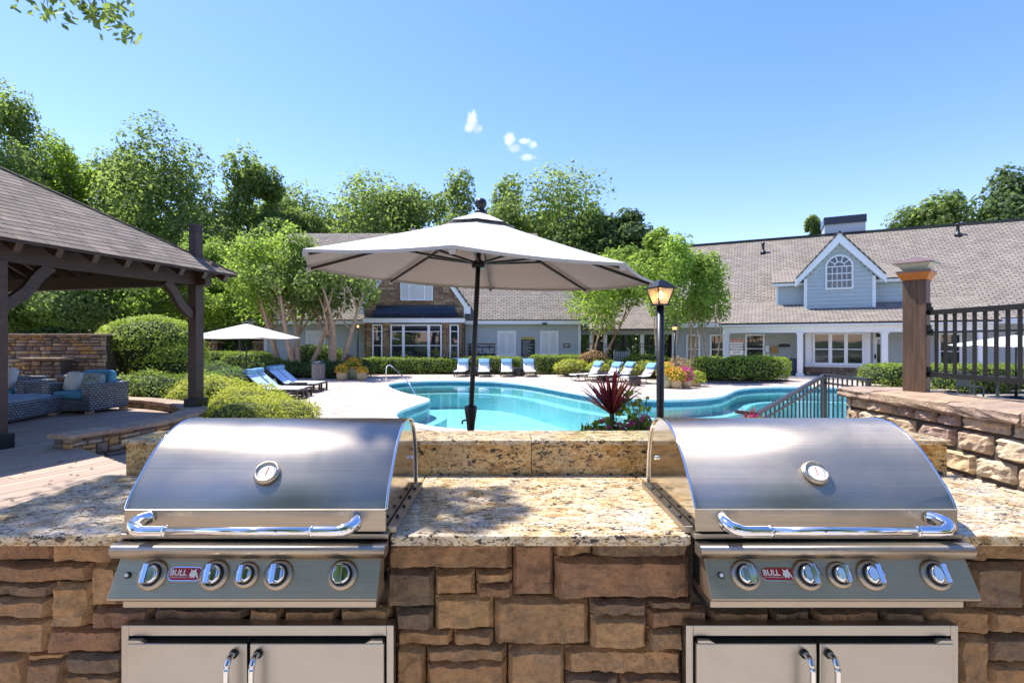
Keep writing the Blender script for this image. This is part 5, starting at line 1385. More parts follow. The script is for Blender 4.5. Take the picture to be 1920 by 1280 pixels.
me = MB().box((0, 0, 0), (vent[1] - vent[0] - 0.14, 0.012, 0.085), rx=0.75).mesh('slat'); me.materials.append(M['white_paint'])
for q in range(14): add('slat', me, None, lv, ((vent[0] + vent[1]) / 2 + 5.0, 31.945 - 33.0, vent[2] + 0.06 + q * 0.079))
# bay with flared metal roof
B0, B1, BY = -8.62, -2.75, 31.45
fb = Face((0, BY), 0.0)
mb = MB(); mb.bx(B0, B1, BY + 0.05, 32.1, 0, 3.05); mb.build('bay_wall', M['veneer_core'], ph)
wn_ = [(-8.24, -7.62, 0.85, 2.95), (-7.13, -3.98, 0.85, 2.95), (-3.5, -2.93, 0.85, 2.95)]
bxs = trim([(x + B0, z, w, h) for (x, z, w, h) in ashlar(random.Random(6), B1 - B0, 3.05, (0.10, 0.18), (0.2, 0.45), 0.014)], wn_)
stonework(fb, bxs, -0.05, ph, 6, M['veneer'])
window(fb, *wn_[0], ph, 1, (0.38, 0.82), 0.08); window(fb, *wn_[2], ph, 1, (0.38, 0.82), 0.08)
window(fb, *wn_[1], ph, 3, (0.38, 0.82), 0.09, widths=[1, 2.2, 1], mull=0.16)
mb = MB(); mb.bx(B0 - 0.18, B1 + 0.18, BY - 0.2, 32.0, 3.05, 3.32); mb.build('bay_fascia', M['white_paint'], ph)
rows = []
for t in [i / 6 for i in range(7)]:
    ins = (1 - (1 - t) ** 2.2) * 0.62; z = 3.325 + 0.82 * (t ** 1.7 * 0.65 + t * 0.35); y = BY - 0.24 + (32.0 - BY + 0.2) * (1 - (1 - t) ** 1.8)
    rows.append([(B0 - 0.22 + ins * 1.15, y, z), (B1 + 0.22 - ins * 1.15, y, z), (B1 + 0.22 - ins * 1.15 * 1.0, 32.05, z), (B0 - 0.22 + ins * 1.15, 32.05, z)])
mb = MB(); mb.poly([p for r_ in rows for p in r_], [(k * 4 + j, k * 4 + (j + 1) % 4, k * 4 + 4 + (j + 1) % 4, k * 4 + 4 + j) for k in range(6) for j in range(4)] + [(0, 1, 2, 3), (24, 25, 26, 27)]); br_ = mb.build('bay_roof', M['metal_roof'], ph)
for q in range(1, 7):
    x = B0 + 0.5 + (B1 - B0 - 1.0) * q / 7
    MB().tube([(x, r_[0][1] - 0.004, r_[0][2] + 0.006) for r_ in rows], 0.014, 6).build('standing_seam', M['metal_roof'], br_)
for (x, y, zz) in ((946, 545, 35.6), (978, 546, 35.5), (1054, 566, 34.8)):
    p = at(x, y, zz); rzz = RZ0 + (p.y - RY0) * (RZ1 - RZ0) / (RY1 - RY0)
    MB().lathe([(0.16, -0.1), (0.10, 0.06), (0.07, 0.08), (0.07, 0.36), (0.10, 0.38), (0.10, 0.44)], (p.x, p.y, rzz), 12).build('roof_pipe', M['black_metal'], ph)
for (x, y) in ((1021, 607),):
    p = at(x, y, 32.3); MB().box(p, (0.2, 0.3, 0.12), 0.4).build('security_camera', M['black_metal'], ph)
# signs on the pool house wall
def board(name, label, fc, a0, a1, z0, z1, fm, bm, o=0.03):
    c = fc.p((a0 + a1) / 2, 0, z0)
    t = thing(name, label, 'sign', c)
    mb = MB(); fc.bx(mb, a0, a1, o, o + 0.03, z0, z1); mb.build('frame', M[fm], t)
    mb = MB(); fc.bx(mb, a0 + 0.05, a1 - 0.05, o + 0.03, o + 0.036, z0 + 0.05, z1 - 0.05); mb.build('panel', M[bm], t)
    return t
def lettering(t, fc, a, z, txt, size, mat='sign_white', o=0.069, bold=0.0, align='LEFT', line=1.0):
    p = fc.p(a, o, z) - t.location
    return text_obj('lettering', txt, size, M[mat], t, p, (math.pi / 2, 0, fc.ang), align, bold, line)
s1 = board('pool_rules_board', 'black board with white capital lettering on the pool house wall', fa, -2.50, -0.68, 0.78, 1.80, 'sign_frame', 'sign_black')
lettering(s1, fa, -2.40, 1.58, '• NO ATTENDANT ON DUTY.', 0.152, bold=0.003)
lettering(s1, fa, -2.40, 1.38, '• CHILDREN SHALL NOT\n   USE POOL WITHOUT AN\n   ADULT IN ATTENDANCE.', 0.152, bold=0.003, line=0.82)
lettering(s1, fa, -2.40, 0.90, '• NO DIVING.', 0.152, bold=0.003)
s2 = board('pool_notice_board', 'tall black notice with yellow header between the shutter doors', fa, 0.93, 1.82, 0.92, 2.17, 'sign_black', 'sign_black')
mb = MB(); fa.bx(mb, 0.94, 1.81, 0.062, 0.072, 2.03, 2.165); mb.build('header', M['sign_yellow'], s2)
mb = MB(); fa.bx(mb, 0.97, 1.78, 0.062, 0.070, 0.97, 0.995); mb.build('footer_line', M['sign_yellow'], s2)
for q0, q1 in ((0.99, 1.06), (1.10, 1.27), (1.31, 1.43), (1.47, 1.70)): mb = MB(); fa.bx(mb, q0, q1, 0.072, 0.075, 2.075, 2.12); mb.build('header_mark', M['sign_black'], s2)
rs = random.Random(9)
for q in range(12):
    mb = MB(); fa.bx(mb, 1.02, 1.02 + rs.uniform(0.35, 0.72), 0.066, 0.069, 1.92 - q * 0.076, 1.945 - q * 0.076); mb.build('text_line', simple('notice_text', (0.42, 0.42, 0.40), 0.6) if q == 0 else bpy.data.materials['notice_text'], s2)
s3 = board('door_plaque', 'small dark plaque on the pool house wall near its right corner', fa, 3.62, 4.10, 1.50, 1.80, 'sign_frame', 'sign_black')
for q0, q1, zq in ((3.70, 4.02, 1.67), (3.76, 3.96, 1.60)): mb = MB(); fa.bx(mb, q0, q1, 0.066, 0.069, zq, zq + 0.035); mb.build('text_line', M['sign_white'], s3)

# ------------------------------------------------------------------ clubhouse on the right, turned towards the pool
KA = math.atan2(-0.447, 0.894); fcb = Face((15.1, 26.4), KA)      # o = outward; t (inwards) = -o
def sx(x, t=0.0):
    k = (x - CX) / F; return (k * (26.4 + 0.894 * t) - 15.1 - 0.447 * t) / (0.894 + 0.447 * k)
def zy(y, s, t=0.0): return CAMZ - (y - CY) / F * (26.4 - 0.447 * s + 0.894 * t)
ch = thing('clubhouse', 'long grey sided clubhouse with dormer, white porch columns and taupe roof', 'building', (15.1, 26.4, 0))
T1 = 1.9; SL0, SR0 = -6.6, 30.0
pts_ = []
wins = [(sx(1287, T1), sx(1313, T1), 0.65, 2.32, 'curtain_glass'), (sx(1331, T1), sx(1359, T1), 0.65, 2.32, 'glass'), (sx(1397, T1), sx(1434, T1), 0.75, 2.32, 'glass'), (sx(1758, T1), sx(1803, T1), 0.6, 2.32, 'glass')]
b0, b1 = sx(1510, 1.2), sx(1632, 1.2)
dr0, dr1 = sx(1637, T1), sx(1664, T1)
holes = [(w[0], w[1], w[2], w[3]) for w in wins] + [(dr0, dr1, 0, 2.45)]
siding(fcb, SL0, SR0, 0.0, 3.0, ch, M['siding_green'], holes, o=-T1)
mb = MB(); fcb.bx(mb, SL0, SR0, -T1 - 13, -T1 - 0.01, 0, 3.0); mb.build('wall', M['siding_green'], ch)
for w in wins: window(fcb, w[0], w[1], w[2], w[3], ch, 1, (0.48,), 0.1, -T1 + 0.01, w[4])
mb = MB(); fcb.bx(mb, SL0 - .02, SL0 + .14, -T1, -T1 + 0.05, 0, 3.0); mb.build('corner_board', M['white_paint'], ch)
mb = MB(); fcb.bx(mb, SL0 - .02, sx(1500, T1), -T1, -T1 + 0.04, 0.0, 0.28); mb.build('water_table', M['veneer_dark'] if 'veneer_dark' in M else M['mortar'], ch)
# bay with triple window on a stone base
mb = MB(); fcb.bx(mb, b0, b1, -T1, -1.2, 0.62, 2.7); mb.build('bay_panel', M['white_paint'], ch)
window(fcb, sx(1524, 1.2), sx(1620, 1.2), 0.72, 2.36, ch, 3, (0.48,), 0.09, -1.2 + 0.01, 'glass', mull=0.16)
mb = MB(); fcb.bx(mb, b0 - .04, b1 + .04, -T1, -1.14, 0.56, 0.62); mb.build('bay_sill', M['white_paint'], ch)
mb = MB(); fcb.bx(mb, b0, b1, -T1, -1.24, 0.0, 0.56); mb.build('bay_base', M['veneer_core'], ch)
stonework(fcb, [(x + b0, z + .05, w, h) for x, z, w, h in ashlar(random.Random(8), b1 - b0, 0.5, (0.09, 0.14), (0.18, 0.4), 0.014)], -1.24, ch, 8, M['veneer'])
side = Face((fcb.p(b0, -T1, 0).x, fcb.p(b0, -T1, 0).y), KA - math.pi / 2)
window(fcb, sx(1497, T1), b0 - 0.03, 0.6, 2.36, ch, 1, (0.5,), 0.06, -T1 + 0.01)
# glazed door
d = MB(); fcb.bx(d, dr0, dr1, -T1 + 0.0, -T1 + 0.03, 0.1, 2.42); d = d.build('door', M['white_paint'], ch)
mb = MB(); fcb.bx(mb, dr0 + 0.16, dr1 - 0.1, -T1 + 0.03, -T1 + 0.04, 0.25, 2.0); fcb.bx(mb, dr0 + 0.12, dr1 - 0.08, -T1 + 0.03, -T1 + 0.04, 2.12, 2.34); mb.build('door_pane', M['glass'], d)
mb = MB(); fcb.bx(mb, dr0 + 0.05, dr0 + 0.12, -T1 + 0.03, -T1 + 0.07, 1.0, 1.25); mb.build('door_handle', M['black_metal'], d)
# porch
mb = MB(); fcb.bx(mb, sx(1346), sx(1900), -T1, 0.35, -0.05, 0.1); mb.build('porch_floor', M['coping'], ch)
for x in (1362, 1500, 1659, 1841):
    s = sx(x); c = MB(); fcb.bx(c, s - 0.13, s + 0.13, -0.26, 0.0, 0.1, 2.36); c = c.build('porch_column', M['white_paint'], ch, bevel=0.008)
    for za, zb_ in ((2.28, 2.358), (0.102, 0.24)): mb = MB(); fcb.bx(mb, s - 0.18, s + 0.18, -0.31, 0.05, za, zb_); mb.build('column_trim', M['white_paint'], c)
PS0, PS1 = sx(1352), sx(1868)
mb = MB(); fcb.bx(mb, PS0 + .1, PS1 - .1, -0.24, 0.0, 2.361, 2.70); fcb.bx(mb, PS0, PS1, 0.22, 0.28, 2.70, 2.88); fcb.bx(mb, PS0, PS1, -T1, 0.22, 2.705, 2.735); mb.build('porch_fascia', M['white_paint'], ch)
MR = (9.0 - 1.4, 8.85)                     # ridge at t=9
def mz(t): return 3.02 + (t - 1.4) * (8.85 - 3.02) / 7.6
def cp(s, t, z): return tuple(fcb.p(s, -t, z))
sheet('roof', [cp(SL0 - 0.4, 1.4, 3.02), cp(SR0, 1.4, 3.02), cp(SR0, 9.0, 8.85), cp(SL0 - 0.4, 9.0, 8.85)], M['shingle'], ch, 0.12)
sheet('roof', [cp(SR0, 16.6, 3.02), cp(SL0 - 0.4, 16.6, 3.02), cp(SL0 - 0.4, 9.0, 8.85), cp(SR0, 9.0, 8.85)], M['shingle'], ch, 0.12)
mb = MB(); mb.bar(cp(SL0 - 0.4, 9.0, 8.90), cp(SR0, 9.0, 8.90), 0.3, 0.06); mb.build('ridge_cap', M['metal_roof'], ch)
mb = MB(); fcb.bx(mb, SL0 - 0.4, PS0, -1.42, -1.36, 2.72, 2.98); fcb.bx(mb, PS1, SR0, -1.42, -1.36, 2.72, 2.98); fcb.bx(mb, SL0 - .4, SR0, -T1, -1.42, 2.74, 2.77); mb.build('eave_fascia', M['white_paint'], ch)
mb = MB(); mb.prism([cp(SL0, 1.9, 2.9), cp(SL0, 16.1, 2.9), cp(SL0, 9.0, 8.6)], fcb.u * 0.1); mb.build('gable_end', M['siding_green'], ch)
def pz(t): return 2.88 + (t + 0.32) * 0.40
tt = (2.88 + 0.32 * 0.40 - 3.02 + 1.4 * 5.83 / 7.6) / (5.83 / 7.6 - 0.40) + 0.05
sheet('porch_roof', [cp(PS0 - .1, -0.32, 2.88), cp(PS1 + .1, -0.32, 2.88), cp(PS1 + .1, tt, pz(tt) + 0.01), cp(PS0 - .1, tt, pz(tt) + 0.01)], M['shingle'], ch, 0.1)
mb = MB(); mb.prism([cp(PS0 - .06, -0.3, 2.8), cp(PS0 - .06, tt, mz(tt) - .1), cp(PS0 - .06, 1.5, 2.8)], fcb.u * 0.06); mb.build('porch_cheek', M['siding_green'], ch)
# dormer with arched window
DT = 1.7; ds0, ds1 = sx(1508, DT), sx(1641, DT); dc = (ds0 + ds1) / 2; dh = (ds1 - ds0) / 2
dzb = pz(DT) - 0.05; dze = zy(520, dc, DT); dza = zy(457, dc, DT)
dm = thing('x', None, None); bpy.data.objects.remove(dm)
aw = (sx(1549, DT), sx(1598, DT)); ac_ = (aw[0] + aw[1]) / 2; ar = (aw[1] - aw[0]) / 2 * 0.92; azb = zy(539, dc, DT); azs = zy(500, dc, DT)
siding(fcb, ds0, ds1, dzb, dza, ch, M['siding'], [], o=-DT, name='dormer_siding', ex=0.21, poly=lambda z: (ds0, ds1) if z < dze else (dc - dh * (dza - z) / (dza - dze), dc + dh * (dza - z) / (dza - dze)))
mb = MB(); mb.prism([cp(ds0, DT + .01, dzb), cp(ds1, DT + .01, dzb), cp(ds1, DT + .01, dze), cp(dc, DT + .01, dza), cp(ds0, DT + .01, dze)], -fcb.n * 4.0); mb.build('dormer_body', M['siding'], ch)
mb = MB(); fcb.bx(mb, ds0 - .02, ds0 + .13, -DT, -DT + .05, dzb, dze); fcb.bx(mb, ds1 - .13, ds1 + .02, -DT, -DT + .05, dzb, dze); mb.build('dormer_corner', M['white_paint'], ch)
for sg in (-1, 1):
    e = dc + sg * (dh + 0.42); ez = dze - 0.42 * (dza - dze) / dh
    mb = MB(); mb.prism([cp(dc, DT - .32, dza + .60), cp(e, DT - .32, ez + .50), cp(e, DT - .32, ez + .06), cp(dc, DT - .32, dza + .0)], -fcb.n * 0.3); mb.build('dormer_rake', M['white_paint'], ch)
    tb = lambda z: 1.4 + (z - 3.02) * 7.6 / 5.83
    sheet('dormer_roof', [cp(e, DT - .36, ez + .53), cp(e, tb(ez + .53) + .1, ez + .53), cp(dc, tb(dza + .63) + .1, dza + .63), cp(dc, DT - .36, dza + .63)], M['shingle'], ch, 0.07)
    w0, w1 = (sx(1455, 2.4), ds0) if sg < 0 else (ds1, sx(1700, 2.4))
    siding(fcb, w0, w1, pz(2.4) - .1, zy(533, dc, 2.4), ch, M['siding'], [], o=-2.4, name='wing_siding', ex=0.21)
    mb = MB(); fcb.bx(mb, w0 + .01, w1, -5.5, -2.41, pz(2.4) - .1, zy(533, dc, 2.4)); mb.build('wing_wall', M['siding'], ch)
    mb = MB(); zz = zy(533, dc, 2.4); fcb.bx(mb, w0 - (.2 if sg < 0 else 0), w1 + (.2 if sg > 0 else 0), -2.4, -2.05, zz, zz + .2); fcb.bx(mb, w0 if sg < 0 else w1 - .1, w0 + .1 if sg < 0 else w1, -2.4, -2.35, pz(2.4) - .1, zz); mb.build('wing_fascia', M['white_paint'], ch)
    sheet('wing_roof', [cp(w0 - .2, 2.0, zz + .2), cp(w1 + .2, 2.0, zz + .2), cp(w1 + .2, 6.4, zz + 1.55), cp(w0 - .2, 6.4, zz + 1.55)], M['shingle'], ch, 0.06)
arc = [(ac_ + ar * math.cos(a), azs + ar * math.sin(a)) for a in [math.pi * i / 16 for i in range(17)]]
outl = [(ac_ + ar, azb)] + arc + [(ac_ - ar, azb)]
big = [(ac_ + (x - ac_) * 1.17, azb - 0.1 if z == azb else azs + (z - azs) * 1.17) for x, z in outl]
aw_o = MB().prism([cp(x, DT - .03, z) for x, z in big], fcb.n * 0.05).build('arched_window', M['white_paint'], ch)
MB().prism([cp(x, DT - .085, z) for x, z in outl], fcb.n * 0.012).build('pane', M['glass'], aw_o)
mt = MB()
for q in (-0.6, -0.2, 0.2, 0.6): mt.bar(cp(ac_ + ar * q, DT - .105, azb), cp(ac_ + ar * q, DT - .105, azs), 0.02, 0.045)
for zz in (azb + (azs - azb) * .33, azb + (azs - azb) * .66, azs): mt.bar(cp(ac_ - ar, DT - .107, zz), cp(ac_ + ar, DT - .107, zz), 0.02, 0.045)
for a in (0.2, 0.4, 0.6, 0.8): mt.bar(cp(ac_ + ar * .45 * math.cos(a * math.pi), DT - .105, azs + ar * .45 * math.sin(a * math.pi)), cp(ac_ + ar * math.cos(a * math.pi), DT - .105, azs + ar * math.sin(a * math.pi)), 0.02, 0.045)
for i in range(10):
    a, b = math.pi * i / 10, math.pi * (i + 1) / 10
    mt.bar(cp(ac_ + ar * .45 * math.cos(a), DT - .105, azs + ar * .45 * math.sin(a)), cp(ac_ + ar * .45 * math.cos(b), DT - .105, azs + ar * .45 * math.sin(b)), 0.02, 0.045)
mt.build('glazing_bars', M['white_paint'], aw_o)
# chimney and pipes
c0_, c1_ = sx(1545, 9.6), sx(1621, 9.6)
mb = MB(); fcb.bx(mb, c0_, c1_, -11.2, -9.2, 7.5, zy(421, (c0_ + c1_) / 2, 9.6)); k = mb.build('chimney', M['siding'], ch)
zc = zy(421, (c0_ + c1_) / 2, 9.6); mb = MB(); fcb.bx(mb, c0_ - .05, c1_ + .05, -11.3, -9.12, zc, zc + .48); mb.build('chimney_cap', M['metal_roof'], k)
for (x, t) in ((1431, 7.6), (1796, 8.0)):
    s = sx(x, t); q = cp(s, t, mz(t)); MB().lathe([(0.24, -0.15), (0.15, 0.1), (0.085, 0.14), (0.085, 0.55), (0.12, 0.57), (0.12, 0.66)], q, 12).build('roof_pipe', M['black_metal'], ch)
ws = board('pool_warning_sign', 'white warning sign with red header on the porch wall', fcb, sx(1368, T1), sx(1394, T1), 1.15, 2.05, 'sign_white', 'sign_white', -T1 + 0.03)
wa, wb = sx(1368, T1), sx(1394, T1); wm = (wa + wb) / 2
mb = MB(); fcb.bx(mb, wa + .02, wb - .02, -T1 + .066, -T1 + .072, 1.86, 2.03); mb.build('header', M['sign_red'], ws)
lettering(ws, fcb, wm, 1.885, 'WARNING', 0.15, 'sign_white', -T1 + 0.074, 0.003, 'CENTER')
for q, tx_ in enumerate(('NO LIFEGUARD ON DUTY', 'RISK OF DROWNING', 'SUPERVISE CHILDREN', 'CLOSELY')):
    lettering(ws, fcb, wm, 1.70 - q * 0.15, tx_, 0.085 if q == 0 else 0.105, 'sign_black', -T1 + 0.070, 0.002, 'CENTER')
def wallbox(name, label, x0, x1, y0, y1, mat, cat):
    s0, s1 = sx(x0, T1), sx(x1, T1); m_ = (s0 + s1) / 2
    t = MB(); fcb.bx(t, s0, s1, -T1 + 0.02, -T1 + 0.14, zy(y1, m_, T1), zy(y0, m_, T1)); return tag(t.build(name, mat, bevel=0.01), label, cat)
wallbox('life_ring_box', 'small amber box on the porch wall', 1446, 1458, 649, 662, simple('amber_box', (0.40, 0.22, 0.05), 0.6), 'box')
wallbox('notice_sheet', 'small white notice beside the amber box on the porch wall', 1435, 1442, 648, 660, M['white_paint'], 'notice')
wallbox('carved_plaque', 'narrow dark plaque on the porch wall left of the bay window', 1460, 1481, 645, 650, M['sign_black'], 'sign')
bn_ = thing('storage_bin', 'dark blue bin on the porch behind the clipped hedge', 'bin', fcb.p(sx(1487, 0.8), -0.8, 0.1), KA)
MB().bx(-0.28, 0.28, -0.28, 0.28, 0, 0.82).build('body', M['dark_blue'], bn_, world=False, bevel=0.03); MB().bx(-0.31, 0.31, -0.31, 0.31, 0.82, 0.9).build('lid', M['dark_blue'], bn_, world=False, bevel=0.02)

# ------------------------------------------------------------------ covered passage between the houses
bz = thing('breezeway', 'low covered passage with white posts between the two houses', 'building', (8, 35, 0))
mb = MB(); mb.bx(4.9, 12.0, 34.0, 34.2, 2.35, 2.72); mb.build('beam', M['siding_green'], bz)
for x in (5.6, 6.55, 9.0, 10.0, 11.6): MB().bx(x - .12, x + .12, 33.98, 34.22, 0, 2.35).build('post', M['white_paint'], bz)
sheet('roof', [(4.6, 33.6, 2.74), (12.6, 33.6, 2.74), (12.6, 38.5, 5.2), (4.6, 38.5, 5.2)], M['shingle'], bz, 0.1)
sheet('roof', [(12.6, 43.4, 2.74), (4.6, 43.4, 2.74), (4.6, 38.5, 5.2), (12.6, 38.5, 5.2)], M['shingle'], bz, 0.1)
for x in (5.6, 9.0, 11.6): MB().bx(x - .12, x + .12, 42.0, 42.2, 0, 2.6).build('post', M['white_paint'], bz)
def picket_fence(name, label, p0, p1, h, pitch=0.13, r=0.016, mat='black_metal'):
    p0 = Vector(p0); p1 = Vector(p1); t = thing(name, label, 'fence', p0); L = (p1 - p0).length; d = (p1 - p0) / L
    for z in (0.15, h - 0.12, h - 0.28): MB().bar(p0 + UPV * z, p1 + UPV * z, 0.035).build('rail', M[mat], t)
    me = MB().box((0, 0, h / 2), (r, r, h)).mesh('picket'); me.materials.append(M[mat]); n = int(L / pitch)
    for i in range(n + 1): add('picket', me, None, t, d * (L * i / n))
    for i in range(0, int(L / 2.2) + 2):
        q = d * min(L, i * 2.2); MB().box(p0 + q + UPV * (h / 2 + .05), (0.06, 0.06, h + .1)).build('post', M[mat], t)
    return t
picket_fence('iron_fence', 'black iron picket fence in front of the covered passage', (4.75, 31.6, 0), (10.4, 31.0, 0), 1.85)
picket_fence('iron_fence', 'black iron fence between stone pillars at the far left', (-20, 34.5, 0), (-16.2, 34.5, 0), 1.6)
picket_fence('picket_gate', 'pale grey picket gate leaf in the iron fence', (6.55, 31.2, 0), (7.45, 31.1, 0), 1.3, 0.11, 0.05, 'siding')
for x in (403, 490):
    p = at(x, 640, 34.0); sp = thing('stone_pillar', 'square stone gate pillar %s under the small umbrella' % ('left of the pole' if x == 403 else 'right of the pole'), 'pillar', (p.x, 34.0, 0), group='stone gate pillars')
    fp = Face((p.x, 33.65), 0.0)
    MB().bx(p.x - .33, p.x + .33, 33.7, 34.3, 0, 1.8).build('core', M['mortar'], sp)
    stonework(fp, [(a - .36, z, w, h) for a, z, w, h in ashlar(random.Random(x), 0.72, 1.8, (0.1, 0.2), (0.15, 0.4), .012)], -0.04, sp, x, M['veneer'])
    MB().bx(p.x - .42, p.x + .42, 33.58, 34.42, 1.8, 1.92).build('cap', M['cap_stone'], sp, bevel=0.02)

# ------------------------------------------------------------------ loungers
def make_chaise():
    t = thing('sling_lounger', None, 'lounger', (0, 0, 0))
    prof = spline([(-0.95, 0.30), (-0.80, 0.335), (-0.3, 0.33), (0.15, 0.34), (0.30, 0.40), (0.62, 0.80), (0.72, 0.92)], 5); n = len(prof)
    mb = MB(); mb.poly([(-0.30, a, b) for a, b, *_ in [(p[0], p[1]) for p in prof]] + [(0.30, p[0], p[1]) for p in prof], [(i, i + 1, n + i + 1, n + i) for i in range(n - 1)], True)
    o = mb.build('sling', M['white_sling'], t, world=False); s = o.modifiers.new('thick', 'SOLIDIFY'); s.thickness = 0.012
    for x in (-0.32, 0.32):
        MB().tube([(x, p[0], p[1] - 0.012) for p in prof], 0.02, 7).build('side_rail', M['bronze'], t, world=False)
        MB().tube(spline([(x, -0.72, 0.32), (x, -0.80, 0.15), (x, -0.70, 0.015), (x, -0.45, 0.06), (x, -0.30, 0.31)], 4), 0.016, 6).build('leg', M['bronze'], t, world=False)
        MB().tube(spline([(x, 0.10, 0.32), (x, 0.02, 0.15), (x, 0.12, 0.015), (x, 0.42, 0.02), (x, 0.60, 0.02)], 4), 0.016, 6).build('leg', M['bronze'], t, world=False)
        sg = 1 if x > 0 else -1
        MB().tube(spline([(x + sg * .05, -0.28, 0.06), (x + sg * .07, -0.34, 0.30), (x + sg * .07, -0.15, 0.47), (x + sg * .07, 0.20, 0.50), (x + sg * .02, 0.36, 0.48)], 5), 0.018, 7).build('armrest', M['bronze'], t, world=False)
    MB().tube([(-0.32, 0.45, 0.02), (0.32, 0.45, 0.02)], 0.014, 6).build('stretcher', M['bronze'], t, world=False)
    MB().tube([(-0.32, -0.68, 0.02), (0.32, -0.68, 0.02)], 0.014, 6).build('stretcher', M['bronze'], t, world=False)
    soft_box((0, 0.58, 0.80), (0.60, 0.11, 0.30), tilt=-0.68).build('head_pillow', M['towel_blue'], t, world=False)
    return t
LG = 'loungers round the pool'
c0 = make_chaise(); first = True
lab = ['white sling lounger facing the pool, leftmost of the four before the far hedge', 'white sling lounger just right of the umbrella pole before the far hedge', 'white sling lounger left of the dark drum table before the far hedge', 'white sling lounger right of the dark drum table before the far hedge']
for i, x in enumerate((865, 907, 950, 993)):
    o = c0 if i == 0 else copy_tree(c0); o.location = ((x - CX) / F * 27.9, 28.2, 0); o.rotation_euler = (0, 0, (-0.05, 0.03, 0.0, 0.02)[i]); tag(o, lab[i], 'lounger', LG)
lab = ['white lounger seen from the side, leftmost of the slanted row right of the pool', 'second lounger from the left in the slanted row right of the pool', 'third lounger from the left in the slanted row right of the pool', 'nearest and rightmost lounger of the slanted row beside the flower pots']
for i, (x, y) in enumerate(((1103, 713), (1139, 715.5), (1163, 715), (1202, 719))):
    o = copy_tree(c0); q = gr(x, y); o.location = q; o.rotation_euler = (0, 0, math.radians((-62, -60, -62, -66)[i])); tag(o, lab[i], 'lounger', LG)
def make_platform():
    t = thing('platform_lounger', None, 'lounger', (0, 0, 0))
    for x in (-0.31, 0.31):
        MB().bx(x - .025, x + .025, -1.0, 0.95, 0.27, 0.33).build('side_rail', M['bronze'], t, world=False)
        MB().bx(x - .025, x + .025, -1.0, -0.94, 0.0, 0.27).build('leg', M['bronze'], t, world=False)
        MB().bx(x - .025, x + .025, 0.55, 0.61, 0.0, 0.27).build('leg', M['bronze'], t, world=False)
        MB().bx(x - .022, x + .022, -0.94, 0.55, 0.03, 0.07).build('lower_rail', M['bronze'], t, world=False)
        MB().bar((x, 0.20, 0.33), (x, 0.93, 0.90), 0.04, 0.035).build('back_rail', M['bronze'], t, world=False)
    MB().bx(-.285, .285, -1.0, -0.95, 0.27, 0.33).build('foot_rail', M['bronze'], t, world=False)
    MB().bx(-.285, .285, -0.985, -0.955, 0.03, 0.07).build('foot_stretcher', M['bronze'], t, world=False)
    MB().bar((0, 0.42, 0.30), (0, 0.72, 0.72), 0.5, 0.02).build('back_prop', M['bronze'], t, world=False)
    MB().box((0, -0.38, 0.338), (0.565, 1.14, 0.012)).build('sling_seat', M['white_sling'], t, world=False)
    R = Matrix.Rotation(math.atan2(0.57, 0.73), 3, 'X')
    MB().box(Vector((0, 0.565, 0.63)), (0.565, 0.92, 0.012), M=R).build('sling_back', M['blue_sling'], t, world=False)
    MB().tube([(-0.27, 0.83, 0.90), (0.27, 0.83, 0.90)], 0.085, 12).build('head_roll', M['towel_blue'], t, world=False)
    return t
p0 = make_platform()
pl_ = [((-7.75, 17.05), 'platform lounger with blue head roll, nearest of the four on the left paving'), ((-7.85, 17.75), 'platform lounger directly behind the nearest one on the left paving'),
       ((-8.05, 19.3), 'third platform lounger back on the left paving, before the drum table'), ((-8.1, 20.0), 'farthest platform lounger on the left paving below the small umbrella')]
for i, ((x, y), l) in enumerate(pl_):
    o = p0 if i == 0 else copy_tree(p0); o.location = (x, y, 0); o.rotation_euler = (0, 0, math.radians(84)); tag(o, l, 'lounger', 'platform loungers on the left')
def drum(loc, label, r=0.25, h=0.45):
    t = thing('drum_table', label, 'side table', loc, group='small drum tables')
    MB().lathe([(r * .92, 0), (r, 0.03), (r, h - .04), (r * .97, h - .02)], (0, 0, 0), 18).build('drum', M['bronze'], t, world=False)
    MB().lathe([(r * 1.06, h - .02), (r * 1.06, h + .01)], (0, 0, 0), 18).build('top', M['grey_rail'], t, world=False)
drum(gr(972, 705), 'dark drum table between the two right loungers before the far hedge')
drum(((888 - CX) / F * 28, 28.1, 0), 'dark drum table beside the umbrella pole before the far hedge', 0.22)
drum((-7.55, 18.55, 0), 'round dark drum table between the two pairs of platform loungers', 0.3, 0.4)
drum(gr(1190, 723), 'dark drum table beside the nearest slanted lounger', 0.25, 0.4)
drum(gr(1130, 714), 'dark drum table between the slanted loungers', 0.25, 0.42)

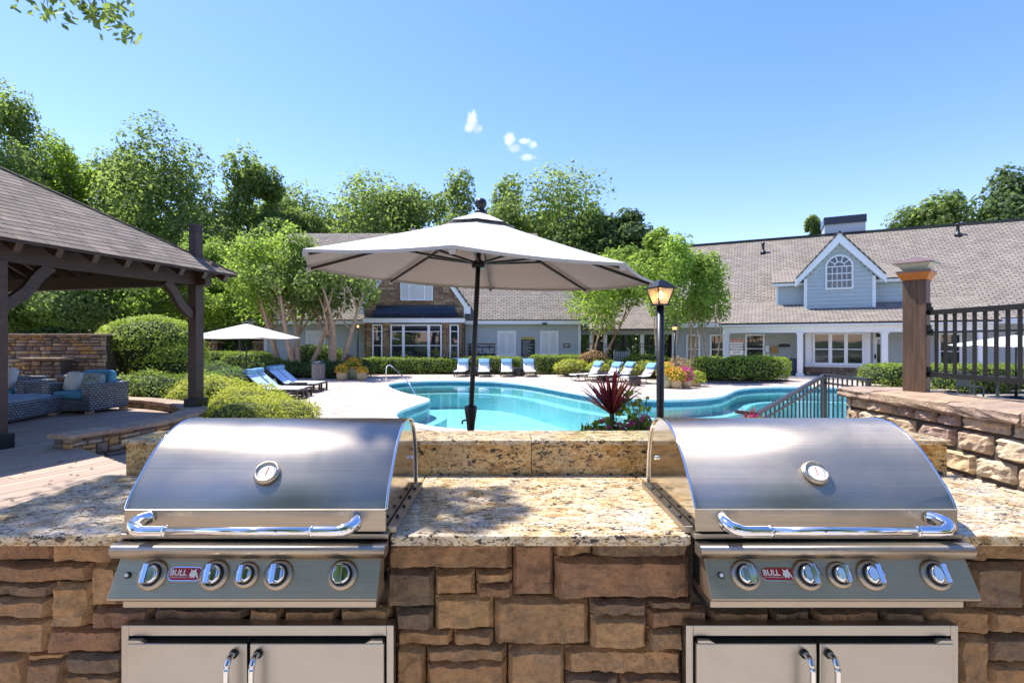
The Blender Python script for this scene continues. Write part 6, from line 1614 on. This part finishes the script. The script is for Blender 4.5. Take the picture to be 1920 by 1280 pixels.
def small_umbrella(name, label, x, y, r, zr, za, n=4, rot=0.3, zb=0.0):
    t = thing(name, label, 'umbrella', (x, y, zb))
    cc = []
    for k in range(n):
        a = rot + k * 2 * math.pi / n; b = rot + (k + 1) * 2 * math.pi / n
        A = Vector((r * math.cos(a), r * math.sin(a), zr)); B = Vector((r * math.cos(b), r * math.sin(b), zr)); T_ = Vector((0, 0, za)); mb = MB(); g = 6
        vs = []
        for i in range(g + 1):
            for j in range(g + 1):
                q = T_.lerp(A.lerp(B, j / g), max(0.02, i / g)); q.z -= 0.05 * math.sin(math.pi * j / g) * (i / g); vs.append(q)
        mb.poly(vs, [(i * (g + 1) + j, i * (g + 1) + j + 1, (i + 1) * (g + 1) + j + 1, (i + 1) * (g + 1) + j) for i in range(g) for j in range(g)], True)
        mb.build('canopy_panel', M['canvas'], t, world=False)
        MB().bar((0, 0, za - 0.04), A - Vector((0, 0, 0.03)), 0.02).build('rib', M['bronze'], t, world=False)
    MB().tube([(0, 0, 0), (0, 0, za + 0.03)], 0.024, 10).build('pole', M['black_metal'], t, world=False)
    MB().lathe([(0.01, 0), (0.05, 0.03), (0.045, 0.06), (0.01, 0.09)], (0, 0, za), 10).build('finial', M['black_metal'], t, world=False)
    MB().lathe([(0.3, 0), (0.3, 0.05), (0.06, 0.1)], (0, 0, 0), 16).build('base', M['black_metal'], t, world=False)
    return t
q = at(462, 640, 20.6); small_umbrella('market_umbrella', 'small white square umbrella over the platform loungers', q.x, 20.6, 2.15, 2.05, 2.62, 4, 0.72)
q = at(1905, 640, 17.0); small_umbrella('market_umbrella', 'white umbrella seen through the iron railing at the right edge', q.x, 17.0, 1.75, 1.78, 2.12, 6, 0.2)
tb = thing('dining_table', 'dark outdoor table below the umbrella at the right edge', 'table', (q.x - 0.3, 17.0, 0))
MB().bx(-0.8, 0.8, -0.5, 0.5, 0.68, 0.73).build('top', M['bronze'], tb, world=False)
for x in (-0.7, 0.7):
    for y in (-0.4, 0.4): MB().bx(x - .03, x + .03, y - .03, y + .03, 0, 0.68).build('leg', M['bronze'], tb, world=False)
for i, x in enumerate((-1.3, 1.25)):
    c = thing('dining_chair', 'dark chair at the %s end of the table at the right edge' % ('left', 'right')[i], 'chair', (q.x - 0.3 + x, 16.9, 0), group='dining chairs'); sg = -1 if x < 0 else 1
    MB().bx(-.25, .25, -.25, .25, .40, .44).build('seat', M['bronze'], c, world=False); MB().bx(sg * .25 - .02, sg * .25 + .02, -.25, .25, .44, .9).build('backrest', M['bronze'], c, world=False)
    for a in (-.22, .22):
        for b in (-.22, .22): MB().bx(a - .02, a + .02, b - .02, b + .02, 0, .40).build('leg', M['bronze'], c, world=False)
# litter bin with slats
q = gr(597, 713); lb = thing('litter_bin', 'round litter bin clad in grey wooden slats left of the pool', 'bin', q)
MB().lathe([(0.27, 0.05), (0.27, 0.80)], (0, 0, 0), 20).build('liner', M['dark_gap'], lb, world=False)
for k in range(22):
    a = 2 * math.pi * k / 22; MB().box((0.295 * math.cos(a), 0.295 * math.sin(a), 0.43), (0.025, 0.066, 0.78), a).build('slat', M['slat'], lb, world=False)
MB().lathe([(0.33, 0.82), (0.33, 0.87), (0.20, 0.93), (0.19, 0.90)], (0, 0, 0), 20).build('lid', M['dark_blue'], lb, world=False)
# chrome pool handrail
a = gr(724, 719); b = at(778, 727, 20.6)
hr = thing('pool_handrail', 'bent stainless grab rail at the pool steps', 'handrail', a)
MB().tube(spline([a, a + Vector((0, 0, 0.62)), a + Vector((0.06, -0.05, 0.80)), a + Vector((0.22, -0.18, 0.84)), a + Vector((0.45, -0.4, 0.70)), a.lerp(b, 0.75) + Vector((0, 0, 0.25)), Vector((b.x, b.y, -0.2))], 6), 0.024, 10).build('rail', M['chrome'], hr)
MB().lathe([(0.05, 0), (0.05, 0.02)], a, 12).build('flange', M['chrome'], hr)
# depth marks in the tile band
for (x, y, txt) in ((891, 715, '3 FT'),):
    p = gr(x, y); best = min(loop, key=lambda v: (v - Vector((p.x, p.y))).length)
    o = add('depth_mark', text_mesh(txt, 0.16, 'CENTER', 0.001, 0.004), M['sign_white']); o.location = (best.x, best.y + (-0.03), -0.1); o.rotation_euler = (math.pi / 2, 0, 0)
    i = loop.index(best); tg = (loop[(i + 1) % len(loop)] - loop[i - 1]).normalized(); o.rotation_euler = (math.pi / 2, 0, math.atan2(-tg.y, -tg.x)); o.location = (best.x - (-tg.y) * -0.0 + tg.y * -0.02, best.y + tg.x * 0.02, -0.085)
    tag(o, 'white depth lettering on the %s pool tile band' % ('far' if x < 1000 else 'right'), 'sign')

# ------------------------------------------------------------------ pots with flowers
def flower_pot(p, label, r, h, pm, leaf, fl, seed, fh=0.5, fr=None, group='flower pots'):
    rng = np.random.default_rng(seed); t = thing('flower_pot', label, 'flower pot', p, group=group)
    MB().lathe([(r * .68, 0), (r * .95, h * .35), (r, h * .7), (r * .92, h * .93), (r * 1.02, h * .95), (r * 1.02, h), (r * .85, h), (r * .85, h * .9)], (0, 0, 0), 18).build('pot', M[pm], t, world=False)
    fr = fr or r * 1.25
    n = 420; d = rng.normal(0, 1, (n, 3)); d /= np.linalg.norm(d, axis=1)[:, None]; d[:, 2] = np.abs(d[:, 2])
    P = d * np.array([fr, fr, fh]) * rng.uniform(0.45, 1, (n, 1)) + np.array([0, 0, h * .95])
    add('foliage', quads_mesh('foliage', leaf_quads(rng, P, 0.10, d + [0, 0, .5]), rng.uniform(0.1, 1, n)), M[leaf], t)
    n = 260; d = rng.normal(0, 1, (n, 3)); d /= np.linalg.norm(d, axis=1)[:, None]; d[:, 2] = np.abs(d[:, 2])
    P = d * np.array([fr, fr, fh]) * rng.uniform(0.88, 1.1, (n, 1)) + np.array([0, 0, h * .95])
    add('blossoms', quads_mesh('blossoms', leaf_quads(rng, P, 0.075, d * 2, 0.5, 0.9), rng.uniform(0, 1, n)), M[fl], t)
    return t
flower_pot(gr(641, 713), 'tan pot of orange flowers, leftmost of three by the lamp', 0.26, 0.42, 'terracotta', 'leaf_hedge', 'fl_orange', 1, 0.42)
flower_pot(gr(662, 711), 'large ribbed green pot of orange flowers, middle of three by the lamp', 0.36, 0.62, 'green_pot', 'leaf_hedge', 'fl_orange', 2, 0.55)
flower_pot(gr(679, 713), 'small tan pot of yellow green leaves, rightmost of three by the lamp', 0.25, 0.42, 'terracotta', 'leaf_yellow', 'fl_orange', 3, 0.30)
flower_pot(gr(656, 707), 'purple leaved plant behind the three pots by the lamp', 0.2, 0.5, 'green_pot', 'fl_purple', 'fl_purple', 4, 0.75, 0.4)
flower_pot(gr(1249, 727), 'green glazed pot of orange flowers beside the near lamp post', 0.30, 0.55, 'green_pot', 'leaf_yellow', 'fl_orange', 5, 0.55)
flower_pot(gr(1268, 728), 'tan pot of yellow orange flowers below the far lamp post', 0.22, 0.36, 'terracotta', 'leaf_hedge', 'fl_orange', 6, 0.5, 0.42)
flower_pot(gr(1286, 727), 'brown pot of magenta flowers right of the far lamp post', 0.24, 0.34, 'terracotta', 'leaf_hedge', 'fl_pink', 7, 0.55, 0.36)
flower_pot(gr(1272, 722), 'tall bronze pink leaved plant behind the right flower pots', 0.25, 0.5, 'terracotta', 'leaf_pink', 'leaf_pink', 8, 0.75, 0.65)
flower_pot(gr(1304, 724), 'low green bushy plant at the right end of the flower pots', 0.22, 0.2, 'terracotta', 'leaf_hedge', 'leaf_yellow', 9, 0.5, 0.45)

# ------------------------------------------------------------------ planting behind the counter
def blades(rng, c, n, L, w, spread, up=1.0, segs=5):
    V = []; tone = []
    for k in range(n):
        az = rng.uniform(0, 2 * math.pi); el = math.radians(rng.uniform(28, 86)); ln = L * rng.uniform(0.6, 1.1); dr = np.array([math.cos(az), math.sin(az), 0]); p = np.array(c) + dr * 0.02; tn = rng.uniform(0, 1)
        sd = np.array([-dr[1], dr[0], 0]); prev = None; bend = rng.uniform(0.05, 0.5) * spread
        for s in range(segs + 1):
            t = s / segs; e = el - bend * t * t * 1.6; ww = w * (0.55 + 0.9 * t) * (1 - t ** 3) if t < 1 else 0.001
            a, b = p - sd * ww, p + sd * ww
            if prev is not None: V += [prev[0], prev[1], b, a]; tone.append(np.clip(tn + rng.normal(0, .06), 0, 1))
            prev = (a, b); p = p + (dr * math.cos(e) + np.array([0, 0, math.sin(e)])) * ln / segs
    return np.array(V), np.array(tone)
def cordyline(c, label, scale, seed, n=46):
    rng = np.random.default_rng(seed); t = thing('cordyline_plant', label, 'plant', (c[0], c[1], PATIO - 0.03), group='red leaved cordylines')
    V, tn = blades(rng, (0, 0, c[2] - PATIO + 0.03), n, 0.42 * scale, 0.015 * scale, 1.0)
    add('leaf_blades', quads_mesh('leaf_blades', V, tn), M['leaf_red'], t)
    MB().tube([(0, 0, 0), (0.01, 0, (c[2] - PATIO) * .6), (0, 0, c[2] - PATIO + 0.06)], [0.03, 0.024, 0.02], 8).build('stem', M['dark_bark'], t, world=False)
p = at(1147, 775, 4.2); cordyline(p, 'spiky burgundy cordyline behind the counter between the grills', 0.9, 3, 85)
p = at(1408, 795, 4.6); cordyline(p, 'spiky burgundy cordyline tip showing above the right grill', 0.42, 4, 30)
def flowering(c, rx, rz, n, nf, label, seed, name='flowering_plant', leaf='leaf_hedge', lsz=0.075, droop=0.0, fl='fl_pink'):
    rng = np.random.default_rng(seed); t = thing(name, label, 'plant', (c[0], c[1], PATIO - 0.03))
    z0 = c[2] - PATIO + 0.03
    d = rng.normal(0, 1, (n, 3)); d /= np.linalg.norm(d, axis=1)[:, None]
    P = d * np.array([rx, rx, rz]) * rng.uniform(0.25, 1, (n, 1)) ** 0.6 + [0, 0, z0]
    add('foliage', quads_mesh('foliage', leaf_quads(rng, P, lsz, d + [0, 0, .6], 0.8, 0.55, droop), rng.uniform(0.15, 1, n)), M[leaf], t)
    if nf:
        d = rng.normal(0, 1, (nf, 3)); d /= np.linalg.norm(d, axis=1)[:, None]; d[:, 2] = np.abs(d[:, 2]); d[:, 1] -= .3
        C = d * np.array([rx, rx, rz]) * rng.uniform(0.9, 1.05, (nf, 1)) + [0, 0, z0]
        P = np.repeat(C, 7, 0) + rng.normal(0, 0.011, (nf * 7, 3))
        add('blossoms', quads_mesh('blossoms', leaf_quads(rng, P, 0.024, np.repeat(d, 7, 0) * 2, 0.6, 0.9), rng.uniform(0, 1, nf * 7)), M[fl], t)
    mb = MB()
    for k in range(9):
        e = rng.normal(0, 0.5, 3) * [rx, rx, 0]; limb(mb, (0, 0, 0), (e[0], e[1], z0 + rz * rng.uniform(-.2, .7)), 0.008, 0.003, rng, 0.06, 5, 5)
    mb.build('stems', M['dark_bark'], t, world=False)
p = at(1128, 822, 4.1); flowering(p, 0.20, 0.16, 300, 22, 'low magenta vinca flowers left of the burgundy cordyline', 11)
p = at(1200, 815, 4.15); flowering(p, 0.19, 0.17, 300, 24, 'low magenta vinca flowers right of the burgundy cordyline', 12)
p = at(1180, 790, 4.25); flowering(p, 0.20, 0.34, 240, 0, 'loose pale green leafy stems beside the burgundy cordyline', 13, 'leafy_plant', 'leaf_light', 0.07, 0.6)
p = at(1412, 800, 4.55); flowering(p, 0.12, 0.10, 160, 16, 'magenta flowers peeping over the right grill by the handrail', 14)

# ------------------------------------------------------------------ hedges and shrubs
def px_box(x0, x1, ytop, d, z0=0.0, dep=0.7, pw=5):
    X0, X1 = (x0 - CX) / F * d, (x1 - CX) / F * d; zt = CAMZ - (ytop - CY) / F * d
    return ((( X0 + X1) / 2, d + dep, (z0 + zt) / 2), ((X1 - X0) / 2, dep, (zt - z0) / 2), pw)
HG = 'clipped hedges'
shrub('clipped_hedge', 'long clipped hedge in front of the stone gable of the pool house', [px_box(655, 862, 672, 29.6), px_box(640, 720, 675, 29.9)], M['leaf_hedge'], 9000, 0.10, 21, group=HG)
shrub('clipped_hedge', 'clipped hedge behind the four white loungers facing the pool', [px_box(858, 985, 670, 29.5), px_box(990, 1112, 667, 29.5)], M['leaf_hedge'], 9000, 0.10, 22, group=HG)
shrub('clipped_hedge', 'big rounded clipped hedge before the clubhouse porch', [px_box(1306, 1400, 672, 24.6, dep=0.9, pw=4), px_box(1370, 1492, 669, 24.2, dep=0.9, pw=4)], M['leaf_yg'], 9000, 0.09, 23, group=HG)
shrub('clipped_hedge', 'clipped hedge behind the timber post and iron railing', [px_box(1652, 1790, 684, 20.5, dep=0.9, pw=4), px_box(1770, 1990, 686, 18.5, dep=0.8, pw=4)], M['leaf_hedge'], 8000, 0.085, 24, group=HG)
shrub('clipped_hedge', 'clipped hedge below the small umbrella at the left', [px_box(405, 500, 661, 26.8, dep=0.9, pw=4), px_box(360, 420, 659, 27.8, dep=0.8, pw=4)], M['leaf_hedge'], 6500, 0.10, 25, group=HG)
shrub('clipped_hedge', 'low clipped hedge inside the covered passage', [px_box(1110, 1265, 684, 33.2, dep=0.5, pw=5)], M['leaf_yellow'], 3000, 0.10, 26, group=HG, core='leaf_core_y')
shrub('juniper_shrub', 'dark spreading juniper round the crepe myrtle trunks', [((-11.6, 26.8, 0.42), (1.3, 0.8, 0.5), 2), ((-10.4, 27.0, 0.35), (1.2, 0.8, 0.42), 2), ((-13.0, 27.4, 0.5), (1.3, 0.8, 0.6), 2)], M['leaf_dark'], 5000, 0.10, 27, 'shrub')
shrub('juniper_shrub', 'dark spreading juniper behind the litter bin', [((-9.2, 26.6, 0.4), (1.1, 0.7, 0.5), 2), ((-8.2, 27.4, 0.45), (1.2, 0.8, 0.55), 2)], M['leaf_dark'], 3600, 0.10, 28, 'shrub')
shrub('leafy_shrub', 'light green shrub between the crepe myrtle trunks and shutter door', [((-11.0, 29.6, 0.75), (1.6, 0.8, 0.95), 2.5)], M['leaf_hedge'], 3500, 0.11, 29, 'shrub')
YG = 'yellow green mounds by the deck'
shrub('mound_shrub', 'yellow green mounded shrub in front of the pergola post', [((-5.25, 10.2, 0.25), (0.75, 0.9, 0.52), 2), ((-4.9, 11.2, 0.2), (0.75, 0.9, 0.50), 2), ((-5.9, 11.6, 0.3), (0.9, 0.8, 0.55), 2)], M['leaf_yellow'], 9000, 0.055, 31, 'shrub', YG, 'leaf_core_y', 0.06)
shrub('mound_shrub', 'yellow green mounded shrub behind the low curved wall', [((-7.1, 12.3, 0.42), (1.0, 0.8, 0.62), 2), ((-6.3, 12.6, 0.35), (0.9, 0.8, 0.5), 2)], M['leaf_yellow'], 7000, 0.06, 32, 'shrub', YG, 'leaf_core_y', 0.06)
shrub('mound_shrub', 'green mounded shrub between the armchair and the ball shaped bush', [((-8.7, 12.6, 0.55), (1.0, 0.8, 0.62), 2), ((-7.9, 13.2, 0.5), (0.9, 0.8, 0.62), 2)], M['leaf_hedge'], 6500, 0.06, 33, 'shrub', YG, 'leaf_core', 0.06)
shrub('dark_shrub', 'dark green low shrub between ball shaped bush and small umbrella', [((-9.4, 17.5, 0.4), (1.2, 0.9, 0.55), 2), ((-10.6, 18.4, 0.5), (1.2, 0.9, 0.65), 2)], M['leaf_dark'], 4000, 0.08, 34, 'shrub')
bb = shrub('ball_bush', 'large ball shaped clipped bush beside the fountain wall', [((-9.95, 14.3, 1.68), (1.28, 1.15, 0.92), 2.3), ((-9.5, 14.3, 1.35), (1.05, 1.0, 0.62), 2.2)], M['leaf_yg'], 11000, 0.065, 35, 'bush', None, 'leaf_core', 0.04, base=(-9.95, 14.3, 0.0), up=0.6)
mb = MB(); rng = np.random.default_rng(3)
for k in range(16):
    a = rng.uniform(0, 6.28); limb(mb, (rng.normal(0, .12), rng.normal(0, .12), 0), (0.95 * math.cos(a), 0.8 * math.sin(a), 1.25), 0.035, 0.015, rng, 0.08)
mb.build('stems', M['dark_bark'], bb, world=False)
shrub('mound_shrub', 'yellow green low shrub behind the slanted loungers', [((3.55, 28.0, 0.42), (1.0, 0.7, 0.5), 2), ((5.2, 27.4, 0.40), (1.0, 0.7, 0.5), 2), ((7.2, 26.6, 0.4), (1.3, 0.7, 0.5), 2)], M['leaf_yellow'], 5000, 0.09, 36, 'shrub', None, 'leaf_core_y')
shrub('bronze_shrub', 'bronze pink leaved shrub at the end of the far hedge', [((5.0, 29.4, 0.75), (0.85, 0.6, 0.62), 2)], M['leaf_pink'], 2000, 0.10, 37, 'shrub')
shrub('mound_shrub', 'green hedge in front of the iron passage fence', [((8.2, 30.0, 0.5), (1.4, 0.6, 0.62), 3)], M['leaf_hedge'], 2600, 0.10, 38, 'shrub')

# ------------------------------------------------------------------ trees
def px_tree(label, x, ytop, hw, d, mat, ybot=600, seed=0, n=9000, size=0.36, name='broadleaf_tree', **kw):
    zt = CAMZ - (ytop - CY) / F * d; zb = max(1.0, CAMZ - (ybot - CY) / F * d)
    return tree(name, label, ((x - CX) / F * d, d, 0), zb, zt, hw / F * d, M[mat], n, size, seed=seed, **kw)
# crepe myrtles with several pale stems
CM = 'crepe myrtles before the pool house'
tree('crepe_myrtle', 'multi stemmed crepe myrtle with tan trunks behind the platform loungers', (-12.2, 28.2, 0), 3.2, 7.9, 2.6, M['leaf_light'], 9000, 0.20, 16, 51, 'bark', CM, 0.165, stems=3, crown_off=(-0.3, 0))
tree('crepe_myrtle', 'multi stemmed crepe myrtle with tan trunks just left of the litter bin', (-11.1, 27.4, 0), 3.4, 7.5, 2.2, M['leaf'], 7500, 0.20, 14, 52, 'bark', CM, 0.165, stems=3)
tree('crepe_myrtle', 'crepe myrtle with pale fluted trunks left of the stone gable', (-9.2, 27.2, 0), 3.5, 6.6, 2.1, M['leaf'], 7000, 0.20, 14, 53, 'bark', CM, 0.17, stems=3)
tree('crepe_myrtle', 'leaning crepe myrtle in front of the covered passage', (5.0, 29.8, 0), 2.7, 6.6, 2.5, M['leaf_light'], 7500, 0.20, 14, 54, 'bark', CM, 0.10, stems=3, crown_off=(1.3, 0))
SG = 'slender trees by the clubhouse'
tree('slender_tree', 'slender light green tree right of the near lamp', (7.6, 24.6, 0), 2.6, 6.9, 1.25, M['leaf_light'], 5500, 0.16, 14, 55, 'bark', SG, 0.06, stems=2)
tree('slender_tree', 'slender light green tree before the curtained clubhouse window', (9.1, 25.2, 0), 2.8, 6.5, 1.25, M['leaf_light'], 5500, 0.16, 14, 56, 'bark', SG, 0.06, stems=2, crown_off=(0.15, 0))
tree('slender_tree', 'slender light green tree at the left end of the porch roof', (10.2, 25.6, 0), 3.0, 6.2, 1.15, M['leaf_light'], 4500, 0.16, 12, 57, 'bark', SG, 0.05, stems=2)
W = [('tall oak at the left edge of the wood', -10, 150, 75, 40, 'leaf', 560, 61), ('rounded tree behind the pergola ridge', 60, 262, 85, 46, 'leaf', 560, 62), ('light green tree behind the pergola', 128, 282, 70, 42, 'leaf_light', 560, 63),
     ('leafy tree left of the tallest poplar', 225, 292, 85, 48, 'leaf', 560, 64), ('tallest poplar left of the big umbrella', 340, 250, 95, 46, 'leaf', 570, 65), ('pointed poplar left of the umbrella', 462, 312, 62, 50, 'leaf', 560, 66),
     ('broad tree right of the pointed poplar', 525, 322, 58, 50, 'leaf', 560, 67), ('olive green tree above the umbrella rim', 600, 372, 55, 58, 'leaf', 560, 68), ('dense green tree above the pool house ridge', 680, 340, 70, 55, 'leaf', 560, 69),
     ('small crowned tree left of the umbrella top', 757, 384, 45, 58, 'leaf', 560, 70), ('tree just left of the umbrella finial', 822, 362, 50, 57, 'leaf', 560, 71), ('tall tree behind the umbrella finial', 880, 334, 52, 57, 'leaf', 560, 72),
     ('tree right of the umbrella finial', 942, 342, 45, 58, 'leaf', 560, 73), ('tall full tree right of the umbrella finial', 1040, 342, 68, 55, 'leaf', 560, 74), ('dark tree beside the round pine', 1118, 392, 48, 55, 'leaf_dark', 570, 75),
     ('yellow green tree left of the clubhouse roof', 1250, 440, 62, 40, 'leaf_light', 600, 76), ('light tree behind the covered passage', 1150, 470, 60, 44, 'leaf_light', 620, 77), ('tree top left of the chimney', 1532, 408, 26, 60, 'leaf', 560, 78),
     ('broad tree top over the clubhouse ridge', 1722, 382, 72, 52, 'leaf', 560, 79), ('light green tree behind the pergola post', 405, 440, 65, 36, 'leaf_light', 600, 80), ('pale tree behind the ball shaped bush', 290, 470, 90, 30, 'leaf_light', 610, 81),
     ('green understorey tree behind the fountain wall', 150, 480, 95, 28, 'leaf', 612, 82), ('green understorey tree at the far left', 20, 470, 80, 27, 'leaf', 615, 83), ('bright tree behind the small umbrella', 455, 500, 60, 33, 'leaf_light', 620, 84),
     ('dark leafy tree filling the gap behind the crepe myrtles', 520, 430, 70, 44, 'leaf_dark', 620, 85)]
for (lab_, x, yt, hw, d, mt_, yb, sd) in W:
    sz_ = 0.0074 * d if d > 38 else 0.19
    if 560 < x < 1140: hw = hw * 1.85; yb = 620
    elif d > 38 and x < 560: hw = hw * 1.12; yb = 600
    px_tree(lab_, x, yt, hw, d, mt_, yb, sd, n=int(24000 if hw > 60 else 16000), size=sz_, nl=20 if hw > 60 else 14, lobe=(0.24, 0.42), inner=0.8)
px_tree('round topped dark pine right of the umbrella', 1172, 400, 50, 52, 'leaf_pine', 500, 90, n=8000, size=0.5, name='pine_tree', nl=18, taper=0.2, group='pines')
px_tree('dark pine at the right edge above the clubhouse roof', 1895, 318, 68, 50, 'leaf_pine', 500, 91, n=9000, size=0.5, name='pine_tree', nl=18, taper=0.3, group='pines')
# woods that close the view behind
rng = np.random.default_rng(77); n = 52000
x = rng.uniform(-75, 40, n); z = rng.uniform(0.0, 1.0, n); y = rng.uniform(62, 72, n)
hgt = 15 + 1.3 * np.sin(x * 0.35) + 1.2 * np.sin(x * 1.1 + 1) + np.where(x < -24, 4, 0); hgt = np.where(x > 10, 12, hgt); hgt = np.where(x > 18, 9, hgt)
P = np.stack([x, y, z * hgt], 1)
tag(add('woodland', quads_mesh('woodland', leaf_quads(rng, P, 0.85, np.tile([0, -0.8, 0.6], (n, 1)), 0.8), np.clip(0.45 + rng.normal(0, .25, n), 0, 1)), M['leaf']), 'dense dark woodland behind the garden trees', 'woodland', kind='stuff')
rng = np.random.default_rng(78); n = 26000
x = rng.uniform(-38, -15.5, n); z = rng.uniform(0.0, 1.0, n) ** 0.8; y = rng.uniform(37, 42, n); P = np.stack([x, y, z * (5.2 + 1.2 * np.sin(x * .9))], 1)
tag(add('undergrowth', quads_mesh('undergrowth', leaf_quads(rng, P, 0.4, np.tile([0, -0.8, 0.6], (n, 1)), 0.8), np.clip(0.35 + rng.normal(0, .22, n), 0, 1)), M['leaf_dark']), 'dark undergrowth behind the fountain wall', 'undergrowth', kind='stuff')

# overhanging branch, and unseen trees added behind the camera to darken the steel's reflections
ob = thing('overhanging_tree', 'tree whose leafy branch hangs into the top left corner', 'tree', (-8.6, 4.0, PATIO))
rng = np.random.default_rng(5); tips = [at(55, 2, 5.3), at(90, 14, 5.2), at(150, 8, 5.3), at(165, 22, 5.2), at(205, 20, 5.25), at(215, 45, 5.15), at(185, 32, 5.2), at(120, -25, 5.3), at(190, -20, 5.2)]
Pl = []
for tp_ in tips:
    for k in range(26): Pl.append(np.array(tp_) + rng.normal(0, 1, 3) * [0.085, 0.16, 0.06])
CC = [(-6.9, 4.9, 7.4, 1.5), (-5.2, 4.4, 7.3, 1.3), (-7.8, 3.2, 7.8, 1.6), (-5.9, 5.9, 7.9, 1.4), (-4.3, 4.2, 6.9, 0.9), (-6.6, 6.6, 8.3, 1.4), (-9.3, 5.0, 8.0, 1.7), (-2.38, 3.0, 6.5, 0.26), (-3.65, 3.0, 6.6, 0.42), (-4.1, 3.2, 6.8, 0.5)]
for (x, y, z, r) in CC:
    n = int((620 if x < -4.2 else 900) * r); d = rng.normal(0, 1, (n, 3)); d /= np.linalg.norm(d, axis=1)[:, None]
    Pl += list(np.array([x, y, z]) + d * (r * rng.uniform(0.35, 1, (n, 1)) ** .5) * [1, 1, .6])
Pl = np.array(Pl) - np.array([-8.6, 4.0, PATIO])
add('crown', quads_mesh('crown', leaf_quads(rng, Pl, 0.115, np.tile([0.1, 0, 0.5], (len(Pl), 1)), 0.8, 0.5, 0.8), np.clip(0.4 + rng.normal(0, .25, len(Pl)), 0, 1)), M['leaf'], ob)
mb = MB(); limb(mb, (0, 0, -.1), (0.5, 0.3, 6.2), 0.24, 0.13, rng, 0.02, 7, 10)
for (x, y, z, r) in CC: limb(mb, (0.4, 0.25, 4.6), (x + 8.6, y - 4.0, z - PATIO), 0.09, 0.02, rng, 0.06, 6, 6)
for tp_ in tips[:7]: limb(mb, (-4.6 + 8.6, 4.6 - 4.0, 6.3 - PATIO), Vector(tp_) - Vector((-8.6, 4.0, PATIO)), 0.015, 0.003, rng, 0.05, 5, 5)
add('trunk', mb.mesh('trunk'), M['dark_bark'], ob)
for i, (x, y, r, zt) in enumerate(((-7.5, -12, 3.6, 8.5), (0.3, -5.2, 4.6, 9.5), (7.5, -12.5, 3.6, 8.5), (14, -8, 3.6, 8.5), (-14, -7, 3.6, 9))):  # out of view, put in for what the steel reflects
    tree('reflection_tree', ('unseen tree added behind the viewpoint on the left', 'unseen tree added straight behind the viewpoint', 'unseen tree added behind the viewpoint on the right', 'unseen tree added far right behind the viewpoint', 'unseen tree added far left behind the viewpoint')[i], (x, y, 0), 4.6 if i == 1 else 2.6, zt, r, M['leaf'], 9000, 0.34, 18, 300 + i, group='unseen trees added for reflections')

# ------------------------------------------------------------------ clouds
def cloud(label, blobs, d=700):
    k = d / F; C = [at(x, y, d) for x, y, *_ in blobs]; R = [(rx * k * 1.35, (rx + ry) * 0.6 * k, ry * k * 1.35) for _, _, rx, ry in blobs]
    m = bpy.data.materials.new('cloud'); m.use_nodes = True; nt = m.node_tree; nt.nodes.remove(nt.nodes['Principled BSDF'])
    pos = N(nt, 'ShaderNodeNewGeometry').outputs['Position']; acc = None
    for c, r in zip(C, R):
        a = N(nt, 'ShaderNodeVectorMath', operation='SUBTRACT'); nt.links.new(pos, a.inputs[0]); a.inputs[1].default_value = c
        b = N(nt, 'ShaderNodeVectorMath', operation='DIVIDE'); nt.links.new(a.outputs[0], b.inputs[0]); b.inputs[1].default_value = r
        l = N(nt, 'ShaderNodeVectorMath', operation='LENGTH'); nt.links.new(b.outputs[0], l.inputs[0])
        f = N(nt, 'ShaderNodeMath', operation='SUBTRACT'); f.inputs[0].default_value = 1.0; nt.links.new(l.outputs['Value'], f.inputs[1])
        if acc is None: acc = f.outputs[0]
        else:
            mx = N(nt, 'ShaderNodeMath', operation='MAXIMUM'); nt.links.new(acc, mx.inputs[0]); nt.links.new(f.outputs[0], mx.inputs[1]); acc = mx.outputs[0]
    nz = tex_noise(nt, pos, 0.16, 8, 0.72, 0.8)
    q = N(nt, 'ShaderNodeMath', operation='MULTIPLY_ADD'); nt.links.new(nz, q.inputs[0]); q.inputs[1].default_value = 2.4; q.inputs[2].default_value = -1.35
    sm = N(nt, 'ShaderNodeMath', operation='ADD'); nt.links.new(acc, sm.inputs[0]); nt.links.new(q.outputs[0], sm.inputs[1])
    mr = N(nt, 'ShaderNodeMapRange'); mr.inputs['From Min'].default_value = 0.0; mr.inputs['From Max'].default_value = 0.5; mr.inputs['To Max'].default_value = 0.10; nt.links.new(sm.outputs[0], mr.inputs[0])
    pv = N(nt, 'ShaderNodeVolumePrincipled'); pv.inputs['Color'].default_value = (1, 1, 1, 1); pv.inputs['Anisotropy'].default_value = 0.2
    nt.links.new(mr.outputs[0], pv.inputs['Density']); nt.links.new(pv.outputs[0], nt.nodes['Material Output'].inputs['Volume'])
    lo = [min(c[a] - 1.3 * r[a] for c, r in zip(C, R)) for a in range(3)]; hi = [max(c[a] + 1.3 * r[a] for c, r in zip(C, R)) for a in range(3)]
    tag(MB().bx(lo[0], hi[0], lo[1], hi[1], lo[2], hi[2]).build('cloud', m), label, 'cloud')
cloud('small ragged white cloud, higher of the two above the umbrella', [(886, 228, 9, 16), (880, 240, 10, 8), (895, 242, 9, 8), (888, 216, 6, 9)])
cloud('small white cloud curling to the right, lower of the two above the umbrella', [(956, 262, 10, 13), (964, 278, 11, 8), (984, 265, 12, 5), (1000, 272, 8, 7), (988, 295, 14, 6)])
cloud('white cloud low over the clubhouse ridge by the pine', [(1806, 402, 20, 14), (1790, 410, 14, 10), (1822, 412, 16, 12)])
